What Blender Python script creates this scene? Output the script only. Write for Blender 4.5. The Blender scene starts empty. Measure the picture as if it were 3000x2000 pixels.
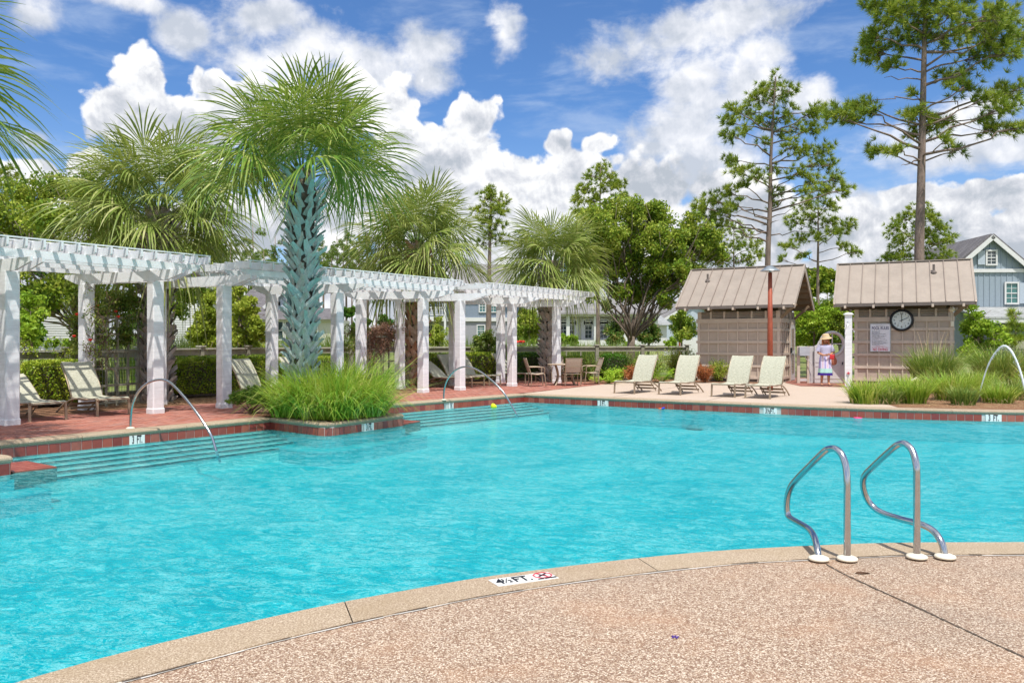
import bpy, bmesh, math, random
import numpy as np
from mathutils import Vector, Matrix, geometry

S = bpy.context.scene
COL = S.collection
F = 3000 * 28 / 36.0          # focal length in photo pixels
H = 1.5                       # eye height
# ---------------------------------------------------------------- camera
cam = bpy.data.cameras.new('camera'); camo = bpy.data.objects.new('camera', cam); COL.objects.link(camo)
camo.location = (0, 0, H); camo.rotation_euler = (math.radians(90), 0, 0)
cam.lens = 28; cam.sensor_width = 36; cam.clip_start = 0.05; cam.clip_end = 3000
S.camera = camo
S.view_settings.view_transform = 'Standard'; S.view_settings.look = 'None'
S.view_settings.gamma = 1; S.view_settings.use_curve_mapping = False
S.view_settings.exposure = 0.76
try:
    S.cycles.use_denoising = True; S.cycles.max_bounces = 7; S.cycles.transparent_max_bounces = 12
    S.cycles.diffuse_bounces = 4; S.cycles.glossy_bounces = 3; S.cycles.transmission_bounces = 4
    S.cycles.caustics_reflective = False; S.cycles.caustics_refractive = False
    S.cycles.sample_clamp_indirect = 6
except Exception: pass

def G(px, py, z=0.0):
    Y = (H - z) * F / (py - 1000.0)
    return Vector(((px - 1500.0) / F * Y, Y, z))
def D(px, py, Y):
    return Vector(((px - 1500.0) / F * Y, Y, H + (1000.0 - py) / F * Y))
def onplane(px, py, P0, P1):
    """the point seen at (px, py) on the vertical plane through P0 and P1"""
    dx, dy = P1[0] - P0[0], P1[1] - P0[1]; k = (px - 1500.0) / F
    t = (P0[0] - k * P0[1]) / (k * dy - dx)
    Y = P0[1] + t * dy
    return Vector((k * Y, Y, H + (1000.0 - py) / F * Y))

# ---------------------------------------------------------------- node helper
class NT:
    def __init__(s, tree): s.t = tree; s.t.nodes.clear()
    def n(s, kind, **kw):
        nd = s.t.nodes.new(kind)
        for k, v in kw.items():
            if k.startswith('_'): setattr(nd, k[1:], v)
        return nd
    def set(s, sock, v):
        if isinstance(v, bpy.types.NodeSocket): s.t.links.new(v, sock)
        elif isinstance(v, (tuple, list)) and hasattr(sock, 'default_value') and len(sock.default_value) == 4 and len(v) == 3:
            sock.default_value = (*v, 1)
        else: sock.default_value = v
    def math(s, op, a, b=0.0, c=0.0, clamp=False):
        nd = s.n('ShaderNodeMath', _operation=op, _use_clamp=clamp)
        s.set(nd.inputs[0], a); s.set(nd.inputs[1], b)
        if len(nd.inputs) > 2: s.set(nd.inputs[2], c)
        return nd.outputs[0]
    def vmath(s, op, a, b=(0, 0, 0), out=0):
        nd = s.n('ShaderNodeVectorMath', _operation=op); s.set(nd.inputs[0], a)
        if len(nd.inputs) > 1: s.set(nd.inputs[1], b)
        return nd.outputs['Value'] if op in ('LENGTH', 'DOT_PRODUCT', 'DISTANCE') else nd.outputs[0]
    dims = '3D'
    def noise(s, vec, scale, detail=4, rough=.55, dist=0.0, out='Fac'):
        nd = s.n('ShaderNodeTexNoise'); nd.noise_dimensions = s.dims
        if vec is not None: s.set(nd.inputs['Vector'], vec)
        nd.inputs['Scale'].default_value = scale; nd.inputs['Detail'].default_value = detail
        nd.inputs['Roughness'].default_value = rough; nd.inputs['Distortion'].default_value = dist
        return nd.outputs[out]
    def voro(s, vec, scale, feature='F1', out='Distance', rnd=1.0):
        nd = s.n('ShaderNodeTexVoronoi', _feature=feature)
        if vec is not None: s.set(nd.inputs['Vector'], vec)
        nd.inputs['Scale'].default_value = scale; nd.inputs['Randomness'].default_value = rnd
        return nd.outputs[out]
    def ramp(s, fac, stops, interp='LINEAR'):
        nd = s.n('ShaderNodeValToRGB'); cr = nd.color_ramp; cr.interpolation = interp
        while len(cr.elements) < len(stops): cr.elements.new(0.5)
        for e, (p, c) in zip(cr.elements, stops):
            e.position = p; e.color = (*c, 1) if len(c) == 3 else c
        s.set(nd.inputs[0], fac); return nd.outputs[0]
    def mix(s, fac, a, b, blend='MIX'):
        nd = s.n('ShaderNodeMix', _data_type='RGBA', _blend_type=blend)
        s.set(nd.inputs[0], fac); s.set(nd.inputs[6], a); s.set(nd.inputs[7], b); return nd.outputs[2]
    def maprange(s, v, a, b, c=0.0, d=1.0, smooth=True):
        nd = s.n('ShaderNodeMapRange', _interpolation_type='SMOOTHSTEP' if smooth else 'LINEAR')
        s.set(nd.inputs[0], v); nd.inputs[1].default_value = a; nd.inputs[2].default_value = b
        nd.inputs[3].default_value = c; nd.inputs[4].default_value = d
        return nd.outputs[0]

# ---------------------------------------------------------------- sky and sun
SUN_EL, SUN_AZ = math.radians(66), math.radians(166)      # azimuth clockwise from +Y (seen from above)
sd = Vector((math.sin(SUN_AZ) * math.cos(SUN_EL), math.cos(SUN_AZ) * math.cos(SUN_EL), math.sin(SUN_EL)))
W = bpy.data.worlds.new('World'); S.world = W; W.use_nodes = True
w = NT(W.node_tree); w.dims = '2D'
skyn = w.n('ShaderNodeTexSky'); skyn.sky_type = 'NISHITA'; skyn.sun_disc = False
skyn.sun_elevation = SUN_EL; skyn.sun_rotation = SUN_AZ; skyn.air_density = 1.0; skyn.dust_density = 0.4; skyn.ozone_density = 2.0
dirv = w.n('ShaderNodeTexCoord').outputs['Generated']
sep = w.n('ShaderNodeSeparateXYZ'); w.set(sep.inputs[0], dirv)
az = w.math('ARCTAN2', sep.outputs[0], sep.outputs[1]); el = w.math('ARCSINE', sep.outputs[2])
cmb = w.n('ShaderNodeCombineXYZ'); w.set(cmb.inputs[0], az); w.set(cmb.inputs[1], el); P = cmb.outputs[0]
def azel(px, py):
    v = Vector(((px - 1500) / F, 1, (1000 - py) / F)); v.normalize()
    return math.atan2(v.x, v.y), math.asin(v.z)
CW, CHh, A0_, A1_, E0_, E1_ = 640, 320, -1.0, 1.0, -.06, .94       # coverage map over azimuth and elevation
_ag, _eg = np.meshgrid(A0_ + (A1_ - A0_) * (np.arange(CW) + .5) / CW, E0_ + (E1_ - E0_) * (np.arange(CHh) + .5) / CHh)
def blobs(lst):
    f = None
    for (px, py, rx, ry) in lst:
        a, e = azel(px, py); q = 1 + ((px - 1500) / F) ** 2
        v = 1 - np.hypot((_ag - a) * F / rx * q, (_eg - e) * F / ry * math.sqrt(q)); v = np.maximum(v, -1.2)
        if f is None: f = v
        else: h_ = np.maximum(.25 - np.abs(f - v), 0) / .25; f = np.maximum(f, v) + h_ ** 3 * .25 / 6
    return f
# crisp, sunlit cumulus heads
cum = blobs([(425,225,95,95),(420,310,120,90),(540,340,110,90),(840,330,220,110),(1010,300,140,120),(330,330,90,95),(440,350,190,120),(620,270,80,70),(600,400,190,120),(480,480,150,60),
 (1378,350,85,75),(1330,450,150,110),(1190,400,110,70),(1230,520,190,110),(1500,520,160,80),(1640,420,55,48),(1626,555,110,70),(1745,418,62,46),(1700,500,150,75),
 (110,510,150,55),(250,490,90,50),(1900,560,230,110),(1150,330,90,110),(1130,620,420,120),(1600,680,600,170),(600,700,420,130),
 (2660,570,120,35),(2880,580,170,60),(2960,560,120,45),(2600,680,560,120),(2800,760,500,160),(120,700,300,110),(2130,640,320,140),(300,860,700,170),(1200,850,700,190),(2200,840,800,170),(2900,860,500,170)])
# softer, ragged masses higher up
soft = blobs([(540,80,110,70),(760,60,190,110),(900,150,260,110),(1090,210,210,120),(1230,130,130,80),(1255,230,90,60),(760,190,160,70),
 (1480,100,60,90),(1870,140,190,130),(1790,170,120,80),(2010,90,170,100),(2160,50,220,80),(2040,260,190,150),(2180,240,150,120),(1990,390,200,130),
 (1890,440,160,90),(2100,460,260,120),(2380,300,100,70),(2780,430,360,90),(2960,420,160,90),(100,410,70,35),(90,40,110,60),(390,5,170,34),(2230,160,110,60),(2850,340,160,60),(2500,640,160,120)])
img = bpy.data.images.new('cloud_cover', CW, CHh, alpha=False, float_buffer=True); img.colorspace_settings.name = 'Non-Color'
_px = np.ones((CHh, CW, 4), np.float32); _px[..., 0] = (cum + 1.2) / 2.4; _px[..., 1] = (soft + 1.2) / 2.4; img.pixels.foreach_set(_px.ravel()); img.update(); img.pack()
it = w.n('ShaderNodeTexImage'); it.image = img; it.extension = 'EXTEND'; it.interpolation = 'Cubic'
w.set(it.inputs[0], w.vmath('MULTIPLY', w.vmath('SUBTRACT', P, (A0_, E0_, 0)), (1 / (A1_ - A0_), 1 / (E1_ - E0_), 0)))
si = w.n('ShaderNodeSeparateColor'); w.set(si.inputs[0], it.outputs[0])
cum = w.math('MULTIPLY_ADD', si.outputs[0], 2.4, -1.2); soft = w.math('MULTIPLY_ADD', si.outputs[1], 2.4, -1.2)
n1 = w.noise(P, 15, 9, .60, .15); n2 = w.noise(P, 5, 5, .55, .3)
vo = w.n('ShaderNodeTexVoronoi', _feature='SMOOTH_F1'); vo.voronoi_dimensions = '2D'; w.set(vo.inputs['Vector'], w.vmath('ADD', P, w.vmath('MULTIPLY', w.noise(P, 12, 4, .6, 0, 'Color'), (.035, .035, 0))))
vo.inputs['Scale'].default_value = 26; vo.inputs['Smoothness'].default_value = .35; vo.inputs['Detail'].default_value = 1.0; vo.inputs['Roughness'].default_value = .6
bil = vo.outputs['Distance']
dens_c = w.math('ADD', cum, w.math('MULTIPLY', w.math('SUBTRACT', n1, .5), 1.1)); dens_c = w.math('SUBTRACT', dens_c, w.math('MULTIPLY', bil, .55)); dens_c = w.math('ADD', dens_c, .34)
mc = w.maprange(dens_c, -.02, 0.19)
nst = w.noise(w.vmath('MULTIPLY', P, (1.0, 1.5, 1)), 11, 10, .62, .15)
dens_s = w.math('ADD', soft, w.math('MULTIPLY', w.math('SUBTRACT', nst, .5), 2.1)); dens_s = w.math('ADD', dens_s, w.math('MULTIPLY', w.math('SUBTRACT', n2, .5), .9))
ms = w.maprange(dens_s, -0.05, 0.75, 0.0, .95)
# high thin streaks everywhere
nth = w.noise(w.vmath('MULTIPLY', P, (1.0, 4.0, 1)), 5.5, 8, .6, .25)
mt = w.maprange(nth, .48, .85, 0.0, .5)
# unseen cloud elsewhere in the sky, cover thickened to add fill light
far = w.maprange(w.math('ABSOLUTE', az), .62, .95)
w.dims = '3D'; nf = w.noise(dirv, 3.2, 5, .55, .3); w.dims = '2D'; mf = w.math('MULTIPLY', w.maprange(nf, .42, .55), w.math('MAXIMUM', far, w.maprange(el, .75, .95)))
# cloud light: lobes bright where they face up and towards the sun, grey below and inside
def relief(off, sc, det): return w.math('SUBTRACT', w.noise(P, sc, det, .6, .15), w.noise(w.vmath('ADD', P, off), sc, det, .6, .15))
lit = w.math('ADD', w.math('MULTIPLY', relief((.008, .026, 0), 7, 3), 1.5), w.math('MULTIPLY', relief((.002, .007, 0), 24, 7), 1.0))
lit = w.math('ADD', lit, w.math('MULTIPLY', w.math('SUBTRACT', .30, bil), .30))
body = w.maprange(dens_c, 0.15, 1.15, .13, -.16, False)
low = w.maprange(el, .04, .26, -.10, .05, False)
cv = w.math('ADD', .80, w.math('ADD', lit, w.math('ADD', body, low)))
ccol = w.ramp(cv, [(0.40, (4.2, 4.6, 5.2)), (0.62, (6.0, 6.2, 6.7)), (0.80, (7.9, 8.0, 8.2)), (0.98, (9.4, 9.4, 9.4))])
sv = w.math('ADD', w.math('MULTIPLY', lit, .9), w.math('ADD', w.math('MULTIPLY', n2, .7), .44)); scol = w.ramp(sv, [(0.45, (5.0, 5.4, 6.1)), (0.75, (7.0, 7.2, 7.7)), (1.0, (8.8, 8.8, 8.9))])
tint = w.mix(1.0, skyn.outputs[0], (.62, .90, 1.24), 'MULTIPLY')
hz = w.maprange(el, .0, .30, 1.0, 0.0)
skyc = w.mix(w.math('MAXIMUM', w.math('MULTIPLY', hz, .35), w.maprange(el, .02, .07, .9, 0)), tint, (6.0, 6.8, 7.8))
c = w.mix(mt, skyc, (5.0, 6.0, 7.6)); c = w.mix(ms, c, scol); c = w.mix(mc, c, ccol); c = w.mix(mf, c, (8.4, 8.5, 8.8))
up = w.maprange(sep.outputs[2], -.02, .0, 0, 1)
c = w.mix(up, (1.2, 1.3, 1.0), c)
bg = w.n('ShaderNodeBackground'); w.set(bg.inputs[0], c); bg.inputs[1].default_value = 0.073
wo = w.n('ShaderNodeOutputWorld'); w.t.links.new(bg.outputs[0], wo.inputs[0])
W.cycles.sampling_method = 'MANUAL'; W.cycles.sample_map_resolution = 512

sun = bpy.data.lights.new('sun', 'SUN'); suno = bpy.data.objects.new('sun', sun); COL.objects.link(suno)
sun.energy = 3.0; sun.angle = math.radians(0.53); sun.color = (1.0, .955, .88)
suno.rotation_euler = (-sd).to_track_quat('-Z', 'Y').to_euler(); suno.location = (0, 0, 30)

# ---------------------------------------------------------------- materials
def newmat(name):
    m = bpy.data.materials.new(name); m.use_nodes = True; return m, NT(m.node_tree)
def finish(nt, shader):
    o = nt.n('ShaderNodeOutputMaterial'); nt.t.links.new(shader, o.inputs[0])
def bsdf(nt, col, rough=.6, metal=0.0, spec=.4, normal=None, **kw):
    b = nt.n('ShaderNodeBsdfPrincipled'); nt.set(b.inputs['Base Color'], col); nt.set(b.inputs['Roughness'], rough)
    nt.set(b.inputs['Metallic'], metal); nt.set(b.inputs['Specular IOR Level'], spec)
    if normal is not None: nt.set(b.inputs['Normal'], normal)
    return b.outputs[0]
def bump(nt, h, strength=.3, dist=.01):
    b = nt.n('ShaderNodeBump'); b.inputs['Strength'].default_value = strength; b.inputs['Distance'].default_value = dist
    nt.set(b.inputs['Height'], h); return b.outputs[0]
def objv(nt): return nt.n('ShaderNodeTexCoord').outputs['Object']
def posv(nt): return nt.n('ShaderNodeNewGeometry').outputs['Position']
def plain(name, col, rough=.6, metal=0.0, var=.12, scale=6, bmp=.15, bscale=60, spec=.35, stretch=None):
    m, n = newmat(name); v = objv(n)
    if stretch: v = n.vmath('MULTIPLY', v, stretch)
    f = n.noise(v, scale, 5, .6); f2 = n.noise(v, bscale, 3, .6)
    a = tuple(max(0, x * (1 - var * 1.6)) for x in col); b = tuple(min(1, x * (1 + var)) for x in col)
    cc = n.ramp(n.math('ADD', n.math('MULTIPLY', f, .7), n.math('MULTIPLY', f2, .3)), [(.3, a), (.7, b)])
    finish(n, bsdf(n, cc, rough, metal, spec, bump(n, f2, bmp, .01))); return m
def perobj(name, cols, rough=.7, var=.15, scale=20, bmp=.3, spec=.3, island=False, dist=.01):
    m, n = newmat(name)
    r = n.n('ShaderNodeNewGeometry').outputs['Random Per Island'] if island else n.n('ShaderNodeObjectInfo').outputs['Random']
    k = len(cols) - 1
    base = n.ramp(r, [(i / k, c_) for i, c_ in enumerate(cols)])
    f = n.noise(objv(n), scale, 5, .65)
    base = n.mix(n.maprange(f, .35, .75, 0, var * 2), base, (0.03, .025, .02))
    finish(n, bsdf(n, base, rough, 0, spec, bump(n, n.noise(objv(n), scale * 3, 4, .6), bmp, dist))); return m
def leafmat(name, cols, trans=.35, rough=.5, patch=None, spec=.25):
    """many separate leaves: each island its own shade, larger patches drift in colour"""
    m, n = newmat(name); g = n.n('ShaderNodeNewGeometry')
    k = len(cols) - 1
    f = n.math('ADD', n.math('MULTIPLY', g.outputs['Random Per Island'], .6), n.math('MULTIPLY', n.maprange(n.noise(g.outputs['Position'], patch or 1.3, 3, .6), .35, .65), .4))
    base = n.ramp(f, [(i / k, c_) for i, c_ in enumerate(cols)])
    b = bsdf(n, base, rough, 0, spec)
    t = n.n('ShaderNodeBsdfTranslucent'); n.set(t.inputs[0], n.mix(.5, base, (.42, .44, .07)))
    mx = n.n('ShaderNodeMixShader'); mx.inputs[0].default_value = trans
    n.t.links.new(b, mx.inputs[1]); n.t.links.new(t.outputs[0], mx.inputs[2]); finish(n, mx.outputs[0]); return m

M = {}
M['white'] = plain('white_painted_timber', (.83, .83, .85), .5, var=.11, scale=4, bmp=.35, bscale=45, stretch=(1, 1, 6))
M['whitebeam'] = plain('white_painted_beam', (.82, .83, .85), .5, var=.08, scale=5, bmp=.3, bscale=40)
M['trim'] = plain('white_trim', (.68, .68, .68), .5, var=.05, bmp=.05)
M['steel'] = plain('brushed_stainless_steel', (.52, .53, .55), .17, 1.0, var=.08, scale=8, bmp=.03, bscale=200)
M['cream'] = plain('cream_plastic', (.78, .72, .58), .4, var=.05, bmp=.03)
M['fence'] = plain('weathered_fence_timber', (.31, .30, .23), .75, var=.25, scale=3, bmp=.3)
M['fencetop'] = plain('weathered_rail_cap', (.50, .47, .40), .75, var=.2, scale=3, bmp=.3)
M['mesh'] = plain('galvanised_wire', (.30, .32, .30), .5, .5)
M['darkwire'] = plain('dark_wire', (.03, .035, .03), .5, .3)
M['frame'] = plain('bronze_champagne_aluminium', (.36, .28, .20), .38, .35, var=.1, bmp=.05)
M['tabletop'] = plain('tan_table_top', (.46, .36, .26), .5, var=.08)
M['shed'] = plain('taupe_painted_board', (.50, .41, .335), .7, var=.10, scale=2.5, bmp=.2, bscale=30)  # panel colour kept darker than the battens, standing in for their edge shadows
M['shedtrim'] = plain('taupe_painted_batten', (.59, .49, .405), .65, var=.10, scale=3, bmp=.2)
M['sheddark'] = plain('dark_slats', (.14, .12, .10), .7)
M['soffit'] = plain('timber_soffit', (.30, .21, .13), .7, var=.15)
M['roofmetal'] = plain('taupe_standing_seam_metal', (.335, .28, .235), .5, .1, var=.10, scale=2.0, bmp=.05, bscale=12, spec=.4)
M['seam'] = plain('roof_seam_metal', (.26, .21, .18), .5, .1, var=.08)
M['fascia'] = plain('dark_fascia_metal', (.17, .14, .125), .5, .1)
M['rust'] = plain('rust_red_pole', (.36, .085, .045), .55, .1, var=.25, scale=3, bmp=.15)
M['lampmetal'] = plain('grey_lamp_hood', (.36, .40, .42), .35, .6, var=.2)
M['black'] = plain('black_plastic', (.018, .019, .025), .35, var=.1)
M['clockface'] = plain('pale_clock_face', (.74, .80, .80), .4, var=.03)
M['ink'] = plain('black_ink', (.015, .015, .02), .5, var=0)
M['navy'] = plain('navy_ink', (.03, .03, .12), .5, var=0)
M['red'] = plain('red_ink', (.62, .02, .06), .5, var=0)
M['signwhite'] = plain('white_enamel_sign', (.80, .80, .86), .35, var=.03)
M['markwhite'] = plain('white_marker_tile', (.80, .80, .77), .3, var=.06)
M['greybox'] = plain('grey_box_paint', (.42, .43, .47), .5)
M['gatepaint'] = plain('pale_gate_paint', (.58, .55, .55), .55, var=.08)
M['yellow'] = plain('yellow_rubber', (.75, .78, .02), .5)
M['blue'] = plain('blue_plastic', (.02, .06, .65), .35)
M['orange'] = plain('orange_plastic', (.85, .16, .03), .4)
M['pink'] = plain('pink_plastic', (.8, .08, .25), .4)
M['purple'] = plain('purple_petal', (.08, .03, .26), .6)
M['redflower'] = plain('red_petals', (.85, .05, .03), .6)
M['brownleaf'] = plain('dry_brown_leaf', (.10, .05, .025), .8)
M['grout'] = plain('pale_grout', (.60, .57, .53), .8, var=.15)
M['darkdirt'] = plain('dark_joint_dirt', (.10, .075, .055), .95, var=.3, scale=30)
# house finishes
M['bluesiding'] = plain('blue_grey_siding', (.29, .35, .41), .65, var=.05)
M['bluedark'] = plain('slate_blue_siding', (.24, .29, .37), .65, var=.06)
M['greysiding'] = plain('grey_siding', (.34, .34, .38), .65, var=.06)
M['whitesiding'] = plain('white_siding', (.66, .66, .66), .6, var=.05)
M['palesiding'] = plain('pale_blue_siding', (.44, .50, .58), .6, var=.05)
M['creamsiding'] = plain('cream_siding', (.55, .54, .47), .6, var=.05)
m, n = newmat('house_glass'); finish(n, bsdf(n, (.03, .05, .06), .08, 0, .9)); M['glass'] = m
m, n = newmat('teal_house_glass'); finish(n, bsdf(n, (.05, .17, .16), .12, 0, .8)); M['tealglass'] = m
def shingle(name, col):
    m, n = newmat(name); v = objv(n)
    b = n.n('ShaderNodeTexBrick'); n.set(b.inputs['Vector'], v); b.inputs['Scale'].default_value = 1.0
    b.inputs['Brick Width'].default_value = .45; b.inputs['Row Height'].default_value = .22; b.inputs['Mortar Size'].default_value = .015
    b.inputs['Color1'].default_value = (*[x * .75 for x in col], 1); b.inputs['Color2'].default_value = (*[x * 1.25 for x in col], 1); b.inputs['Mortar'].default_value = (*[x * .45 for x in col], 1)
    finish(n, bsdf(n, n.mix(n.math('MULTIPLY', n.noise(v, 1.2, 4), .5), b.outputs[0], tuple(x * .8 for x in col)), .85, 0, .2)); return m
M['shinglegrey'] = shingle('grey_shingles', (.25, .24, .235)); M['shingledark'] = shingle('dark_purple_grey_shingles', (.16, .15, .155)); M['shinglepale'] = shingle('pale_grey_shingles', (.36, .37, .37))
# sling fabric
m, n = newmat('woven_sling_fabric'); v = objv(n)
nz = n.noise(n.vmath('MULTIPLY', v, (14, 2.2, 14)), 9, 4, .7); nz2 = n.noise(n.vmath('MULTIPLY', v, (2.2, 14, 2.2)), 9, 4, .7)
wv = n.math('ADD', n.math('MULTIPLY', nz, .5), n.math('MULTIPLY', nz2, .5))
finish(n, bsdf(n, n.ramp(wv, [(.36, (.24, .235, .17)), (.50, (.46, .455, .36)), (.62, (.62, .61, .50))]), .85, 0, .15, bump(n, wv, .25, .004))); M['sling'] = m
m, n = newmat('tan_sling_fabric'); v = objv(n); nz = n.noise(n.vmath('MULTIPLY', v, (14, 2.2, 14)), 9, 4, .7)
finish(n, bsdf(n, n.ramp(nz, [(.36, (.33, .26, .20)), (.62, (.56, .47, .38))]), .85, 0, .15)); M['tansling'] = m
# pool and paving
m, n = newmat('exposed_aggregate_deck'); v = posv(n)
vc = n.voro(v, 120, 'F1', 'Color'); vd = n.voro(v, 120); vc2 = n.voro(v, 190, 'F1', 'Color'); vd2 = n.voro(v, 190)
sp = n.n('ShaderNodeSeparateColor'); n.set(sp.inputs[0], vc); sp2 = n.n('ShaderNodeSeparateColor'); n.set(sp2.inputs[0], vc2)
big = n.noise(v, 1.3, 5, .6); big2 = n.noise(v, .55, 3, .6)
f = n.math('ADD', n.math('MULTIPLY', sp.outputs[0], .55), n.math('MULTIPLY', sp2.outputs[0], .45))
cA = n.ramp(f, [(.18, (.14, .085, .05)), (.38, (.33, .22, .145)), (.55, (.51, .39, .28)), (.78, (.76, .66, .53))])
cA = n.mix(n.maprange(vd, .35, .75, 0, .75), cA, (.22, .13, .09))
cA = n.mix(n.maprange(big, .46, .70, 0, .32), cA, (.46, .26, .15))
cA = n.mix(n.maprange(big2, .50, .68, 0, .34), cA, (.25, .21, .17)); cA = n.mix(n.maprange(n.noise(v, 4.5, 5, .7), .60, .75, 0, .25), cA, (.20, .14, .10))
hh = n.math('ADD', n.math('MULTIPLY', vd, -1.0), n.math('MULTIPLY', vd2, -.6))
finish(n, bsdf(n, cA, .8, 0, .25, bump(n, hh, .55, .006))); M['aggregate'] = m
m, n = newmat('sand_cast_coping_stone'); v = posv(n)
a1 = n.noise(v, 95, 3, .7); a2 = n.noise(v, 2.2, 5, .6); a3 = n.noise(v, 220, 2, .6)
rnd = n.n('ShaderNodeObjectInfo').outputs['Random']
cC = n.ramp(n.math('ADD', n.math('MULTIPLY', a1, .6), n.math('MULTIPLY', a3, .4)), [(.36, (.15, .10, .065)), (.50, (.35, .26, .175)), (.62, (.62, .52, .40))])
cC = n.mix(n.maprange(a2, .45, .75, 0, .5), cC, (.30, .22, .13)); cC = n.mix(n.math('MULTIPLY', rnd, .12), cC, (.60, .52, .38))
finish(n, bsdf(n, cC, .8, 0, .2, bump(n, a1, .4, .004))); M['coping'] = m
m, n = newmat('pale_broom_concrete'); v = posv(n)
a1 = n.noise(v, 60, 4, .7); a2 = n.noise(v, 1.1, 5, .6)
cC = n.ramp(a1, [(.3, (.34, .26, .20)), (.5, (.50, .40, .32)), (.7, (.62, .52, .43))]); cC = n.mix(n.maprange(a2, .45, .7, 0, .4), cC, (.46, .36, .28))
finish(n, bsdf(n, cC, .85, 0, .2, bump(n, a1, .4, .004))); M['concrete'] = m
M['paver'] = perobj('clay_paver', [(.34, .105, .070), (.42, .15, .10), (.50, .22, .16), (.30, .12, .09), (.46, .19, .15), (.38, .20, .16)], .8, .1, 25, .4)
M['paverstuff'] = perobj('clay_paver_field', [(.34, .105, .070), (.42, .15, .10), (.50, .22, .16), (.30, .12, .09), (.46, .19, .15), (.38, .20, .16)], .8, .1, 25, .4, island=True)
M['paverbed'] = plain('paver_sand_joint', (.20, .13, .10), .9, var=.2)
M['tile'] = perobj('red_glazed_pool_tile', [(.24, .035, .025), (.33, .06, .04), (.40, .085, .05), (.27, .045, .04), (.36, .10, .07), (.46, .13, .085)], .28, .12, 14, .15, .6)
M['tileledge'] = perobj('red_ledge_tile', [(.30, .06, .045), (.40, .11, .08)], .4, .1, 20, .15, .5)
m, n = newmat('pool_plaster'); v = posv(n); a2 = n.noise(v, .8, 4, .6)
finish(n, bsdf(n, n.ramp(a2, [(.3, (.03, .58, .64)), (.7, (.07, .68, .72))]), .6, 0, .2)); M['plaster'] = m
M['stepplaster'] = plain('pale_step_plaster', (.84, .95, .90), .6, var=.05, scale=3)
M['stepedge'] = plain('dark_step_edge_tile', (.0, .02, .025), .5, var=.1)
m, n = newmat('pool_water'); v = posv(n)
# relief and painted light streaks from several scales of ripples, stretched across the breeze
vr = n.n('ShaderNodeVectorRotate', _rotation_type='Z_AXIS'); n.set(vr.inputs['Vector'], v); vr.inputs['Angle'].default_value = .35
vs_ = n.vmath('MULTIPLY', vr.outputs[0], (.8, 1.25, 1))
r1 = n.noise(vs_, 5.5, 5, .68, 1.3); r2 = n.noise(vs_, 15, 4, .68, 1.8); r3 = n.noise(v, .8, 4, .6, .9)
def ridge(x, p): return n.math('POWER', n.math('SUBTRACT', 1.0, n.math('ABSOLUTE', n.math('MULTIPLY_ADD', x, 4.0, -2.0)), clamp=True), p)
ripple_light = n.math('ADD', n.math('MULTIPLY', ridge(r2, 2.4), .75), n.math('ADD', n.math('MULTIPLY', n.maprange(r1, .36, .68), .42), n.math('MULTIPLY', n.maprange(r3, .36, .66), .22)))
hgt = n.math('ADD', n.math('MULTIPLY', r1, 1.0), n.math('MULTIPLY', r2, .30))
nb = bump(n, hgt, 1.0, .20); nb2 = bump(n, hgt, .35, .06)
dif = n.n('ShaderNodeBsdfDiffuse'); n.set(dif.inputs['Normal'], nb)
n.set(dif.inputs[0], n.ramp(ripple_light, [(.32, (.0, .27, .38)), (.52, (.0, .48, .56)), (.72, (.02, .65, .71)), (.92, (.42, .90, .92))]))  # caustic-like light and dark streaks put into the body colour
tr = n.n('ShaderNodeBsdfTransparent'); n.set(tr.inputs[0], n.ramp(ripple_light, [(.35, (.20, .87, .94)), (.9, (.66, 1.0, 1.0))]))
mx = n.n('ShaderNodeMixShader'); mx.inputs[0].default_value = .60
n.t.links.new(dif.outputs[0], mx.inputs[1]); n.t.links.new(tr.outputs[0], mx.inputs[2])
gl = n.n('ShaderNodeBsdfGlossy'); gl.inputs['Roughness'].default_value = .04; n.set(gl.inputs['Normal'], nb2)
fr = n.n('ShaderNodeFresnel'); fr.inputs[0].default_value = 1.2; n.set(fr.inputs['Normal'], nb2)
mx2 = n.n('ShaderNodeMixShader'); n.set(mx2.inputs[0], n.math('MULTIPLY', fr.outputs[0], .38))
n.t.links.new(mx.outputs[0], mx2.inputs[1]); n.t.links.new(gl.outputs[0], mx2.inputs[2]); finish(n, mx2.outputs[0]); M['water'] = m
m, n = newmat('water_spray'); b = n.n('ShaderNodeBsdfPrincipled'); b.inputs['Base Color'].default_value = (.9, .95, 1, 1); b.inputs['Roughness'].default_value = .15
b.inputs['Alpha'].default_value = .8; finish(n, b.outputs[0]); M['spray'] = m
m, n = newmat('pine_straw_mulch'); v = posv(n); a1 = n.noise(v, 35, 6, .7, 2.0); a2 = n.noise(v, 2, 3, .6)
finish(n, bsdf(n, n.ramp(a1, [(.32, (.06, .03, .018)), (.48, (.24, .125, .07)), (.62, (.44, .25, .15)), (.8, (.55, .36, .24))]), .95, 0, .1, bump(n, a1, .9, .03))); M['mulch'] = m
m, n = newmat('lawn_grass_ground'); v = posv(n); a1 = n.noise(v, 14, 6, .7); a2 = n.noise(v, .22, 4, .6)
finish(n, bsdf(n, n.mix(n.maprange(a2, .4, .65, 0, .6), n.ramp(a1, [(.35, (.09, .14, .03)), (.7, (.26, .31, .09))]), (.32, .32, .14)), .95, 0, .1, bump(n, a1, .8, .04))); M['lawn'] = m
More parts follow.
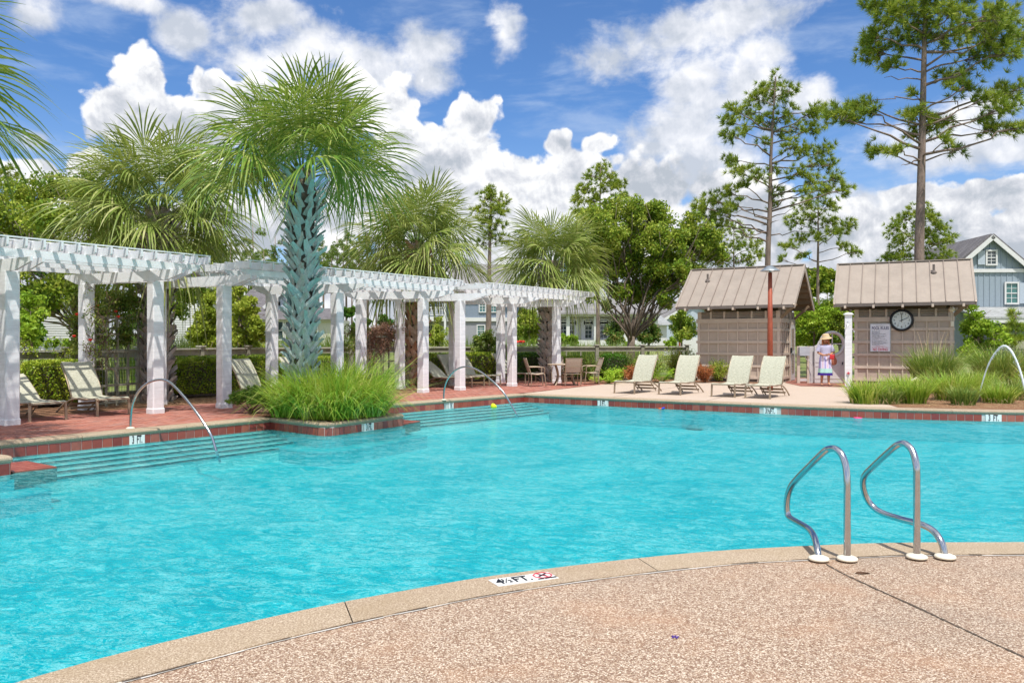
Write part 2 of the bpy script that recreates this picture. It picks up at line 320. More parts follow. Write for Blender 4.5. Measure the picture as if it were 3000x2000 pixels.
# plants
M['palmleaf'] = leafmat('green_palm_leaf', [(.05, .14, .018), (.12, .24, .03), (.27, .35, .06), (.60, .58, .24)], .30, .42, 3)
M['palmyel'] = leafmat('olive_palm_leaf', [(.10, .17, .025), (.19, .27, .05), (.33, .38, .11), (.58, .56, .28)], .30, .45, 3)
M['petiole'] = plain('green_petiole', (.16, .26, .05), .5)
M['deadpetiole'] = plain('tan_petiole', (.36, .31, .16), .7)
def bootmat(name, cols, tip):
    m, n = newmat(name); r = n.n('ShaderNodeObjectInfo').outputs['Random']; k = len(cols) - 1
    v = objv(n); st = n.noise(n.vmath('MULTIPLY', v, (9, 9, 1.2)), 7, 5, .7)
    base = n.ramp(r, [(i / k, c_) for i, c_ in enumerate(cols)]); base = n.mix(n.maprange(st, .35, .7, 0, .55), base, tip)
    base = n.mix(n.maprange(n.noise(v, 25, 4, .6), .55, .8, 0, .6), base, (.06, .055, .05))
    finish(n, bsdf(n, base, .85, 0, .15, bump(n, st, .5, .01))); return m
M['bootteal'] = bootmat('pool_lit_teal_leaf_base', [(.32, .40, .38), (.36, .50, .47), (.38, .36, .33), (.28, .42, .41), (.46, .50, .46), (.40, .37, .34)], (.55, .74, .71))  # teal of pool reflection and bluish shade put into the leaf base colour
M['bootgrey'] = bootmat('grey_brown_leaf_base', [(.33, .28, .24), (.45, .40, .35), (.28, .23, .19), (.50, .44, .40)], (.60, .54, .49))
M['bootbrown'] = bootmat('brown_leaf_base', [(.33, .25, .19), (.46, .36, .27), (.48, .18, .06), (.38, .29, .22)], (.58, .48, .38))
M['fibre'] = plain('dark_trunk_fibre', (.13, .105, .085), .95, var=.3, scale=12, bmp=.8)
M['pinebark'] = plain('pine_bark', (.24, .18, .15), .9, var=.35, scale=7, bmp=.9, bscale=22, stretch=(1, 1, .35))
M['bark'] = plain('grey_brown_bark', (.20, .155, .12), .9, var=.3, scale=6, bmp=.9, bscale=20)
M['twig'] = plain('dry_twig', (.14, .09, .06), .9)
M['needle'] = leafmat('pine_needles', [(.08, .15, .015), (.17, .27, .03), (.32, .40, .04), (.52, .54, .11)], .2, .5, .9)
M['needlefar'] = leafmat('far_pine_needles', [(0.072, 0.135, 0.019), (0.145, 0.230, 0.039), (0.246, 0.324, 0.065)], .2, .6, .6)
M['oakleaf'] = leafmat('oak_leaves', [(.05, .12, .01), (.14, .25, .02), (.32, .40, .04), (.58, .60, .12)], .28, .45, 1.1)
M['darkleaf'] = leafmat('dark_green_leaves', [(0.022, 0.081, 0.008), (0.058, 0.162, 0.016), (0.145, 0.270, 0.039)], .22, .4, 1.4)
M['limeleaf'] = leafmat('lime_green_leaves', [(0.116, 0.243, 0.013), (0.261, 0.432, 0.026), (0.493, 0.621, 0.065)], .35, .5, 1.5)
M['magnolia'] = leafmat('glossy_magnolia_leaves', [(0.029, 0.095, 0.013), (0.087, 0.176, 0.026), (0.319, 0.230, 0.078)], .15, .3, 2)
M['hedgeleaf'] = leafmat('boxwood_leaves', [(0.072, 0.162, 0.008), (0.174, 0.297, 0.016), (0.392, 0.486, 0.039), (0.609, 0.648, 0.091)], .28, .4, 2)
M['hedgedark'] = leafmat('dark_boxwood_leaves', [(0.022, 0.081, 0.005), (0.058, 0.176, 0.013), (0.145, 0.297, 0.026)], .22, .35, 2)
M['cedar'] = leafmat('yellow_green_cedar_sprays', [(0.174, 0.257, 0.019), (0.319, 0.405, 0.039), (0.551, 0.567, 0.091)], .3, .6, 1.3)
M['grassbright'] = leafmat('bright_grass_blades', [(.10, .27, .02), (.24, .42, .03), (.44, .56, .08), (.70, .66, .26)], .35, .5, 1.6)
M['grassolive'] = leafmat('olive_grass_blades', [(.08, .18, .03), (.17, .30, .05), (.33, .42, .10), (.62, .58, .32)], .3, .5, 1.6)
M['reddish'] = leafmat('reddish_dry_foliage', [(0.174, 0.054, 0.026), (0.435, 0.135, 0.052), (0.609, 0.270, 0.104)], .2, .7, 2)
M['vine'] = leafmat('climbing_vine_leaves', [(0.043, 0.121, 0.013), (0.160, 0.243, 0.039), (0.377, 0.405, 0.091)], .3, .5, 2)
M['deadvine'] = leafmat('dry_brown_vine', [(0.145, 0.074, 0.058), (0.290, 0.162, 0.117), (0.435, 0.270, 0.195)], .15, .8, 2)
M['fern'] = leafmat('lime_fern_fronds', [(0.189, 0.405, 0.013), (0.377, 0.621, 0.039), (0.609, 0.750, 0.104)], .35, .5, 2)
M['plume'] = leafmat('straw_seed_plumes', [(0.580, 0.405, 0.208), (0.750, 0.608, 0.364)], .3, .8, 2)
M['skin'] = plain('tan_skin', (.52, .25, .15), .5, var=.05); M['straw'] = plain('straw_hat_weave', (.60, .42, .24), .8, var=.1, bscale=80)  # skin is one base colour with slight random variation
M['hair'] = plain('auburn_hair', (.48, .17, .07), .6, var=.2); M['blouse'] = plain('white_lilac_cloth', (.50, .48, .64), .8, var=.1, bmp=.3)
M['bag'] = plain('tan_bag', (.36, .12, .07), .6); M['redcloth'] = plain('red_cloth', (.65, .05, .06), .8)
m, n = newmat('striped_pastel_skirt'); v = objv(n); sx = n.n('ShaderNodeSeparateXYZ'); n.set(sx.inputs[0], v)
st = n.math('ADD', n.math('SINE', n.math('MULTIPLY', sx.outputs[0], 42)), n.math('MULTIPLY', n.noise(v, 5), .8))
cS = n.ramp(n.maprange(st, -1, 2, 0, 1, False), [(0, (.22, .18, .55)), (.35, (.62, .58, .78)), (.6, (.70, .68, .76)), (.9, (.68, .40, .52))])
zz = sx.outputs[2]; cS = n.mix(n.maprange(zz, .60, .58, 0, 1), cS, (.42, .68, .62)); cS = n.mix(n.maprange(zz, .45, .44, 0, 1), cS, (.06, .03, .26))
finish(n, bsdf(n, cS, .85, 0, .1)); M['skirt'] = m

# ---------------------------------------------------------------- objects
def props(o, label=None, cat=None, group=None, kind=None):
    for k, v in (('label', label), ('category', cat), ('group', group), ('kind', kind)):
        if v: o[k] = v
    return o
def thing(name, label, cat, loc=(0, 0, 0), rz=0.0, group=None):
    o = bpy.data.objects.new(name, None); COL.objects.link(o); o.empty_display_size = .1
    o.location = loc; o.rotation_euler = (0, 0, rz); return props(o, label, cat, group)
def mobj(name, me, parent=None, world=False):
    """link a mesh; world=True: its vertices are world coordinates although its parent stands elsewhere"""
    o = bpy.data.objects.new(name, me); COL.objects.link(o)
    if parent is not None:
        o.parent = parent
        if world: o.matrix_parent_inverse = PW(parent).inverted()
    return o
def PW(p):
    m = Matrix.LocRotScale(p.location, p.rotation_euler, p.scale)
    return (PW(p.parent) @ p.matrix_parent_inverse @ m) if p.parent else m
class MB:
    def __init__(s): s.v = []; s.f = []
    def add(s, vs, fs):
        k = len(s.v); s.v += [tuple(x) for x in vs]; s.f += [tuple(i + k for i in f) for f in fs]; return s
    def box(s, c, d, R=None):
        x, y, z = d[0] / 2, d[1] / 2, d[2] / 2; c = Vector(c)
        vs = [Vector((a * x, b * y, e * z)) for e in (-1, 1) for a, b in ((-1, -1), (1, -1), (1, 1), (-1, 1))]
        if R is not None: vs = [R @ q for q in vs]
        return s.add([c + q for q in vs], [(3, 2, 1, 0), (4, 5, 6, 7), (0, 1, 5, 4), (1, 2, 6, 5), (2, 3, 7, 6), (3, 0, 4, 7)])
    def boxz(s, x, y, z0, z1, w_, d_, rz=0.0): return s.box((x, y, (z0 + z1) / 2), (w_, d_, z1 - z0), Matrix.Rotation(rz, 3, 'Z'))
    def bar(s, p, q, w_, h_, up=(0, 0, 1)):
        p, q = Vector(p), Vector(q); d = q - p; L = d.length
        if L < 1e-6: return s
        y = d / L; x = y.cross(Vector(up))
        if x.length < 1e-4: x = y.cross(Vector((1, 0, 0)))
        x.normalize(); z = x.cross(y); R = Matrix((x, y, z)).transposed()
        return s.box((p + q) / 2, (w_, L, h_), R)
    def tube(s, pts, r, n=8, closed=False, caps=True):
        pts = [Vector(p) for p in pts]; N = len(pts); rs = r if isinstance(r, (list, tuple)) else [r] * N
        t0 = (pts[1] - pts[0]).normalized(); nrm = t0.cross(Vector((0, 0, 1)))
        if nrm.length < 1e-3: nrm = t0.cross(Vector((1, 0, 0)))
        nrm.normalize(); vs = []
        for i, p in enumerate(pts):
            t = (pts[(i + 1) % N] - pts[i - 1] if closed else pts[min(i + 1, N - 1)] - pts[max(i - 1, 0)]).normalized()
            nrm = (nrm - t * nrm.dot(t)).normalized(); b = t.cross(nrm)
            for k in range(n):
                a = 2 * math.pi * k / n; vs.append(p + (nrm * math.cos(a) + b * math.sin(a)) * rs[i])
        fs = []
        for i in range(N if closed else N - 1):
            for k in range(n):
                a, b_ = i * n, ((i + 1) % N) * n; fs.append((a + k, a + (k + 1) % n, b_ + (k + 1) % n, b_ + k))
        if caps and not closed: fs += [tuple(range(n - 1, -1, -1)), tuple((N - 1) * n + k for k in range(n))]
        return s.add(vs, fs)
    def lathe(s, prof, n=20, c=(0, 0, 0), cap=True):
        vs = [(c[0] + r * math.cos(2 * math.pi * k / n), c[1] + r * math.sin(2 * math.pi * k / n), c[2] + z) for r, z in prof for k in range(n)]
        fs = [(i * n + k, i * n + (k + 1) % n, (i + 1) * n + (k + 1) % n, (i + 1) * n + k) for i in range(len(prof) - 1) for k in range(n)]
        if cap: fs += [tuple(range(n - 1, -1, -1)), tuple((len(prof) - 1) * n + k for k in range(n))]
        return s.add(vs, fs)
    def prism(s, poly, z0, z1):
        n = len(poly); ar = sum(poly[i][0] * poly[(i + 1) % n][1] - poly[(i + 1) % n][0] * poly[i][1] for i in range(n))
        if ar < 0: poly = poly[::-1]
        vs = [(p[0], p[1], z0) for p in poly] + [(p[0], p[1], z1) for p in poly]
        return s.add(vs, [tuple(range(n - 1, -1, -1)), tuple(range(n, 2 * n))] + [(i, (i + 1) % n, n + (i + 1) % n, n + i) for i in range(n)])
    def extrude(s, poly3, vec):
        n = len(poly3); v = Vector(vec); vs = [Vector(p) for p in poly3] + [Vector(p) + v for p in poly3]
        return s.add(vs, [tuple(range(n - 1, -1, -1)), tuple(range(n, 2 * n))] + [(i, (i + 1) % n, n + (i + 1) % n, n + i) for i in range(n)])
    def sheet(s, poly, z, holes=()):
        loops = [[Vector((p[0], p[1], 0)) for p in poly]] + [[Vector((p[0], p[1], 0)) for p in h_] for h_ in holes]
        tri = geometry.tessellate_polygon(loops); flat = [p for l in loops for p in l]; fs = []
        for t in tri:
            a, b, c_ = (flat[i] for i in t); cr = (b.x - a.x) * (c_.y - a.y) - (b.y - a.y) * (c_.x - a.x)
            fs.append(t if cr > 0 else t[::-1])
        return s.add([(p.x, p.y, z) for p in flat], fs)
    def mesh(s, name, mat, smooth=False):
        me = bpy.data.meshes.new(name); me.from_pydata(s.v, [], s.f); me.materials.append(mat)
        if smooth: me.polygons.foreach_set('use_smooth', [True] * len(me.polygons))
        me.update(); return me
    def build(s, name, mat, parent=None, world=False, smooth=False):
        return mobj(name, s.mesh(name, mat, smooth), parent, world)
def npmesh(name, V, per, mat, parent=None, world=False):
    """V: (n*per, 3) vertices, one face per consecutive group"""
    V = np.ascontiguousarray(V, dtype=np.float32).reshape(-1, 3); nf = len(V) // per
    me = bpy.data.meshes.new(name); me.vertices.add(len(V)); me.vertices.foreach_set('co', V.ravel())
    me.loops.add(len(V)); me.loops.foreach_set('vertex_index', np.arange(len(V), dtype=np.int32))
    me.polygons.add(nf); me.polygons.foreach_set('loop_start', np.arange(0, len(V), per, dtype=np.int32))
    me.update(calc_edges=True); me.materials.append(mat)
    return mobj(name, me, parent, world)
def strips(name, secs, mat, parent=None, world=False, closed_tip=True):
    """secs: (n, k, 2, 3) two-sided strips of k cross-sections -> one mesh, each strip one island"""
    n_, k = secs.shape[:2]; V = secs.reshape(-1, 3).astype(np.float32); base = (np.arange(n_) * k * 2)[:, None]
    q = np.array([[2 * i, 2 * i + 1, 2 * i + 3, 2 * i + 2] for i in range(k - 1)], dtype=np.int32).reshape(1, -1)
    idx = (base + q).astype(np.int32).ravel()
    me = bpy.data.meshes.new(name); me.vertices.add(len(V)); me.vertices.foreach_set('co', V.ravel())
    me.loops.add(len(idx)); me.loops.foreach_set('vertex_index', idx); nf = n_ * (k - 1)
    me.polygons.add(nf); me.polygons.foreach_set('loop_start', np.arange(0, nf * 4, 4, dtype=np.int32))
    me.update(calc_edges=True); me.materials.append(mat)
    return mobj(name, me, parent, world)
def text(name, body, size, mat, loc, rot, parent, world=True, ext=.002, align='CENTER', sx=1.0, offset=0.0):
    cu = bpy.data.curves.new(name, 'FONT'); cu.body = body; cu.size = size; cu.align_x = align; cu.align_y = 'CENTER'; cu.extrude = ext; cu.offset = offset
    cu.resolution_u = 5
    tmp = bpy.data.objects.new('tmp', cu); me = bpy.data.meshes.new_from_object(tmp); bpy.data.objects.remove(tmp); bpy.data.curves.remove(cu)
    me.materials.clear(); me.materials.append(mat)
    o = mobj(name, me, parent, world); o.location = loc; o.rotation_euler = rot; o.scale = (sx, 1, 1); return o
def copy_tree(o, parent=None):
    c_ = o.copy(); COL.objects.link(c_)
    if parent is not None: c_.parent = parent
    for ch in [q for q in CH.get(o.name, [])]: copy_tree(ch, c_)
    return c_
CH = {}
def index_children():
    CH.clear()
    for o in S.objects:
        if o.parent: CH.setdefault(o.parent.name, []).append(o)
def dup(o, loc, rz, label=None):
    c_ = copy_tree(o); c_.location = loc; c_.rotation_euler = (0, 0, rz)
    if label: c_['label'] = label
    return c_
def catmull(pts, n=6):
    P_ = [Vector(p) for p in pts]; out = []
    for i in range(len(P_) - 1):
        p0, p1, p2, p3 = P_[max(i - 1, 0)], P_[i], P_[i + 1], P_[min(i + 2, len(P_) - 1)]
        for k in range(n):
            t = k / n; out.append(.5 * (2 * p1 + (p2 - p0) * t + (2 * p0 - 5 * p1 + 4 * p2 - p3) * t * t + (3 * p1 - p0 - 3 * p2 + p3) * t ** 3))
    return out + [P_[-1]]
rng = np.random.default_rng(7); R_ = random.Random(11)
# ================================================================ pool, decks, ground
def u2(v): v = Vector((v[0], v[1], 0)); return v.normalized()
ZW = -.22
near_in = [G(*p) for p in [(56,2000),(153,1969),(300,1929.6),(459,1889),(612,1852),(765,1816),(918,1782.7),(1071,1752.6),(1200,1729.6),(1404,1694),(1618,1666),(1812,1643),(2016,1622.4),(2220,1608),(2557,1593),(2800,1590.5),(3000,1590)]]
near_pre = [Vector(p + (0,)) for p in [(-8.5,-2.2),(-6.4,-.9),(-4.7,.7),(-3.3,2.2)]]
near_post = [Vector(p + (0,)) for p in [(5.2,6.0),(7.2,5.7),(9.5,5.2),(12,4.6),(15,4.8)]]
near_line = catmull(near_pre + near_in + near_post, 3)
E_ = Vector((.34, 22.6, 0)); Aw = Vector((-7.52, 11.7, 0)); W1 = Vector((-4.72, 15.58, 0))
Q1 = G(957, 1243); Q2 = G(1187, 1214); WB = Vector((-3.9, 17.8, 0))
P1e = Vector((-7.9, 11.2, 0)); P2e = G(42, 1338); P3e = P2e + Vector((-.51, -.86, 0)) * 2.3; P4e = P3e + Vector((-.81, .586, 0)) * 1.6
def rounded(a, b, c, r=.22, n=5):
    da, dc = (a - b).normalized(), (c - b).normalized()
    return [(b + da * r) * (1 - t) ** 2 + b * 2 * t * (1 - t) + (b + dc * r) * t ** 2 for t in [i / n for i in range(n + 1)]]
planterA = [W1] + rounded(W1, Q1, Q2) + [Q2, WB]
planterE = [P4e] + rounded(P4e, P3e, P2e) + [P2e, P1e]
back = catmull([E_, G(2100,1178.6), G(2400,1190.5), G(2700,1199.5), G(3000,1205), Vector((14.5,16.9,0)), Vector((18,17.6,0))], 5)
wall_back = back[::-1]                        # from right to the corner
left2 = [E_, WB]; left1 = [W1, P1e]
pool = near_line + [Vector((18,6,0)), Vector((21,10,0)), Vector((21,15,0))] + wall_back + planterA[::-1] + planterE[::-1] + [Vector((-10.5,7.6,0)), Vector((-12,4,0)), Vector((-11.5,0,0))]
def offset(line, d, closed=False):
    out = []; N = len(line)
    for i in range(N):
        a = line[i - 1] if (i > 0 or closed) else line[i]; b = line[(i + 1) % N] if (i < N - 1 or closed) else line[i]
        t = u2(b - a); out.append(line[i] + Vector((t.y, -t.x, 0)) * d)   # d>0: to the right of travel
    return out
pool_ent = bpy.data.objects.new('pool', None); COL.objects.link(pool_ent); props(pool_ent, 'turquoise swimming pool with stone coping and red tile band', None, None, 'structure')
# basin
b = MB(); n_ = len(pool)
b.add([(p.x, p.y, -.290) for p in pool] + [(p.x, p.y, -.72) for p in pool], [(i, (i + 1) % n_, n_ + (i + 1) % n_, n_ + i) for i in range(n_)])
b.build('basin_wall', M['plaster'], pool_ent)
MB().sheet([(p.x, p.y) for p in pool], -.70).build('basin_floor', M['plaster'], pool_ent)
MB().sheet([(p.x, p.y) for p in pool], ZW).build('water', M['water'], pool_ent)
# near coping, cast stones with joints
out_px = [(357,2000),(510,1960),(714,1904),(918,1853),(1122,1807),(1200,1791),(1378.6,1755),(1608,1717),(1812,1689),(2016,1666),(2220,1648),(2516,1633.7),(2659,1627.6),(2838,1626),(3000,1626)]
near_out = catmull([Vector((-8.3,-2.6,0)), Vector((-6.15,-1.2,0)), Vector((-4.45,.45,0)), Vector((-3.0,1.9,0))] + [G(*p) for p in [(130,2060)]] + [G(*p) for p in out_px] + [Vector((5.2,5.65,0)), Vector((7.15,5.36,0)), Vector((9.4,4.85,0)), Vector((12,4.24,0)), Vector((15,4.4,0))], 3)
def resample(line, ts):
    L = [0]; 
    for a, c_ in zip(line, line[1:]): L.append(L[-1] + (c_ - a).length)
    out = []
    for t in ts:
        s_ = min(max(t, 0), 1) * L[-1]; j = 0
        while j < len(L) - 2 and L[j + 1] < s_: j += 1
        k = (s_ - L[j]) / max(L[j + 1] - L[j], 1e-9); out.append(line[j].lerp(line[j + 1], k))
    return out
def strip_stone(inn, out, name, parent, mat, z1=.012, th=.085, lip=.03, gap=.0):
    """coping stone between inner and outer edge lines, with a rounded nose over the water"""
    k = len(inn); V = []
    for a, c_ in zip(inn, out):
        d = (a - c_).normalized(); nose = a + d * lip
        prof = [(c_, z1), (a + d * (lip - .035), z1), (a + d * (lip - .010), z1 - .012), (nose, z1 - .035), (a + d * (lip - .008), z1 - .062), (a + d * (lip - .03), z1 - th), (c_, z1 - th)]
        V += [(p.x, p.y, z) for p, z in prof]
    m_ = 7; fs = [(i * m_ + j, i * m_ + (j + 1) % m_, (i + 1) * m_ + (j + 1) % m_, (i + 1) * m_ + j) for i in range(k - 1) for j in range(m_)]
    fs += [tuple(range(m_ - 1, -1, -1)), tuple((k - 1) * m_ + j for j in range(m_))]
    bb = MB().add(V, fs); return bb.build(name, mat, parent)
for o_ in (): pass
def near_y(line, X):
    for a, c_ in zip(line, line[1:]):
        if a.x <= X < c_.x: return a.lerp(c_, (X - a.x) / (c_.x - a.x))
    return line[-1]
def coping_run(inn, out, L, name='coping_stone', stone=1.22, gap=.007, lip=.03):
    nst = max(1, round(L / stone))
    for i in range(nst):
        t0, t1 = i / nst + gap / L / 2, (i + 1) / nst - gap / L / 2; q = 8; ts = [t0 + (t1 - t0) * k / q for k in range(q + 1)]
        strip_stone(resample(inn, ts), resample(out, ts), name, pool_ent, M['coping'], lip=lip)
def plen(l): return sum((c_ - a).length for a, c_ in zip(l, l[1:]))
# near edge: cut both lines at the stations of the joints the photograph shows
js = [(-8.3,)]
inn_s = [p for p in near_line if True]
def station(line, k, N): return resample(line, [k / N])[0]
joints_px = [(1071,1752.6,1140,1800)]
Nn = 20
coping_run(near_line, near_out, plen(near_line), stone=2.0, lip=.02)
# copings of the far sides
def perp_off(line, d): return offset(line, d)
cw = .32
l1 = [W1, P1e]; coping_run(l1, perp_off(l1, cw), plen(l1), stone=1.9)
l2 = [E_, WB]; coping_run(l2, perp_off(l2, cw), plen(l2), stone=2.1)
coping_run(back[::-1], perp_off(back[::-1], cw), plen(back), stone=2.2)
pa = planterA[::-1]; coping_run(pa, perp_off(pa, cw), plen(pa), stone=1.4)
pe = planterE[::-1]; coping_run(pe, perp_off(pe, cw), plen(pe), stone=1.4)
# grout line + tiles under the coping
tile_me = {}
def tile_mesh(w_):
    k = round(w_, 3)
    if k not in tile_me:
        x, z = (w_ - .006) / 2, .074; b_ = .004
        bb = MB().add([(-x, 0, -z), (x, 0, -z), (x, 0, z), (-x, 0, z), (-x + b_, -.008, -z + b_), (x - b_, -.008, -z + b_), (x - b_, -.008, z - b_), (-x + b_, -.008, z - b_)],
                      [(4, 5, 6, 7), (0, 1, 5, 4), (1, 2, 6, 5), (2, 3, 7, 6), (3, 0, 4, 7)])
        tile_me[k] = bb.mesh('tile', M['tile'])
    return tile_me[k]
skips = []
marks = [('3  FT.', 376, 424, 1296, 'l1'), ('3 FT.', 1063, 1092, 1250, 'pa'), ('3 FT', 1305, 1327, 1196, 'l2'), ('3 FT.', 1751, 1780.6, 1181, 'bk'), ('3½FT.', 2237.6, 2276, 1204, 'bk'), ('3  FT.', 2887, 2934, 1227, 'bk')]
grb = MB(); white_line = MB()
def tile_run(line, tag, tw=.165):
    """line runs with the water on its left"""
    L = plen(line); n_t = max(1, round(L / tw)); ts = [i / n_t for i in range(n_t + 1)]; P_ = resample(line, ts)
    for i in range(n_t):
        a, c_ = P_[i], P_[i + 1]; mid = (a + c_) / 2; d = c_ - a; wn = Vector((-d.y, d.x, 0)).normalized()
        px = 1500 + mid.x / mid.y * F if mid.y > 1 else -999
        grb.add([(a.x, a.y, -.06), (c_.x, c_.y, -.06), (c_.x, c_.y, -.30), (a.x, a.y, -.30)], [(0, 1, 2, 3)])
        if any(m[4] == tag and m[1] - 6 < px < m[2] + 6 and False for m in marks): continue
        if not (-400 < px < 3400) or mid.y < 4: continue
        o = mobj('tile', tile_mesh(d.length), pool_ent); o.location = (mid.x + wn.x * .001, mid.y + wn.y * .001, -.150)
        o.rotation_euler = (0, 0, math.atan2(d.y, d.x) + math.pi)
        tiles.append((o, px, tag))
tiles = []
tile_run(l1, 'l1'); tile_run(pa, 'pa', .155); tile_run(pe, 'pe', .155); tile_run(l2, 'l2'); tile_run(back[::-1], 'bk')
grb.build('tile_grout', M['grout'], pool_ent)
# the marker tiles: white ceramic with black figures
def nearest_on(line, pxm):
    best = None
    for a, c_ in zip(line, line[1:]):
        for k in range(41):
            p = a.lerp(c_, k / 40)
            if p.y < 2: continue
            px = 1500 + p.x / p.y * F
            if best is None or abs(px - pxm) < best[0]: best = (abs(px - pxm), p, (c_ - a).normalized())
    return best[1], best[2]
lines = {'l1': l1, 'pa': [Q2, Q1], 'l2': l2, 'bk': back[::-1]}
for body, xa, xb, yc, tg in marks:
    p, d = nearest_on(lines[tg], (xa + xb) / 2); p1, _ = nearest_on(lines[tg], xa); p2, _ = nearest_on(lines[tg], xb)
    wdt = (p2 - p1).length; wn = Vector((-d.y, d.x, 0)); c0 = p + wn * .010; ang = math.atan2(d.y, d.x) + math.pi
    R = Matrix.Rotation(ang, 3, 'Z'); mk = bpy.data.objects.new('depth_marker', None); COL.objects.link(mk); mk.parent = pool_ent
    for s_ in (-1, 1):
        MB().box(Vector((c0.x, c0.y, -.149)) + R @ Vector((s_ * wdt / 4, 0, 0)), (wdt / 2 - .005, .014, .150), R).build('tile', M['markwhite'], mk)
    c1 = c0 + wn * .009
    text('lettering', body, .185, M['ink'], (c1.x, c1.y, -.150), (math.pi / 2, 0, ang), mk, ext=.001, sx=wdt / .66, offset=.004)
    for o, px, t_ in tiles:
        if t_ == tg and xa - 2 < px < xb + 2 and abs((Vector(o.location) - Vector((p.x, p.y, -.15))).length) < 1.0: o['_kill'] = 1
for o, px, t_ in tiles:
    if o.get('_kill'): bpy.data.objects.remove(o)
# underwater steps beside the wall and along the far left edge
def steps(a, c_, n_st, tread, drop, e0, e1):
    d = u2(c_ - a); wn = Vector((d.y, -d.x, 0))      # to the water, walking away from the camera
    for k in range(1, n_st + 1):
        s0, s1 = a + d * e0(k), c_ + d * e1(k); z = ZW - .028 - drop * (k - 1); o0, o1 = 0.004, tread * k
        poly = [s0 + wn * o0, s1 + wn * o0, s1 + wn * o1, s0 + wn * o1]
        MB().prism([(p.x, p.y) for p in poly], -.71 + .001 * k, z).build('step', M['stepplaster'], pool_ent)
        e = MB(); p, q = s0 + wn * (o1 + .004), s1 + wn * (o1 + .004); e.bar((p.x, p.y, z - .012), (q.x, q.y, z - .012), .022, .036); e.build('step_edge', M['stepedge'], pool_ent)
steps(P1e, W1, 5, .185, .052, lambda k: .55 * 0 + .15 + .10 * k, lambda k: -.12 + .02 * k)
steps(WB, E_, 5, .185, .052, lambda k: .05 + .12 * k, lambda k: -.12 + .02 * k)
# benches round the planters, and the tiled ledges at their tips
for pl, nm in ((planterA, 'A'), (planterE, 'E')):
    off = offset(pl, .45)
    MB().prism([(p.x, p.y) for p in pl] + [(p.x, p.y) for p in off[::-1]], -.705, ZW - .22).build('bench', M['plaster'], pool_ent)
    e = MB(); [e.bar((a.x, a.y, ZW - .24), (c_.x, c_.y, ZW - .24), .02, .02) for a, c_ in zip(off, off[1:])]; e.build('bench_nosing', M['plaster'], pool_ent)
def ledge(pts):
    a, b_, c_, d_ = pts; led = bpy.data.objects.new('tiled_ledge', None); COL.objects.link(led); led.parent = pool_ent
    MB().prism([(p.x, p.y) for p in pts], -.40, ZW + .012).build('slab', M['paverbed'], led)
    N, K = 10, 5
    for i in range(N):
        for j in range(K):
            q = []
            for (s_, t) in ((i / N, j / K), ((i + 1) / N, j / K), ((i + 1) / N, (j + 1) / K), (i / N, (j + 1) / K)):
                q.append(a.lerp(b_, s_).lerp(d_.lerp(c_, s_), t))
            cen = sum(q, Vector()) / 4; q = [cen + (x - cen) * .90 for x in q]
            MB().prism([(p.x, p.y) for p in q], ZW + .010, ZW + .022).build('tile', M['tileledge'], led)
u1 = Vector((.51, .86, 0)); nl = Vector((-.81, .586, 0))
ledge([Q2 + nl * .05, Q2 + nl * .15 + u1 * .70, Q2 + nl * 1.2 + u1 * .70, Q2 + nl * 1.2])
ledge([P2e + nl * .05, P2e + nl * .04 + u1 * .55 - nl * .05, P2e + nl * .9 + u1 * .55, P2e + nl * 1.0])
# main drain cover under water
bb = MB(); dc = G(2026, 1207, ZW - .05); bb.lathe([(.0, 0), (.22, 0), (.25, .02), (.18, .03), (.0, .03)], 20, (dc.x + .1, dc.y, -.70)); bb.build('drain_cover', M['black'], pool_ent)
bb = MB(); bb.lathe([(.13, 0), (.19, 0), (.19, .012), (.13, .012)], 24, (dc.x, dc.y, ZW - .012), cap=False); bb.build('skimmer_ring', M['stepedge'], pool_ent)

# ---- ground sheets
hole = [(p.x, p.y) for p in offset(pool, .02, True)]
gs = MB().sheet([(-60, -20), (60, -20), (60, 42), (-60, 42)], -.03, [hole]); o = gs.build('ground', M['lawn']); props(o, kind='structure')
t_ = MB(); xs = [-700, -250, -60, 60, 250, 700]; rows = [(42, -.03), (60, .35), (85, 1.0), (110, 1.25), (260, 1.6), (1500, 2.5)]
V = [(x, y, z) for (y, z) in rows for x in xs]; t_.add(V, [(r * 6 + i, r * 6 + i + 1, (r + 1) * 6 + i + 1, (r + 1) * 6 + i) for r in range(5) for i in range(5)])
t_.add([(-700, -200, -.03), (-60, -20, -.03), (-60, 42, -.03), (-700, 42, -.03), (700, -200, -.03), (60, -20, -.03), (60, 42, -.03), (700, 42, -.03)], [(0, 1, 2, 3), (4, 7, 6, 5), (0, 4, 5, 1)])
o = t_.build('lawn', M['lawn']); props(o, kind='structure')
# aggregate deck on the near side
far_x = 24
deck_poly = [(p.x, p.y) for p in near_out] + [(19, 6.0), (far_x, 8), (far_x, -6), (-9, -6)]
o = MB().sheet(deck_poly[::-1], 0.0).build('pool_deck', M['aggregate']); props(o, kind='structure')
deck_o = o
# saw joint and crack across the deck, a dark recess between two lips
cr = catmull([G(2420,1652), G(2470,1680), G(2560,1722), G(2680,1776), G(2800,1832), G(2930,1893), G(3080,1962), G(3400,2120)], 8)
bb = MB(); Rr = random.Random(3)
for i, (a, c_) in enumerate(zip(cr, cr[1:])):
    d = u2(c_ - a); wn = Vector((d.y, -d.x, 0)); ww = .0035 + Rr.random() * .006; j = Vector((Rr.uniform(-.004, .004), Rr.uniform(-.004, .004), 0)) if i % 3 else Vector()
    bb.add([(p.x, p.y, .0035) for p in (a - wn * ww, c_ - wn * ww + j, c_ + wn * ww + j, a + wn * ww)], [(0, 1, 2, 3)])
o = bb.build('expansion_joint', M['darkdirt'], deck_o)
for line_ in ([(1100,1835),(1230,1818),(1300,1826)],): pass
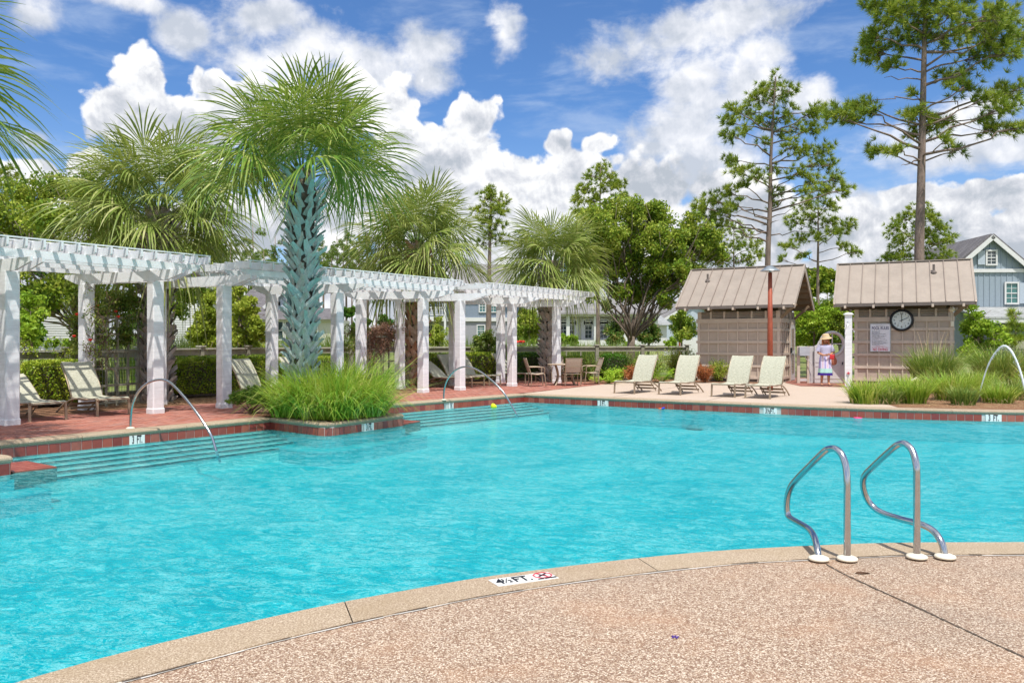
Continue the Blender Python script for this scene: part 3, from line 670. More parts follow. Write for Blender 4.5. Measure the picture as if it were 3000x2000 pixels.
# mortar bead between coping and deck
bd = MB(); no = near_out
for a, c_ in zip(no, no[1:]):
    d = u2(c_ - a); wn = Vector((d.y, -d.x, 0)); q = Rr.uniform(.008, .018)
    bd.add([(p.x, p.y, .0042) for p in (a - wn * .012, c_ - wn * .012, c_ + wn * q, a + wn * q)], [(0, 1, 2, 3)] if True else [])
o = bd.build('mortar_joint', M['grout'], deck_o)
bd = MB()
for a, c_ in zip(no, no[1:]):
    if Rr.random() < .55:
        d = u2(c_ - a); wn = Vector((d.y, -d.x, 0)); q = Rr.uniform(.003, .009)
        bd.add([(p.x, p.y, .0085) for p in (a - wn * .004, c_ - wn * .004, c_ + wn * q, a + wn * q * .6)], [(0, 1, 2, 3)])
bd.build('dark_joint', M['darkdirt'], deck_o)
# pale concrete deck beyond the pool
bo = perp_off(back[::-1], cw)                        # right -> corner
bnd = G(1796, 1122)
conc = [(p.x, p.y) for p in bo if p.x < 9.0]
conc = conc + [(E_.x - .1, E_.y + .25), (bnd.x, bnd.y), (6.2, 31.5), (13.5, 29.5), (11.5, 24.5), (9.6, 19.6)]
o = MB().sheet(conc, 0.0).build('terrace', M['concrete']); props(o, kind='structure')
jt = MB()
for q in (2.6, 5.2): 
    a = Vector((E_.x, E_.y, 0)) + Vector((.84, -.54, 0)) * q; a = a + Vector((.5, .87, 0)) * .34; c_ = a + Vector((.5, .87, 0)) * 6
    jt.bar((a.x, a.y, .0), (c_.x, c_.y, .0), .012, .006)
jt.build('expansion_joint', M['darkdirt'], o)
# mulch beds
mul = MB().sheet([(-16, 8), (-11, 12.0), (-8.6, 17.2), (-5.6, 21.4), (-3.7, 24.3), (-1.6, 27.2), (.6, 30.2), (3.6, 28.8), (6.2, 29.4), (9.3, 28.3), (9.9, 29.2), (10.6, 31.3), (6, 34), (2, 33.5), (-6, 29.5), (-10, 25), (-13, 20), (-17, 14)], .004)
mul.build('mulch_bed', M['mulch']); props(bpy.data.objects['mulch_bed'], kind='structure')
bxo = [(p.x, p.y) for p in bo if p.x > 8.7]
mb2 = MB().sheet(bxo + [(9.3, 20.6), (10.4, 23.5), (11.3, 26.5), (12, 28.5), (19, 28), (24, 22)], .004); mb2.build('planting_bed', M['mulch']); props(bpy.data.objects['planting_bed'], kind='structure')
for pl in (planterA, planterE):
    inner = offset(pl, -cw + .01)
    o = MB().sheet([(p.x, p.y) for p in inner] + ([(-4.6, 18.4), (-5.6, 16.1)] if pl is planterA else [(-8.6, 11.6), (-9.8, 10.2)]), .008).build('planter_soil', M['mulch'], pool_ent)
# brick paving on the left
brick_poly = [(P1e.x, P1e.y), (W1.x, W1.y), (WB.x, WB.y), (E_.x, E_.y), (bnd.x, bnd.y), (3.7, 28.7), (.6, 30.3), (-1.6, 27.3), (-3.7, 24.4), (-5.6, 21.5), (-8.6, 17.3), (-11, 12.1), (-14, 8), (-11, 6.9), (P4e.x, P4e.y)]
brick_poly = [(p[0], p[1]) for p in [*[(q.x, q.y) for q in perp_off(l1[::-1], -cw)], *[(q.x, q.y) for q in perp_off(l2[::-1], -cw)], *brick_poly[4:13]]]
o = MB().sheet(brick_poly, -.006).build('brick_terrace', M['paverbed']); props(o, kind='structure'); terr = o
def inside(p, poly):
    c_ = False; j = len(poly) - 1
    for i in range(len(poly)):
        if (poly[i][1] > p[1]) != (poly[j][1] > p[1]) and p[0] < (poly[j][0] - poly[i][0]) * (p[1] - poly[i][1]) / (poly[j][1] - poly[i][1]) + poly[i][0]: c_ = not c_
        j = i
    return c_
bw, bh = .20, .10; ang = math.atan2(.81, .586); R2 = Matrix.Rotation(ang, 3, 'Z'); cells = []
for i in range(-160, 160):
    for j in range(-90, 190):
        c_ = R2 @ Vector(((i + .5 * (j % 2)) * bw, j * bh, 0)); c_ = c_ + Vector((-5, 18, 0))
        if c_.y < 5 or not inside((c_.x, c_.y), brick_poly): continue
        cells.append(c_)
cells.sort(key=lambda p: (p.y if -.68 < p.x / p.y else 99))
brm = MB().box((0, 0, 0), (bw - .007, bh - .007, .012)).mesh('brick', M['paver'])
for c_ in cells[:300]:
    o = mobj('brick', brm, terr); o.location = (c_.x, c_.y, R_.uniform(-.0015, .002)); o.rotation_euler = (R_.uniform(-.004, .004), R_.uniform(-.004, .004), ang + R_.uniform(-.01, .01))
bb = MB()
for c_ in cells[300:]:
    if c_.x / c_.y > -.72: bb.box((c_.x, c_.y, R_.uniform(-.0015, .002)), (bw - .007, bh - .007, .012), R2)
o = bb.build('brick_field', M['paverstuff'], terr); props(o, kind='stuff')
# brick strip at the gate
gb = [G(2300,1121), G(2345,1131), G(2480,1134), G(2560,1134), G(2500,1108), G(2320,1106)]
o = MB().sheet([(p.x, p.y) for p in gb], .008).build('brick_threshold', M['paverstuff']); props(o, kind='structure')
# markers on the near coping
q = [G(*p, z=.016) for p in [(1430.6,1697.5),(1604.7,1674),(1637,1691),(1460.7,1715.4)]]
mk = bpy.data.objects.new('deck_depth_marker', None); COL.objects.link(mk); mk.parent = pool_ent
a, b_, c_, d_ = q
for t0, t1 in ((0, .335), (.34, .66), (.665, 1)):
    MB().prism([(p.x, p.y) for p in (a.lerp(b_, t0), a.lerp(b_, t1), d_.lerp(c_, t1), d_.lerp(c_, t0))], .008, .0165).build('tile', M['markwhite'], mk)
ax = (b_ - a).normalized(); rzz = math.atan2(ax.y, ax.x); hgt_ = (d_ - a).length
def onm(s_, t): return a.lerp(b_, s_).lerp(d_.lerp(c_, s_), t)
for body, s_, t, sz, sx in (('4', .10, .52, .135, .75), ('½', .225, .52, .115, .72), ('FT.', .47, .52, .135, .72)):
    p = onm(s_, t); text('lettering', body, sz, M['ink'], (p.x, p.y, .0195), (0, 0, rzz), mk, ext=.001, sx=sx, offset=.0015)
p = onm(.83, .88); text('lettering', 'NO DIVING', .024, M['ink'], (p.x, p.y, .0195), (0, 0, rzz), mk, ext=.001, offset=.0012)
oc = onm(.83, .42); pts = [Vector((oc.x, oc.y, .0195)) + Matrix.Rotation(rzz, 3, 'Z') @ Vector((.062 * math.cos(k * math.pi / 4 + math.pi / 8), .056 * math.sin(k * math.pi / 4 + math.pi / 8), 0)) for k in range(8)]
ob = MB(); [ob.bar(pts[k], pts[(k + 1) % 8], .006, .003) for k in range(8)]; ob.bar(pts[2], pts[6], .006, .0025); ob.build('octagon_symbol', M['red'], mk)
ob = MB(); cz = Vector((oc.x, oc.y, .0215)); rr = Matrix.Rotation(rzz, 3, 'Z'); ob.bar(cz + rr @ Vector((-.035, -.02, 0)), cz + rr @ Vector((.032, .022, 0)), .010, .002); ob.bar(cz + rr @ Vector((-.02, .02, 0)), cz + rr @ Vector((.02, -.022, 0)), .005, .002); ob.build('diver_symbol', M['ink'], mk)
# ================================================================ pergola
def post_mesh(h=2.75):
    bb = MB(); a = .125
    prof = [(0, a + .012), (.10, a + .012), (.12, a), (h, a)]
    vs = []; cb = .02
    for z, r in prof:
        vs += [(x, y, z) for x, y in ((-r + cb, -r), (r - cb, -r), (r, -r + cb), (r, r - cb), (r - cb, r), (-r + cb, r), (-r, r - cb), (-r, -r + cb))]
    fs = [(i * 8 + k, i * 8 + (k + 1) % 8, (i + 1) * 8 + (k + 1) % 8, (i + 1) * 8 + k) for i in range(3) for k in range(8)] + [tuple(range(24, 32))]
    return bb.add(vs, fs).mesh('post', M['white'])
PM = post_mesh()
pergs = []
def cut_beam(p, q, wd, z0, z1, cut0=.35, cut1=.35, name='cross_beam', parent=None):
    """a beam whose ends are cut back on the underside"""
    p, q = Vector(p), Vector(q); d = (q - p); L = d.length; d.normalize(); s_ = Vector((-d.y, d.x, 0)) * wd / 2; h = z1 - z0
    prof = [(0, z1), (0, z1 - h * .35), (cut0, z0), (L - cut1, z0), (L, z1 - h * .35), (L, z1)]
    poly = [p + d * x + Vector((0, 0, z)) - s_ for x, z in prof]
    return MB().extrude(poly, s_ * 2).build(name, M['whitebeam'], parent)
def pergola(label, front, t0, t1, backs=None, over=.9, depth=2.1, draw_front=None, draw_back=None):
    """front: ground positions of the front posts; t0/t1: where the lattice starts and ends along the front line, from the first post"""
    f0, f1 = Vector((*front[0], 0)), Vector((*front[-1], 0)); d = (f1 - f0).normalized(); nb = Vector((-d.y, d.x, 0)); rz = math.atan2(d.y, d.x)
    e = thing('pergola', label, 'pergola', (f0.x, f0.y, 0), 0, 'white timber pergolas along the pool terrace')
    I = Matrix.Translation(-f0)
    kids = []
    def put(o): kids.append(o); return o
    fp = [Vector((*f, 0)) for f in front]; bp = [Vector((*b_, 0)) for b_ in backs]
    for f in fp + bp:
        o = mobj('post', PM, e, True); o.location = (f.x, f.y, 0); o.rotation_euler = (0, 0, rz)
    for f, b_ in zip(fp, bp):
        nb_ = (b_ - f).normalized(); dd = Vector((nb_.y, -nb_.x, 0))
        for s_ in (-1, 1):
            o = cut_beam(f - nb_ * over + dd * s_ * .10, b_ + nb_ * .55 + dd * s_ * .10, .045, 2.75 - .02 * 0, 2.965, .5, .4, 'cross_beam', None); o.parent = e; o.matrix_parent_inverse = PW(e).inverted()
    a0, a1 = f0 + d * t0, f0 + d * t1; bdist = depth
    for off_, nm in ((.02, 'long_beam'), (-.55, 'long_beam'), (bdist * .5, 'long_beam'), (bdist - .02, 'long_beam')):
        o = cut_beam(a0 + nb * off_, a1 + nb * off_, .05, 2.967, 3.11, .12, .12, nm, None); o.parent = e; o.matrix_parent_inverse = PW(e).inverted()
    L = (a1 - a0).length; n_r = int(round(L / .30))
    rl = bdist + over + .5
    rm = MB().extrude([(x, -.019, z) for x, z in ((0, .155), (0, .03), (.03, 0), (rl - .03, 0), (rl, .03), (rl, .155))], (0, .038, 0)).mesh('rafter', M['whitebeam'])
    for k in range(n_r + 1):
        p = a0 + d * (L * k / n_r) - nb * over
        o = mobj('rafter', rm, e, True); o.location = (p.x, p.y, 3.112); o.rotation_euler = (0, 0, math.atan2(nb.y, nb.x))
    lm = MB().box((L / 2, 0, 0), (L + .06, .05, .024)).mesh('lath', M['whitebeam']); 
    for k in range(9):
        p = a0 - d * .0 + nb * (-over + .03 + (rl - .06) * k / 8)
        o = mobj('lath', lm, e, True); o.location = (p.x, p.y, 3.281); o.rotation_euler = (0, 0, rz)
    return e
pergola('nearest white pergola, at the far left, shading the two loungers by the trellis', [(-10.6, 12.0), (-9.02, 14.3), (-7.43, 16.6)], -1.2, 6.25, [(-12.35, 13.2), (-10.8, 15.35), (-9.35, 17.5)])
pergola('middle white pergola, standing behind the teal-trunked palm', [(-6.49, 17.95), (-4.5, 20.5), (-2.6, 23.3)], .05, 7.35, [(-8.35, 18.85), (-6.42, 21.3), (-4.5, 23.75)])
pergola('farthest white pergola, ending beside the round patio table', [(-1.6, 24.5), (0.0, 26.6), (1.6, 28.7)], .22, 6.35, [(-3.55, 25.2), (-1.98, 26.95), (-.41, 28.8)])

# ================================================================ sheds
def shed(label, fr, e1, L=3.05, dp=2.4, door=False, clock=False):
    """fr: front right ground corner; local frame: x along the front (left to right ends at 0), y into the depth"""
    rz = math.atan2(e1[1], e1[0]); e = thing('pool_shed', label, 'shed', (fr[0], fr[1], 0), rz, 'taupe sheds beyond the pool')
    P_ = lambda name, mb, mat, par=e: mb.build(name, mat, par)
    wall = P_('wall', MB().box((-L / 2, dp / 2, 1.16), (L, dp, 2.32)), M['shed'])
    P_('plinth', MB().box((-L / 2, dp / 2, .06), (L + .05, dp + .05, .12)), M['sheddark'], wall)
    # louvre band
    P_('vent_box', MB().box((-L / 2, dp / 2, 2.47), (L - .12, dp - .12, .30)), M['sheddark'])
    nb_ = 6
    for k in range(nb_ + 1):
        P_('vent_post', MB().box((-L * k / nb_ + (.07 if k == nb_ else -.07 if k == 0 else 0), .02, 2.47), (.14 if k in (0, nb_) else .07, .09, .30)), M['shedtrim'])
    for k in range(1, 5): P_('vent_post', MB().box((-.02, dp * k / 4 - .03, 2.47), (.09, .06, .30)), M['shedtrim'])
    sl = MB().box((0, 0, 0), (L - .2, .012, .05), Matrix.Rotation(-.6, 3, 'X')).mesh('louvre', M['shed'])
    for k in range(5):
        o = mobj('louvre', sl, e); o.location = (-L / 2, .035, 2.35 + k * .058)
    sl2 = MB().box((0, 0, 0), (.012, dp - .2, .05), Matrix.Rotation(.6, 3, 'Y')).mesh('louvre', M['shed'])
    for k in range(5):
        o = mobj('louvre', sl2, e); o.location = (-.035, dp / 2, 2.35 + k * .058)
    # board grid: rails run through, studs stand behind them
    zs = [.16, .60, 1.04, 1.48, 1.92, 2.27]
    for z in zs:
        h = .16 if z > 2.2 else .09
        P_('rail', MB().box((-L / 2, -.026, z), (L + .10, .054, h)), M['shedtrim'])
        P_('rail', MB().box((.026, dp / 2, z), (.054, dp + .03, h)), M['shedtrim'])
    n_s = 9; sm = MB().box((0, 0, 1.16), (.045, .040, 2.3)).mesh('stud', M['shedtrim']); smc = MB().box((0, 0, 1.16), (.10, .044, 2.3)).mesh('corner_board', M['shedtrim'])
    for k in range(n_s):
        o = mobj('stud' if 0 < k < n_s - 1 else 'corner_board', sm if 0 < k < n_s - 1 else smc, e); o.location = (-.05 - (L - .1) * k / (n_s - 1), -.019, 0)
    for k in range(7):
        if door and k in (4, 5): continue
        o = mobj('stud', sm, e); o.location = (.019, .05 + (dp - .1) * k / 6, 0); o.rotation_euler = (0, 0, math.pi / 2)
    # roof, gable ends open with purlins
    xl, xr = -L - .62, .62; y0, y1 = -.68, dp + .68; ym = dp / 2; ze, zr = 2.80, 4.33
    roof = bpy.data.objects.new('roof', None); COL.objects.link(roof); roof.parent = e
    for s_ in (0, 1):
        ya = y0 if s_ == 0 else y1
        n_p = 10; pw = (xr - xl) / n_p
        nrm = Vector((0, (-(zr - ze) if s_ == 0 else (zr - ze)), abs(ym - ya))).normalized()
        for k in range(n_p):
            xa, xb = xl + pw * k + .004, xl + pw * (k + 1) - .004
            poly = [Vector((xa, ya, ze)), Vector((xb, ya, ze)), Vector((xb, ym, zr)), Vector((xa, ym, zr))]
            if s_: poly = poly[::-1]
            jj = Vector((0, 0, R_.uniform(-.003, .003)))
            MB().extrude([q + jj for q in poly], nrm * .018).build('roof_panel', M['roofmetal'], roof)
            if k: 
                p, q = Vector((xl + pw * k, ya, ze)) + nrm * .03, Vector((xl + pw * k, ym, zr)) + nrm * .03
                MB().bar(p, q, .022, .05, nrm).build('seam', M['seam'], roof)
        # sheathing and fascia
        MB().extrude([Vector((xl + .03, ya + (.02 if s_ == 0 else -.02), ze - .005)) , Vector((xr - .03, ya + (.02 if s_ == 0 else -.02), ze - .005)), Vector((xr - .03, ym, zr - .005)), Vector((xl + .03, ym, zr - .005))], -nrm * .035).build('sheathing', M['soffit'], roof)
        MB().bar((xl, ya - (.015 if s_ == 0 else -.015), ze - .045), (xr, ya - (.015 if s_ == 0 else -.015), ze - .045), .03, .11).build('fascia', M['fascia'], roof)
        for xx in (xl, xr):
            p, q = Vector((xx, ya, ze - .06)), Vector((xx, ym, zr - .06)); MB().bar(p, q, .045, .17, nrm).build('bargeboard', M['shedtrim'], roof)
            p, q = Vector((xx, ya, ze + .035)), Vector((xx, ym, zr + .035)); MB().bar(p, q, .07, .03, nrm).build('verge_trim', M['roofmetal'], roof)
        for k in range(7):
            t = (k + .5) / 7; y = ya + (ym - ya) * t; z = ze + (zr - ze) * t - .11
            MB().box(((xl + xr) / 2, y, z), (xr - xl - .1, .045, .14)).build('purlin', M['soffit'], roof)
        for k in range(5):
            xx = xl + .35 + (xr - xl - .7) * k / 4
            MB().box((xx, ya + (.10 if s_ == 0 else -.10), ze - .10), (.07, .28, .10)).build('rafter_tail', M['shedtrim'], roof)
    MB().box(((xl + xr) / 2, ym, zr + .03), (xr - xl, .16, .035)).build('ridge_cap', M['roofmetal'], roof)
    # boarded gable wall set in from the roof ends, with the brace
    MB().extrude([(-.05, .05, 2.62), (-.05, dp - .05, 2.62), (-.05, dp - .05, 2.9), (-.05, ym, 4.1), (-.05, .05, 2.9)], (-.04, 0, 0)).build('gable_wall', M['soffit'], e)
    for s_ in (0, 1):
        yy = .02 if s_ == 0 else dp - .02; MB().bar((.01, yy, 2.35), (.56, yy, 2.85), .07, .09).build('bracket', M['soffit'], e)
    px = -L * .93 if not clock else -.55
    ypp = y0 + (ym - y0) * (.66 if not clock else .70); zz = ze + (zr - ze) * (.66 if not clock else .70)
    bb = MB(); bb.lathe([(.10, -.02), (.10, .03), (.055, .06), (.04, .10), (.04, .30), (.0, .30)], 12, (px, ypp, zz)); bb.build('vent_pipe', M['fascia'], e)
    MB().box((px, ypp, zz + .012), (.24, .24, .012), Matrix.Rotation(math.atan2(zr - ze, ym - y0), 3, 'X')).build('pipe_flashing', M['lampmetal'], e)
    if door:
        x = .03; yc, wd = dp * .78, .72
        fr_ = MB(); fr_.box((x + .02, yc - wd / 2 - .05, 1.12), (.05, .10, 2.24)); fr_.box((x + .02, yc + wd / 2 + .05, 1.12), (.05, .10, 2.24)); fr_.box((x + .02, yc, 2.19), (.05, wd, .10))
        fr_.build('door_frame', M['shedtrim'], e)
        dr = MB(); 
        for (ya, yb, za, zb) in ((-wd/2, -wd/2 + .10, .03, 2.13), (wd/2 - .10, wd/2, .03, 2.13), (-wd/2 + .1, wd/2 - .1, .03, .25), (-wd/2 + .1, wd/2 - .1, 1.0, 1.14), (-wd/2 + .1, wd/2 - .1, 1.98, 2.13)):
            dr.box((x + .03, yc + (ya + yb) / 2, (za + zb) / 2), (.04, yb - ya, zb - za))
        dr.box((x + .008, yc, 1.1), (.008, wd, 2.1))
        dd = dr.build('door', M['gatepaint'], e)
        for k in range(28):
            z = .29 + k * .060 if k < 12 else 1.18 + (k - 12) * .050
            if z < .98 or z > 1.16: MB().box((x + .03, yc, z), (.012, wd - .2, .038), Matrix.Rotation(.7, 3, 'Y')).build('slat', M['shed'], dd)
        MB().box((x + .07, yc - wd / 2 - .06, 1.16), (.06, .10, .20)).build('lock_box', M['black'], e)
        MB().box((x + .10, yc - wd / 2 + .05, 1.02), (.05, .10, .025)).build('handle', M['black'], e)
    return e
shed1 = shed('taupe shed nearer the trees, with louvred door and rust-red lamp post in front', (9.73, 28.9), (.86, -.51), door=True)
shed2 = shed('taupe shed with the wall clock and the pool rules sign', (14.84, 26.8), (.9, -.436), clock=True)
# things fixed on shed 2: local -> world
def on_shed2(x, y, z):
    R = Matrix.Rotation(math.atan2(-.436, .9), 3, 'Z'); v = R @ Vector((x, y, 0)); return Vector((14.84 + v.x, 26.8 + v.y, z))
rz2 = math.atan2(-.436, .9)
def find_local(px, py):
    P0, P1 = on_shed2(-3, -.05, 0), on_shed2(0, -.05, 0); p = onplane(px, py, P0, P1)
    R = Matrix.Rotation(-rz2, 3, 'Z'); l = R @ Vector((p.x - 14.84, p.y - 26.8, 0)); return l.x, p.z
cx, cz_ = find_local(2641.5, 938); p = on_shed2(cx, -.056, cz_)
ck = thing('wall_clock', 'large round black-rimmed clock on the shed wall', 'clock', p, rz2)
RX = Matrix.Rotation(math.pi / 2, 3, 'X')
def disc(prof, n=40):
    bb = MB(); bb.lathe(prof, n); bb.v = [tuple(RX @ Vector(v)) for v in bb.v]; return bb
disc([(.30, .0), (.372, .0), (.38, .03), (.365, .07), (.33, .085), (.305, .07), (.298, .03)], 48).build('rim', M['black'], ck, smooth=True)
disc([(0, .0), (.302, .0), (.302, .035), (0, .035)]).build('face', M['clockface'], ck)
for k in range(1, 13):
    a = math.radians(90 - 30 * k); text('numeral', str(k), .098 if k not in (12, 6) else .12, M['ink'], (.232 * math.cos(a), -.038, .232 * math.sin(a)), (math.pi / 2, 0, 0), ck, world=False, ext=.001)
tk = MB()
for k in range(60):
    a = math.radians(6 * k); tk.bar((.282 * math.cos(a), -.037, .282 * math.sin(a)), (.294 * math.cos(a), -.037, .294 * math.sin(a)), .004, .002, (0, 1, 0))
o = tk.build('minute_marks', M['ink'], ck)
for a_, L, wd in ((92, .235, .013), (23, .205, .018)):
    a = math.radians(a_); MB().bar((-.07 * math.cos(a), -.045 - wd / 4, -.07 * math.sin(a)), (L * math.cos(a), -.045 - wd / 4, L * math.sin(a)), wd, .003, (0, 1, 0)).build('hand', M['ink'], ck)
for s_, a_ in ((-1, 48), (1, 40)):
    disc([(.055, .036), (.058, .036), (.058, .038), (.055, .038)], 20)
    a = math.radians(a_); cx0 = s_ * .09; MB().bar((cx0 - .035 * math.cos(a), -.040, -.10 - .03 * math.sin(a)), (cx0 + .035 * math.cos(a), -.040, -.10 + .03 * math.sin(a)), .006, .002, (0, 1, 0)).build('dial_hand', M['ink'], ck)
# rules sign
x0, z1s = find_local(2549, 948); x1, z0s = find_local(2609, 1030); sw, sh = x1 - x0, z1s - z0s
p = on_shed2((x0 + x1) / 2, -.065, (z0s + z1s) / 2); sg = thing('rules_sign', 'white POOL RULES sign with red NO DIVING on the shed wall', 'sign', p, rz2)
MB().box((0, 0, 0), (sw, .016, sh)).build('panel', M['signwhite'], sg)
bb = MB(); [bb.box((0, -.009, s_ * (sh / 2 - .008)), (sw, .008, .012)) for s_ in (-1, 1)]; [bb.box((s_ * (sw / 2 - .008), -.009, 0), (.012, .008, sh - .03)) for s_ in (-1, 1)]; bb.build('border', M['lampmetal'], sg)
U = sh / 1.02
def st(body, z, size, mat, al='CENTER', x=0.0, sx=1.0, off=0.0): text('lettering', body, size * U, mat, (x, -.0105, z * U), (math.pi / 2, 0, 0), sg, world=False, ext=.001, align=al, sx=sx, offset=off)
st('WindMark', .435, .055, M['greybox'], sx=1.2); st('POOL RULES', .340, .150, M['navy'], sx=sw / .98, off=.002)
rules = ['Pool hours dawn - dusk', 'Shower before entering', 'Bathing load 96 persons', 'Children under 12 must be accompanied', 'by an adult at all times', 'Proper attire is required by all bathers and', 'swim diapers in pool or on pool deck', 'Do not swallow pool water', 'No food, drink, glass, or animals in pool', 'or on pool deck', 'No running or rough play in or on pool deck', 'Do not swim if ill with diarrhea', 'No swimming in thunder or rain and wind', 'No smoking, tobacco, bicycles or skateboards', 'Pool may only be used while open', 'Swim at your own risk']
for i, r in enumerate(rules): st('- ' + r if i not in (4, 6, 9) else '  ' + r, .235 - i * .0335, .034, M['ink'], 'LEFT', -sw * .43 / U * U, .80)
st('EMERGENCY DIAL 911', -.315, .030, M['red']); st('NO LIFEGUARD ON DUTY  SWIM AT OWN RISK', -.352, .028, M['red'], sx=.9); st('NO DIVING', -.435, .135, M['red'], sx=sw / .92, off=.002)
# small round light and box on shed 2
x_, z_ = find_local(2788, 906); p = on_shed2(x_, -.05, z_); o = thing('round_wall_light', 'small round cream light near the shed corner', 'wall light', p, rz2)
disc([(0, 0), (.09, 0), (.095, .04), (.06, .10), (0, .11)], 20).build('lens', M['cream'], o, smooth=True); MB().box((0, .0, -.0), (.10, .05, .10)).build('back_plate', M['gatepaint'], o)
x_, z_ = find_local(2790, 945); p = on_shed2(x_, -.05, z_); o = thing('switch_box', 'cream switch box with two conduits on the shed corner', 'switch box', p, rz2)
MB().box((0, -.02, -.04), (.10, .08, .17)).build('housing', M['cream'], o)
for s_ in (-1, 1): MB().tube([(s_ * .025, -.01, .04), (s_ * .025, -.01, .32)], .009, 6).build('conduit', M['cream'], o)

# ================================================================ timber fence
def fence(label, pts, seg, stained=('fence', 'fencetop'), h=1.27):
    e = thing('timber_fence', label, 'fence', (*pts[0], 0), 0, 'timber fences round the pool garden')
    pl = [Vector((*p, 0)) for p in pts]; L = plen(pl); n_ = max(1, round(L / seg)); st_ = resample(pl, [i / n_ for i in range(n_ + 1)])
    for i, p in enumerate(st_):
        d = (st_[min(i + 1, n_)] - st_[max(i - 1, 0)]); rz = math.atan2(d.y, d.x)
        po = MB().boxz(p.x, p.y, -.02, h + .06, .14, .14, rz).build('post', M[stained[0]], e, True)
        MB().boxz(p.x, p.y, h + .061, h + .10, .22, .22, rz).build('cap', M[stained[1]], po, True)
    bars = 0
    for a, c_ in zip(st_, st_[1:]):
        d = (c_ - a).normalized(); s_ = Vector((-d.y, d.x, 0)); a2, c2 = a + d * .075, c_ - d * .075
        up = Vector((0, 0, 1))
        MB().bar(a2 + up * (h + .0), c2 + up * (h + .0), .15, .045).build('rail_cap', M[stained[1]], e, True)
        MB().bar(a2 + up * (h - .115) , c2 + up * (h - .115), .045, .165).build('top_rail', M[stained[0]], e, True)
        MB().bar(a2 + up * .12, c2 + up * .12, .045, .10).build('bottom_rail', M[stained[0]], e, True)
        for k in (1, 2):
            p = a2.lerp(c2, k / 3); MB().bar(p + up * .17, p + up * (h - .20), .05, .05, d).build('baluster', M[stained[0]], e, True)
        wm = MB(); ln = (c2 - a2).length
        for k in range(int(ln / .10)):
            p = a2 + d * (.05 + k * .10) + s_ * .03; wm.bar(p + up * .15, p + up * (h - .18), .006, .006, d)
        for k in range(10):
            z = .2 + k * .09; wm.bar(a2 + s_ * .034 + up * z, c2 + s_ * .034 + up * z, .006, .006)
        o = wm.build('wire_mesh', M['darkwire'], e, True)
    return e
fence('weathered fence run at the left behind the nearest pergola and boxwood', [(-13.6, 16.3), (-11.2, 19.6), (-10.2, 21.8)], 1.9)
fence('weathered fence run behind the teal-trunked palm', [(-10.35, 23.2), (-9.5, 26.2), (-6.9, 28.9), (-4.3, 30.6)], 1.85)
fence('weathered fence run between the cottage and the patio table', [(-4.0, 31.0), (-1.2, 32.4), (1.0, 33.3), (7.6, 34.6)], 1.9)
# dark metal railing behind the right planting
e = thing('metal_railing', 'dark thin metal railing beyond the right-hand grasses', 'railing', (17.3, 29.0, 0))
for k in range(26):
    MB().bar((17.3 + k * .14, 29.0 + k * .02, 0), (17.3 + k * .14, 29.0 + k * .02, 1.25), .018, .018, (0, 1, 0)).build('baluster', M['darkwire'], e, True)
for z in (.15, 1.2): MB().bar((17.2, 28.99, z), (20.95, 29.52, z), .035, .035).build('rail', M['darkwire'], e, True)

# ================================================================ gate, keypad, shower post, lamp
gy = 28.5; A0 = D(2387, 1000, gy); gz = lambda py: H + (1000 - py) / F * gy; gx = lambda px: (px - 1500) / F * gy
e = thing('moon_gate', 'pale gate with a big round meshed opening, beside the pool rules shed', 'gate', (gx(2430), gy, 0))
c0x, c0z, ro, ri = gx(2438), gz(1007), .47, .355
# panel outline with the swept shoulder and round head, the opening cut out
out = [(gx(2386), .02), (gx(2474), .02), (gx(2474), c0z - .12)]
for k in range(25):
    a = math.radians(-15 + k * (215 - -15) / 24 * .78); out.append((c0x + ro * math.cos(a), c0z + ro * math.sin(a)))
out += [(gx(2398), gz(1000)), (gx(2393), gz(1010)), (gx(2386), gz(1013))]
hole_ = [(c0x + ri * math.cos(2 * math.pi * k / 32), c0z + ri * math.sin(2 * math.pi * k / 32)) for k in range(32)]
bb = MB().sheet([(p[0], p[1]) for p in out], 0, [hole_]); vs, fs = bb.v, bb.f
pb = MB(); k0 = len(vs); pb.v = [(v[0], gy - .02, v[1]) for v in vs] + [(v[0], gy + .02, v[1]) for v in vs]; pb.f = list(fs) + [tuple(i + k0 for i in f[::-1]) for f in fs]
no_, nh = len(out), len(hole_)
pb.f += [(i, i + k0, (i + 1) % no_ + k0, (i + 1) % no_) for i in range(no_)] + [(no_ + i, no_ + (i + 1) % nh, no_ + (i + 1) % nh + k0, no_ + i + k0) for i in range(nh)]
pb.build('gate_panel', M['gatepaint'], e, True)
bb = MB(); bb.tube([(c0x + (ro + ri) / 2 * math.cos(2 * math.pi * k / 40), gy - .03, c0z + (ro + ri) / 2 * math.sin(2 * math.pi * k / 40)) for k in range(40)], .055, 8, closed=True); bb.build('ring', M['gatepaint'], e, True, True)
bb = MB(); bb.bar((c0x, gy, c0z - ri), (c0x, gy, c0z + ri), .03, .03, (0, 1, 0)); bb.bar((c0x - ri, gy, c0z), (c0x + ri, gy, c0z), .03, .03); bb.build('mullion', M['gatepaint'], e, True)
wm = MB()
for k in range(-6, 7):
    h_ = math.sqrt(max(0, ri ** 2 - (k * .055) ** 2)); wm.bar((c0x + k * .055, gy + .01, c0z - h_), (c0x + k * .055, gy + .01, c0z), .005, .005, (0, 1, 0)); 
    if k < 0: wm.bar((c0x - h_, gy + .015, c0z + k * .055), (c0x + h_, gy + .015, c0z + k * .055), .005, .005)
wm.build('wire_mesh', M['mesh'], e, True)
for z in (gz(1060), gz(1072), gz(1108)): MB().bar((gx(2388), gy - .026, z), (gx(2474), gy - .026, z), .012, .02).build('cross_rail', M['gatepaint'], e, True)
MB().box((gx(2467), gy - .04, gz(1064)), (.03, .03, .10)).build('latch', M['black'], e, True)
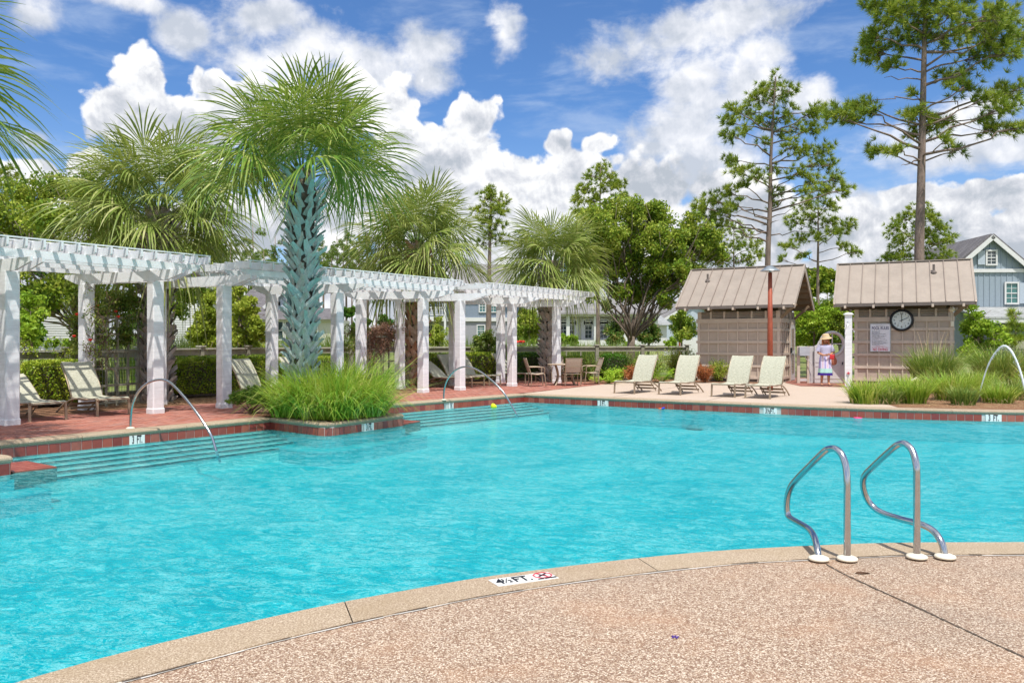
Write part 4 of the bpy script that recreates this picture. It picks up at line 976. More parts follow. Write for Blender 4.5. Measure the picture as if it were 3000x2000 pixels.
e = thing('side_panel', 'meshed side panel between the louvred shed door and the moon gate', 'fence panel', (gx(2360), gy + .3, 0))
for px, w_ in ((2343, .10), (2371, .07), (2381, .16)): MB().boxz(gx(px), gy + .15, -.01, gz(1014), w_, .09).build('post', M['shedtrim'] if px < 2380 else M['gatepaint'], e, True)
for z in (.12, gz(1018)): MB().bar((gx(2343), gy + .15, z), (gx(2384), gy + .15, z), .05, .09).build('rail', M['gatepaint'], e, True)
wm = MB()
for k in range(7): wm.bar((gx(2346 + k * 3.6), gy + .16, .12), (gx(2346 + k * 3.6), gy + .16, 1.3), .006, .006, (0, 1, 0))
for k in range(12): wm.bar((gx(2343), gy + .165, .15 + k * .1), (gx(2371), gy + .165, .15 + k * .1), .006, .006)
wm.build('wire_mesh', M['mesh'], e, True)
e = thing('keypad_box', 'grey electrical box with conduits beside the gate', 'electrical box', (gx(2356), gy - .06, gz(1041)))
MB().box((gx(2356), gy + .03, gz(1029)), (.36, .16, .31)).build('housing', M['greybox'], e, True)
for dx in (0, 12): MB().tube([(gx(2358 + dx), gy, gz(1040)), (gx(2362 + dx * .6), gy, gz(1052)), (gx(2374), gy, gz(1060)), (gx(2381), gy - .02, gz(1075)), (gx(2381), gy - .02, .05), (gx(2368), gy - .05, .02)], .012, 6).build('conduit', M['gatepaint'], e, True)
p = G(2486, 1133); e = thing('shower_post', 'white square outdoor shower post with a flat cap', 'shower', p, rz2)
MB().box((0, 0, 1.19), (.215, .215, 2.38)).build('post', M['white'], e); MB().box((0, 0, 2.395), (.30, .30, .03)).build('cap', M['white'], e)
bb = MB(); bb.lathe([(0, .0), (.14, .0), (.10, .03), (0, .05)], 4, (0, 0, 2.41)); bb.build('cap_top', M['white'], e)
MB().tube([(-.02, -.12, 2.12), (-.02, -.2, 2.14), (-.02, -.26, 2.08)], .014, 8).build('shower_arm', M['steel'], e); bb = MB(); bb.lathe([(.02, 0), (.05, -.04), (0, -.04)], 12, (-.02, -.26, 2.08)); bb.build('shower_head', M['steel'], e)
bb = MB(); bb.box((0, -.13, .46), (.10, .03, .02)); bb.box((0, -.13, .46), (.02, .03, .09)); bb.build('foot_valve', M['red'], e)
MB().tube([(0, -.125, .42), (-.03, -.14, .2), (-.05, -.15, .05)], .006, 6).build('drip_tube', M['steel'], e)
p = Vector((7.94, 24.5, 0)); e = thing('lamp_post', 'rust-red tapering lamp post with a wide grey hood, behind the white loungers', 'lamp post', p)
MB().tube([(0, 0, 0), (0, 0, 1.8), (0, 0, 3.62)], [.088, .080, .060], 16).build('pole', M['rust'], e, smooth=True)
MB().tube([(0, 0, 3.6), (0, 0, 3.70)], .035, 10).build('neck', M['lampmetal'], e)
bb = MB(); bb.lathe([(.30, 3.66), (.29, 3.675), (.20, 3.74), (.09, 3.81), (.03, 3.83), (0, 3.832)], 28, cap=False); bb.lathe([(.30, 3.66), (.10, 3.67), (0, 3.672)], 28, cap=False); bb.build('hood', M['lampmetal'], e, smooth=True)

# ================================================================ houses
def window(par, x, z, w_, h_, y, mat_glass='glass', cols=2, rows=4, shutters=(), trim=.12, face=-1, shc='palesiding'):
    e = bpy.data.objects.new('window', None); COL.objects.link(e); e.parent = par; e.location = (x, y, z); t = trim
    f = MB(); f.box((-w_ / 2 - t / 2, -.05, 0), (t, .10, h_ + 2 * t)); f.box((w_ / 2 + t / 2, -.05, 0), (t, .10, h_ + 2 * t)); f.box((0, -.051, h_ / 2 + t / 2), (w_, .102, t)); f.box((0, -.06, -h_ / 2 - t / 2), (w_, .14, t)); f.box((0, -.03, 0), (w_, .05, .07))
    f.build('frame', M['trim'], e)
    MB().box((0, -.004, 0), (w_, .01, h_)).build('pane', M[mat_glass], e)
    g = MB()
    for k in range(1, cols): g.box((-w_ / 2 + w_ * k / cols, -.022, 0), (.04, .02, h_))
    for k in range(1, rows): g.box((0, -.024, -h_ / 2 + h_ * k / rows), (w_, .02, .035))
    g.build('muntin', M['trim'], e)
    for s_ in shutters: MB().box((s_ * (w_ / 2 + t + .30), -.04, 0), (.52, .06, h_ + .1)).build('shutter', M[shc], par).location = (x, y, z)
    return e
def gable_house(name, label, loc, rz, w_, dp, ze, zr, mats, over=.35, z0=0.0, batten=.42, front_wall=True, bz0=0.0):
    """gable end faces the camera; local x across, y away"""
    e = thing(name, label, 'house', loc, rz, 'houses beyond the fence')
    MB().extrude([(-w_ / 2, 0, z0), (w_ / 2, 0, z0), (w_ / 2, 0, ze), (0, 0, zr), (-w_ / 2, 0, ze)], (0, dp, 0)).build('wall', M[mats[0]], e)
    sl = (zr - ze) / (w_ / 2)
    k = -w_ / 2 + batten / 2
    while k < w_ / 2:
        zt = zr - abs(k) * sl; MB().box((k, -.02, (bz0 + zt) / 2), (.06, .04, zt - bz0 - .08)).build('batten', M[mats[0]], e); k += batten
    for s_ in (-1, 1):
        a, b_ = Vector((s_ * (w_ / 2 + over), -over, ze - over * sl)), Vector((0, -over, zr)); q = [a, b_, b_ + Vector((0, dp + 2 * over, 0)), a + Vector((0, dp + 2 * over, 0))]
        nrm = Vector((s_ * sl, 0, 1)).normalized(); q = q if s_ < 0 else q[::-1]
        MB().extrude(q, nrm * .16).build('roof', M[mats[1]], e)
        MB().bar(a + nrm * -.12 + Vector((0, -.04, 0)), b_ + nrm * -.12 + Vector((0, -.04, 0)), .08, .30, nrm).build('rake_board', M['trim'], e)
    return e
# blue house at the right
Yh = 60; hx = D(2901, 687, Yh)
h1 = gable_house('blue_house', 'blue-grey board-and-batten house with white trim rising behind the right shed', (hx.x, Yh, 0), -.05, 7.2, 9, 6.3, 9.45, ('bluesiding', 'shingledark'))
s1 = Yh / F; zz = lambda py: H + (1000 - py) * s1; xx = lambda px: (px - 2901) * s1
MB().box((.6, -.06, zz(793)), (9.6, .14, .26)).build('belt_board', M['trim'], h1)
window(h1, xx(2902.5), zz(755), .62, .95, -.05, 'glass', 2, 4, (-1,)); window(h1, xx(2960), zz(859), .82, 1.45, -.05, 'tealglass', 2, 4, (1,))
pr = MB().extrude([(xx(2800), -3.2, zz(937)), (8.5, -3.2, zz(937)), (8.5, -.05, zz(897) - .2), (xx(2800), -.05, zz(897) - .2)], (0, 0, .14)).build('porch_roof', M['shinglepale'], h1)
MB().box(((xx(2800) + 8.5) / 2, -3.1, zz(943)), (8.5 - xx(2800), .12, .28)).build('porch_beam', M['trim'], h1)
for x in (xx(2996), xx(2996) + 3): MB().box((x, -3.0, 1.5), (.34, .34, 2.9)).build('porch_column', M['trim'], h1)
bb = MB(); bb.box((xx(2895), -3.4, 1.35), (2.6, .9, 1.1)); bb.build('porch_box', M['fence'], h1)
# slate-blue house, centre
Yh = 95; s2 = Yh / F; X = lambda px: (px - 1500) * s2; Z = lambda py: H + (1000 - py) * s2
h2 = thing('slate_house', 'two-storey slate-blue house with white balcony behind the middle palms', 'house', (X(1400), Yh, 0), 0, 'houses beyond the fence')
def B2(name, px0, px1, y0, y1, py0, py1, mat, par=None): 
    x0, x1 = X(px0) - X(1400), X(px1) - X(1400); z1, z0 = Z(py0), Z(py1)
    return MB().box(((x0 + x1) / 2, (y0 + y1) / 2, (z0 + z1) / 2), (x1 - x0, y1 - y0, z1 - z0)).build(name, M[mat], par or h2)
B2('upper_wall', 1235, 1556, 0, 10, 856, 930, 'bluedark'); B2('lower_wall', 1235, 1556, .1, 10, 941, 1020, 'greysiding'); B2('belt_board', 1300, 1560, -.12, .1, 930, 941, 'trim')
for k in range(36):
    px = 1310 + k * 6.8; B2('batten', px, px + 1.2, -.05, 0, 858, 930, 'bluedark'); B2('batten', px, px + 1.2, .05, .1, 941, 1018, 'greysiding')
rx0, rx1 = X(1262) - X(1400), X(1562) - X(1400); rr0, rr1 = X(1284) - X(1400), X(1532) - X(1400)
MB().extrude([(rx0, -.6, Z(862)), (rx1, -.6, Z(862)), (rr1, 5, Z(767)), (rr0, 5, Z(767))], (0, .1, .2)).build('roof', M['shinglegrey'], h2)
for (pa_, pe0, pe1, ya, ap, ev) in ((1284, 1225, 1335, -1.5, 768, 820), (1530, 1490, 1570, -1.2, 786, 825)):
    c0 = X(pa_) - X(1400); a_, b_ = X(pe0) - X(1400), X(pe1) - X(1400)
    MB().extrude([(a_ + .3, ya, Z(860)), (b_ - .3, ya, Z(860)), (b_ - .3, ya, Z(ev)), (c0, ya, Z(ap) - .2), (a_ + .3, ya, Z(ev))], (0, 6, 0)).build('gable_wall', M['bluedark'], h2)
    for q in (a_, b_):
        s_ = 1 if q > c0 else -1; A, Bv = Vector((q, ya - .3, Z(ev) - .15)), Vector((c0, ya - .3, Z(ap)))
        nr = Vector((s_ * abs(Bv.z - A.z), 0, abs(c0 - q))).normalized(); pq = [A, Bv, Bv + Vector((0, 6.5, 0)), A + Vector((0, 6.5, 0))]
        MB().extrude(pq if s_ < 0 else pq[::-1], nr * .2).build('roof', M['shinglegrey'], h2); MB().bar(A - nr * .15, Bv - nr * .15, .08, .32, nr).build('rake_board', M['trim'], h2)
def W2(px, py, w_, h_, y, g, **k): return window(h2, X(px) - X(1400), Z(py), w_, h_, y, g, **k)
W2(1284, 800, .5, .85, -1.52, 'glass'); W2(1413.5, 896, .65, 1.35, -.02, 'tealglass', shutters=()); W2(1445, 896, .7, 1.35, -.02, 'tealglass'); W2(1409, 968, .8, 1.15, .08, 'tealglass')
W2(1264, 893, .6, 1.1, -.02, 'glass'); W2(1288, 893, .6, 1.1, -.02, 'glass'); W2(1262, 975, .8, 1.8, .08, 'glass')
B2('balcony_slab', 1200, 1312, -3, 0, 929, 942, 'trim'); B2('balcony_rail', 1200, 1312, -3, -2.9, 902, 905, 'trim'); B2('balcony_rail', 1200, 1312, -3, -2.9, 924, 926, 'trim')
for k in range(28): B2('baluster', 1202 + k * 4, 1203.6 + k * 4, -2.99, -2.91, 905, 926, 'trim')
for px in (1204, 1256, 1310): B2('balcony_column', px - 3, px + 3, -3.1, -2.7, 862, 1015, 'trim')
# white cottage with the long porch
Yh = 85; s3 = Yh / F; X3 = lambda px: (px - 1740) * s3; Z3 = lambda py: H + (1000 - py) * s3
h3 = thing('white_cottage', 'long low cottage with grey shingle roof and white porch columns behind the spreading oak', 'house', ((1740 - 1500) * s3, Yh, 0), 0, 'houses beyond the fence')
def B3(name, px0, px1, y0, y1, py0, py1, mat): return MB().box(((X3(px0) + X3(px1)) / 2, (y0 + y1) / 2, (Z3(py0) + Z3(py1)) / 2), (X3(px1) - X3(px0), y1 - y0, Z3(py0) - Z3(py1))).build(name, M[mat], h3)
B3('wall', 1545, 1925, 2.2, 9, 918, 1012, 'creamsiding'); B3('porch_floor', 1545, 1925, -.2, 2.2, 996, 1012, 'trim'); B3('porch_beam', 1540, 1930, -.25, 0, 918, 926, 'trim')
MB().extrude([(X3(1530), -.7, Z3(921)), (X3(1935), -.7, Z3(921)), (X3(1915), 5, Z3(866)), (X3(1550), 5, Z3(866))], (0, .1, .2)).build('roof', M['shinglegrey'], h3)
for px in (1550, 1587, 1664, 1745, 1832, 1922): B3('porch_column', px - 5, px + 5, -.15, .2, 926, 996, 'trim')
for k, px in enumerate((1577, 1654, 1679, 1729, 1775, 1810, 1880)):
    e_ = window(h3, X3(px), Z3(966), .72, 1.75, 2.18, 'glass', 2, 4, trim=.14); window(h3, X3(px), Z3(941), .72, .42, 2.18, 'glass', 2, 1, trim=.12)
for px in (1693, 1714, 1748): B3('shutter', px - 6, px + 6, 2.10, 2.17, 932, 996, 'whitesiding')
B3('rail', 1690, 1828, -.12, -.06, 996, 998, 'trim')
for k in range(46): B3('baluster', 1690 + k * 3, 1691.3 + k * 3, -.11, -.07, 998, 1008, 'trim')
MB().extrude([(X3(1924), 1, Z3(951)), (X3(1972), 1, Z3(951)), (X3(1972), 7, Z3(922)), (X3(1924), 7, Z3(922))], (0, .1, .15)).build('porch_roof', M['shinglepale'], h3)
B3('side_wall', 1926, 1962, 1.6, 8, 952, 1012, 'whitesiding')
h6 = gable_house('small_cottage', 'small pale blue cottage with grey roof and white gable between oak and shed', ((2030 - 1500) * 100 / F, 100, 0), .25, 9, 9, 4.1, 6.6, ('palesiding', 'shinglegrey'), batten=1.2)
MB().extrude([(-12, 2, 3.2), (3, 2, 3.2), (3, 8, 5.9), (-10, 8, 5.9)], (0, .1, .2)).build('side_roof', M['shinglegrey'], h6); MB().box((-5.5, 6, 1.8), (12, 6, 3.3)).build('side_wall', M['palesiding'], h6)
# pale blue house, left of the teal palm
Yh = 78; s4 = Yh / F; X4 = lambda px: (px - 800) * s4; Z4 = lambda py: H + (1000 - py) * s4
h4 = thing('pale_blue_house', 'pale blue house with dark purple-grey roofs behind the teal-trunked palm', 'house', ((800 - 1500) * s4, Yh, 0), 0, 'houses beyond the fence')
def B4(name, px0, px1, y0, y1, py0, py1, mat): return MB().box(((X4(px0) + X4(px1)) / 2, (y0 + y1) / 2, (Z4(py0) + Z4(py1)) / 2), (X4(px1) - X4(px0), y1 - y0, Z4(py0) - Z4(py1))).build(name, M[mat], h4)
B4('wall', 715, 975, 0, 8, 934, 1012, 'creamsiding'); B4('eave_board', 712, 980, -.35, 0, 934, 941, 'creamsiding')
MB().extrude([(X4(705), -.6, Z4(936)), (X4(985), -.6, Z4(936)), (X4(975), 3, Z4(904)), (X4(715), 3, Z4(904))], (0, .1, .15)).build('lower_roof', M['shingledark'], h4)
B4('upper_wall', 757, 868, 2.6, 9, 880, 906, 'palesiding')
MB().extrude([(X4(752), 2.2, Z4(896)), (X4(812), 2.2, Z4(846)), (X4(812), 10, Z4(846)), (X4(752), 10, Z4(896))], (.1, 0, .2)).build('roof', M['shingledark'], h4)
MB().extrude([(X4(812), 2.2, Z4(846)), (X4(876), 2.2, Z4(896)), (X4(876), 10, Z4(896)), (X4(812), 10, Z4(846))], (-.1, 0, .2)).build('roof', M['shingledark'], h4)
MB().extrude([(X4(757), 2.6, Z4(892)), (X4(868), 2.6, Z4(892)), (X4(812), 2.6, Z4(850))], (0, 1, 0)).build('gable_wall', M['palesiding'], h4)
MB().bar((X4(752), 2.1, Z4(899)), (X4(812), 2.1, Z4(849)), .08, .3, (-1, 0, 1)).build('rake_board', M['trim'], h4); MB().bar((X4(876), 2.1, Z4(899)), (X4(812), 2.1, Z4(849)), .08, .3, (1, 0, 1)).build('rake_board', M['trim'], h4)
MB().extrude([(X4(640), 4, Z4(900)), (X4(760), 4, Z4(900)), (X4(775), 8, Z4(838)), (X4(655), 8, Z4(838))], (0, .1, .2)).build('roof', M['shingledark'], h4); B4('upper_wall', 650, 757, 4.4, 9, 900, 935, 'palesiding')
window(h4, X4(828), Z4(888), .55, .95, 2.58, 'glass', 2, 3, (-1,)); 
for px in (825, 842, 735, 920): window(h4, X4(px), Z4(968), .62 if px != 735 else 1.0, 1.7, -.02, 'glass', 1 if px < 900 and px > 740 else 2, 2)
# white clapboard houses at the left
h5 = gable_house('white_clapboard_house', 'white clapboard house seen between the left palm and the cedar', ((545 - 1500) * 70 / F, 70, 0), .2, 7, 7, 4.6, 6.6, ('whitesiding', 'shingledark'), batten=9)
for k in range(22): MB().box((0, -.02, .2 + k * .2), (7, .03, .03)).build('clapboard', M['trim'], h5)
window(h5, .5, 2.1, .8, 1.2, -.03, 'glass', 2, 4)
h7 = gable_house('white_barn_house', 'white clapboard house glimpsed through the trees at the far left', ((155 - 1500) * 66 / F, 66, 0), .35, 6, 7, 3.9, 5.8, ('whitesiding', 'shingledark'), batten=9)
for k in range(18): MB().box((0, -.02, .2 + k * .2), (6, .03, .03)).build('clapboard', M['trim'], h7)
# white picket fence by the cottage
e = thing('picket_fence', 'white picket fence by the cottage, left of the shed', 'fence', (D(1995, 1000, 62).x, 62, .4)); s5 = 62 / F
for k in range(30):
    px = 1946 + k * 1.75; MB().bar(((px - 1500) * s5, 62, .35), ((px - 1500) * s5, 62, 1.72), .032, .02, (0, 1, 0)).build('picket', M['trim'], e, True)
for z in (.7, 1.45): MB().bar(((1945 - 1500) * s5, 62.03, z), ((1998 - 1500) * s5, 62.03, z), .03, .08).build('rail', M['trim'], e, True)
e = thing('board_fence', 'solid white board fence left of the shed wall', 'fence', (D(2020, 1000, 61).x, 61, .4)); s5 = 61 / F
MB().box(((2022 - 1500) * s5, 61, 1.05), (60 * s5, .05, 1.5)).build('panel', M['trim'], e, True); MB().box(((1990 - 1500) * s5, 60.9, 1.05), (.12, .12, 1.7)).build('post', M['rust'], e, True)
# ================================================================ handrails
def rail_thing(label, pts, r, plates=(), name='handrail', smooth_n=6, cat='handrail', group=None):
    e = thing(name, label, cat, (pts[0][0], pts[0][1], 0), 0, group)
    MB().tube(catmull(pts, smooth_n), r, 14).build('tube', M['steel'], e, True, True)
    for p in plates:
        bb = MB(); bb.lathe([(0, 0), (.068, 0), (.070, .008), (.064, .017), (.040, .026), (.026, .030), (0, .030)], 24, (p[0], p[1], .012)); bb.build('escutcheon', M['cream'], e, True, True)
    return e
r1b = G(383, 1257); r1e = G(633, 1319, ZW)
pp = [(382,1262),(382.5,1235),(384,1210),(389,1183),(402,1153),(424,1128),(450,1114.5),(478,1112),(503,1124),(536,1158),(571,1201),(597,1238),(620,1278),(633,1319)]
pts = [onplane(x, y, r1b, r1e) for x, y in pp]; pts[0].z = .0; d_ = pts[-1] - pts[-2]; pts.append(pts[-1] + d_ * .9)
rail_thing('arched steel handrail over the steps left of the grass planter', pts, .021, [pts[0]], group='arched handrails at the pool steps')
r2b = G(1300, 1173); r2e = G(1512, 1212, ZW)
pp = [(1300,1175),(1300,1156),(1302,1137),(1310,1113),(1325,1092),(1343,1079),(1364,1074),(1386,1078),(1408,1089),(1431,1106),(1453,1125),(1475,1149),(1494,1179),(1505,1199),(1512,1212)]
pts = [onplane(x, y, r2b, r2e) for x, y in pp]; pts[0].z = 0; d_ = pts[-1] - pts[-2]; pts.append(pts[-1] + d_ * .9)
rail_thing('arched steel handrail over the steps right of the grass planter', pts, .021, [pts[0]], group='arched handrails at the pool steps')
A = [(2482,1643,5.44),(2482,1600,5.44),(2482,1500,5.44),(2482,1420,5.44),(2479,1372,5.46),(2468,1335,5.50),(2450,1316,5.55),(2432,1314,5.60),(2414,1323,5.65),(2370,1366,5.82),(2335,1402,5.97),(2318,1424,6.03),(2308,1452,6.07),(2305,1485,6.09),(2309,1508,6.08),(2318,1519,6.03),(2345,1534,5.90),(2370,1550,5.77),(2385,1572,5.62),(2394,1605,5.50),(2399,1644,5.44)]
B = [(2686,1638,5.49),(2686,1600,5.49),(2686,1500,5.49),(2686,1400,5.49),(2684,1360,5.50),(2674,1323,5.55),(2656,1302,5.60),(2640,1299,5.64),(2622,1308,5.69),(2590,1336,5.82),(2560,1364,5.95),(2539,1385,6.03),(2530,1402,6.07),(2529,1425,6.10),(2538,1456,6.12),(2556,1482,6.10),(2585,1502,6.02),(2640,1520,5.86),(2700,1536,5.68),(2734,1554,5.60),(2755,1582,5.53),(2765,1610,5.50),(2769,1637,5.49)]
for nm, L_ in (('left', A), ('right', B)):
    pts = [D(*p) for p in L_]; pts[0].z = 0; pts[-1].z = 0
    rail_thing('steel grab rail, the %s' % ('one with its low bend wholly left of its tall post' if nm == 'left' else 'one whose low bend crosses behind its tall post'), pts, .0235, [pts[0], pts[-1]], 'grab_rail', 5, 'grab rail', 'steel grab rails at the ladder')

# ================================================================ loungers
def make_lounger(name='lounger', back=66, label='', group=''):
    """local: x = width, foot end at y = 0, head towards +y"""
    e = thing(name, label, 'lounge chair', (0, 0, 0), 0, group); w_ = .64
    # seat side rails: gently dished
    seat_pts = [(0.0, .335), (.12, .352), (.35, .335), (.6, .315), (.85, .325), (1.10, .345)]
    hinge = Vector((0, 1.08, .345)); a = math.radians(back); L = .81
    for s_ in (-1, 1):
        x = s_ * w_ / 2
        MB().tube([(x, y, z) for y, z in seat_pts], .017, 8).build('seat_rail', M['frame'], e, smooth=True)
        # arched leg: from the seat front down to the ground behind
        arc = catmull([(x * 1.0, .42, .330), (x * 1.02, .75, .335), (x * 1.02, 1.08, .30), (x * 1.02, 1.40, .19), (x * 1.02, 1.72, .012)], 4)
        MB().tube(arc, .020, 8).build('arched_leg', M['frame'], e, smooth=True)
        MB().bar((x, .03, .335), (x * 1.02, .015, 0), .042, .030, (0, 1, 0)).build('leg', M['frame'], e)
        MB().tube([(x * .93, 1.02, .33), (x * .93, 1.25, .16), (x * .93, 1.42, .03)], .013, 6).build('strut', M['frame'], e)
        bp = [(x, hinge.y + math.cos(a) * L * t, hinge.z + math.sin(a) * L * t + .0) for t in (0, .25, .5, .75, 1)]
        cur = [0, -.015, -.02, -.005, .03]; bp = [(p[0], p[1] + cur[i], p[2]) for i, p in enumerate(bp)]
        MB().tube(bp, .016, 8).build('back_rail', M['frame'], e, smooth=True)
    MB().bar((-w_ / 2, .0, .338), (w_ / 2, .0, .338), .035, .035).build('foot_bar', M['frame'], e)
    MB().bar((-w_ / 2, 1.40, .10), (w_ / 2, 1.40, .10), .03, .05).build('rear_bar', M['frame'], e); MB().bar((-w_ / 2, 1.20, .20), (w_ / 2, 1.20, .20), .03, .05).build('rear_bar', M['soffit'], e)
    # sling surfaces
    def sling(path, nm):
        bb = MB(); nx = 6; wi = w_ / 2 - .012; V = []
        for (y, z) in path:
            for k in range(nx + 1): 
                t = k / nx * 2 - 1; V.append((t * wi, y, z - .014 * (1 - t * t)))
        m_ = nx + 1; top = len(V); V += [(a_, b_ + .0, c_ - .006) for a_, b_, c_ in V]
        fs = [(i * m_ + k, i * m_ + k + 1, (i + 1) * m_ + k + 1, (i + 1) * m_ + k) for i in range(len(path) - 1) for k in range(nx)]
        fs += [tuple(top + j for j in f[::-1]) for f in fs]
        bb.add(V, fs); return bb.build(nm, M['sling'], e, smooth=True)
    sp_ = catmull([(0, y, z) for y, z in [(-.02, .325), (.02, .352)] + seat_pts[1:]], 3)
    sling([(p.y, p.z + .016) for p in sp_], 'seat')
    bp = catmull([(0, hinge.y + math.cos(a) * L * t + c_ - .01, hinge.z + math.sin(a) * L * t + .02) for t, c_ in ((0, 0), (.25, -.015), (.5, -.02), (.75, -.005), (1.0, .03), (1.03, .06))], 3)
    sling([(p.y, p.z) for p in bp], 'backrest')
    return e
up_l = make_lounger('lounger', 62, 'x', 'sling loungers in a row on the pale terrace')
lo_l = make_lounger('lounger', 58, 'x', 'sling loungers under the pergolas')
flat_l = make_lounger('lounger', 35, 'x', 'sling loungers under the pergolas')
index_children()
au = math.atan2(.81, .586) - math.pi / 2
row = [((1858, 1154), 'white-seated lounger nearest the patio table, first of the four on the pale terrace'), ((1993, 1158), 'second lounger from the patio table, on the pale terrace, beside the lime fern'), ((2152, 1164.5), 'third lounger from the patio table, half overlapped by the last lounger'), ((2255, 1169), 'lounger right in front of the rust-red lamp post, last of the four')]
for i, ((px, py), lb) in enumerate(row):
    c0 = G(px, py); rz = au + (-.02, .02, -.01, .01)[i]; R = Matrix.Rotation(rz, 3, 'Z'); loc = c0 - R @ Vector((.32, .015, 0))
    if i == 0: up_l.location = loc; up_l.rotation_euler = (0, 0, rz); up_l['label'] = lb
    else: dup(up_l, loc, rz, lb)
al = math.atan2(.586, -.81) - math.pi / 2
lrow = [((286, 1221), lo_l, 'lounger beside the trellis with shade stripes on its raised back', 0.0), ((88, 1237), flat_l, 'low-reclined lounger half hidden behind the leftmost pergola post', 0.0),
        ((790, 1184), lo_l, 'lounger behind the post left of the green juniper, only its back showing', .05), ((915, 1163), lo_l, 'lounger hidden behind the tall bright grass, only the back showing', -.05),
        ((1345, 1139), flat_l, 'low-reclined lounger between the two close pergola posts', 0.0), ((1383, 1134), lo_l, 'lounger with raised back behind the right-hand arched handrail', .0), ((1434, 1130), lo_l, 'middle lounger of the far pergola, in front of the pale boxwood', .03), ((1540, 1123), lo_l, 'lounger farthest along the pergolas, next to the patio chairs', 0.0)]
used = set()
for (px, py), src, lb, dr in lrow:
    c0 = G(px, py); rz = al + dr; R = Matrix.Rotation(rz, 3, 'Z'); loc = c0 - R @ Vector((-.32, .015, 0))
    if src.name not in used: src.location = loc; src.rotation_euler = (0, 0, rz); src['label'] = lb; used.add(src.name)
    else: dup(src, loc, rz, lb)
# ================================================================ patio table and chairs
tc = G(1655, 1128); e = thing('patio_table', 'round tan patio table with curved legs under the far pergola end', 'table', tc, .2)
bb = MB(); bb.lathe([(0, .695), (.56, .695), (.60, .705), (.605, .715), (.60, .728), (0, .730)], 40); bb.build('table_top', M['tabletop'], e)
for k in range(4):
    a = k * math.pi / 2 + .6; c_, s_ = math.cos(a), math.sin(a)
    MB().tube(catmull([(c_ * .46, s_ * .46, .70), (c_ * .38, s_ * .38, .52), (c_ * .34, s_ * .34, .30), (c_ * .42, s_ * .42, .10), (c_ * .50, s_ * .50, .0)], 4), .026, 8).build('leg', M['frame'], e, smooth=True)
MB().tube([(.34 * math.cos(k * math.pi / 10), .34 * math.sin(k * math.pi / 10), .30) for k in range(20)], .012, 6, closed=True).build('ring', M['frame'], e, smooth=True)
def make_chair():
    e = thing('patio_chair', 'x', 'chair', (0, 0, 0), 0, 'sling armchairs round the patio table'); w_ = .27
    for s_ in (-1, 1):
        x = s_ * w_
        MB().tube(catmull([(x, -.24, .0), (x, -.22, .22), (x, -.235, .42), (x, -.30, .62), (x, -.36, .80), (x, -.40, .94)], 3), .017, 8).build('back_leg', M['frame'], e, smooth=True)
        MB().tube(catmull([(x, .27, 0), (x, .25, .22), (x, .22, .42)], 3), .017, 8).build('leg', M['frame'], e, smooth=True)
        MB().tube([(x, -.23, .41), (x, .0, .40), (x, .23, .43)], .015, 8).build('seat_rail', M['frame'], e, smooth=True)
        MB().tube(catmull([(x * 1.04, -.31, .64), (x * 1.12, -.10, .655), (x * 1.12, .16, .64), (x * 1.08, .22, .60), (x * 1.02, .22, .43)], 3), .015, 8).build('armrest', M['frame'], e, smooth=True)
    for y, z in ((-.235, .41), (.22, .42), (-.395, .935), (-.31, .66)): MB().bar((-w_, y, z), (w_, y, z), .02, .02).build('cross_bar', M['frame'], e)
    def slab(path, nm):
        V = [(s_ * (w_ - .012), y, z) for y, z in path for s_ in (-1, 1)]; k = len(V); V += [(x, y, z - .006) for x, y, z in V]
        fs = [(2 * i, 2 * i + 1, 2 * i + 3, 2 * i + 2) for i in range(len(path) - 1)]; fs += [tuple(k + j for j in f[::-1]) for f in fs]
        MB().add(V, fs).build(nm, M['tansling'], e)
    slab([(-.24, .425), (-.1, .415), (.1, .415), (.24, .44)], 'seat'); slab([(-.235, .47), (-.27, .57), (-.32, .70), (-.37, .83), (-.405, .945)], 'backrest')
    return e
ch0 = make_chair(); index_children()
spots = [((1572, 1131), (1, .15), 'patio armchair on the left of the table, seen from the side'), ((1674, 1130), (-.15, 1), 'patio armchair with its back to the pool, in front of the table'), ((1634, 1121), (.15, -1), 'patio armchair behind the table, against the last pergola post'), ((1730, 1125.5), (-1, -.15), 'patio armchair on the right of the table, by the shrubs')]
for i, ((px, py), f, lb) in enumerate(spots):
    rz = math.atan2(f[1], f[0]) - math.pi / 2
    if i == 0: ch0.location = G(px, py); ch0.rotation_euler = (0, 0, rz); ch0['label'] = lb
    else: dup(ch0, G(px, py), rz, lb)
# ================================================================ trellises
def trellis(label, P0, P1, h, nv, nh, z0=.1):
    e = thing('trellis', label, 'trellis', (P0[0], P0[1], 0)); a, c_ = Vector((*P0, 0)), Vector((*P1, 0)); up = Vector((0, 0, 1))
    for k in range(nv + 1):
        p = a.lerp(c_, k / nv); MB().bar(p + up * .0, p + up * h, .05, .035, (c_ - a)).build('upright', M['fence'], e, True)
    off = (c_ - a).normalized(); off = Vector((off.y, -off.x, 0)) * .038
    for k in range(nh + 1):
        z = z0 + (h - z0 - .05) * k / nh; MB().bar(a + off + up * z, c_ + off + up * z, .03, .05).build('crosspiece', M['fence'], e, True)
    wm = MB(); n_ = int((c_ - a).length / .1)
    for k in range(n_): 
        p = a.lerp(c_, (k + .5) / n_) - off * .8; wm.bar(p + up * .1, p + up * h, .005, .005, (c_ - a))
    for k in range(int(h / .12)): wm.bar(a - off * .9 + up * (.1 + k * .12), c_ - off * .9 + up * (.1 + k * .12), .005, .005)
    wm.build('wire_mesh', M['mesh'], e, True); return e
tA, tB = D(278, 1000, 17.9), D(405, 1000, 19.2)
trellis('timber trellis with flowering vine beside the left palm', (tA.x, tA.y), (tB.x, tB.y), 2.1, 4, 5)
tC, tD = D(1072, 1000, 24.3), D(1160, 1000, 25.6)
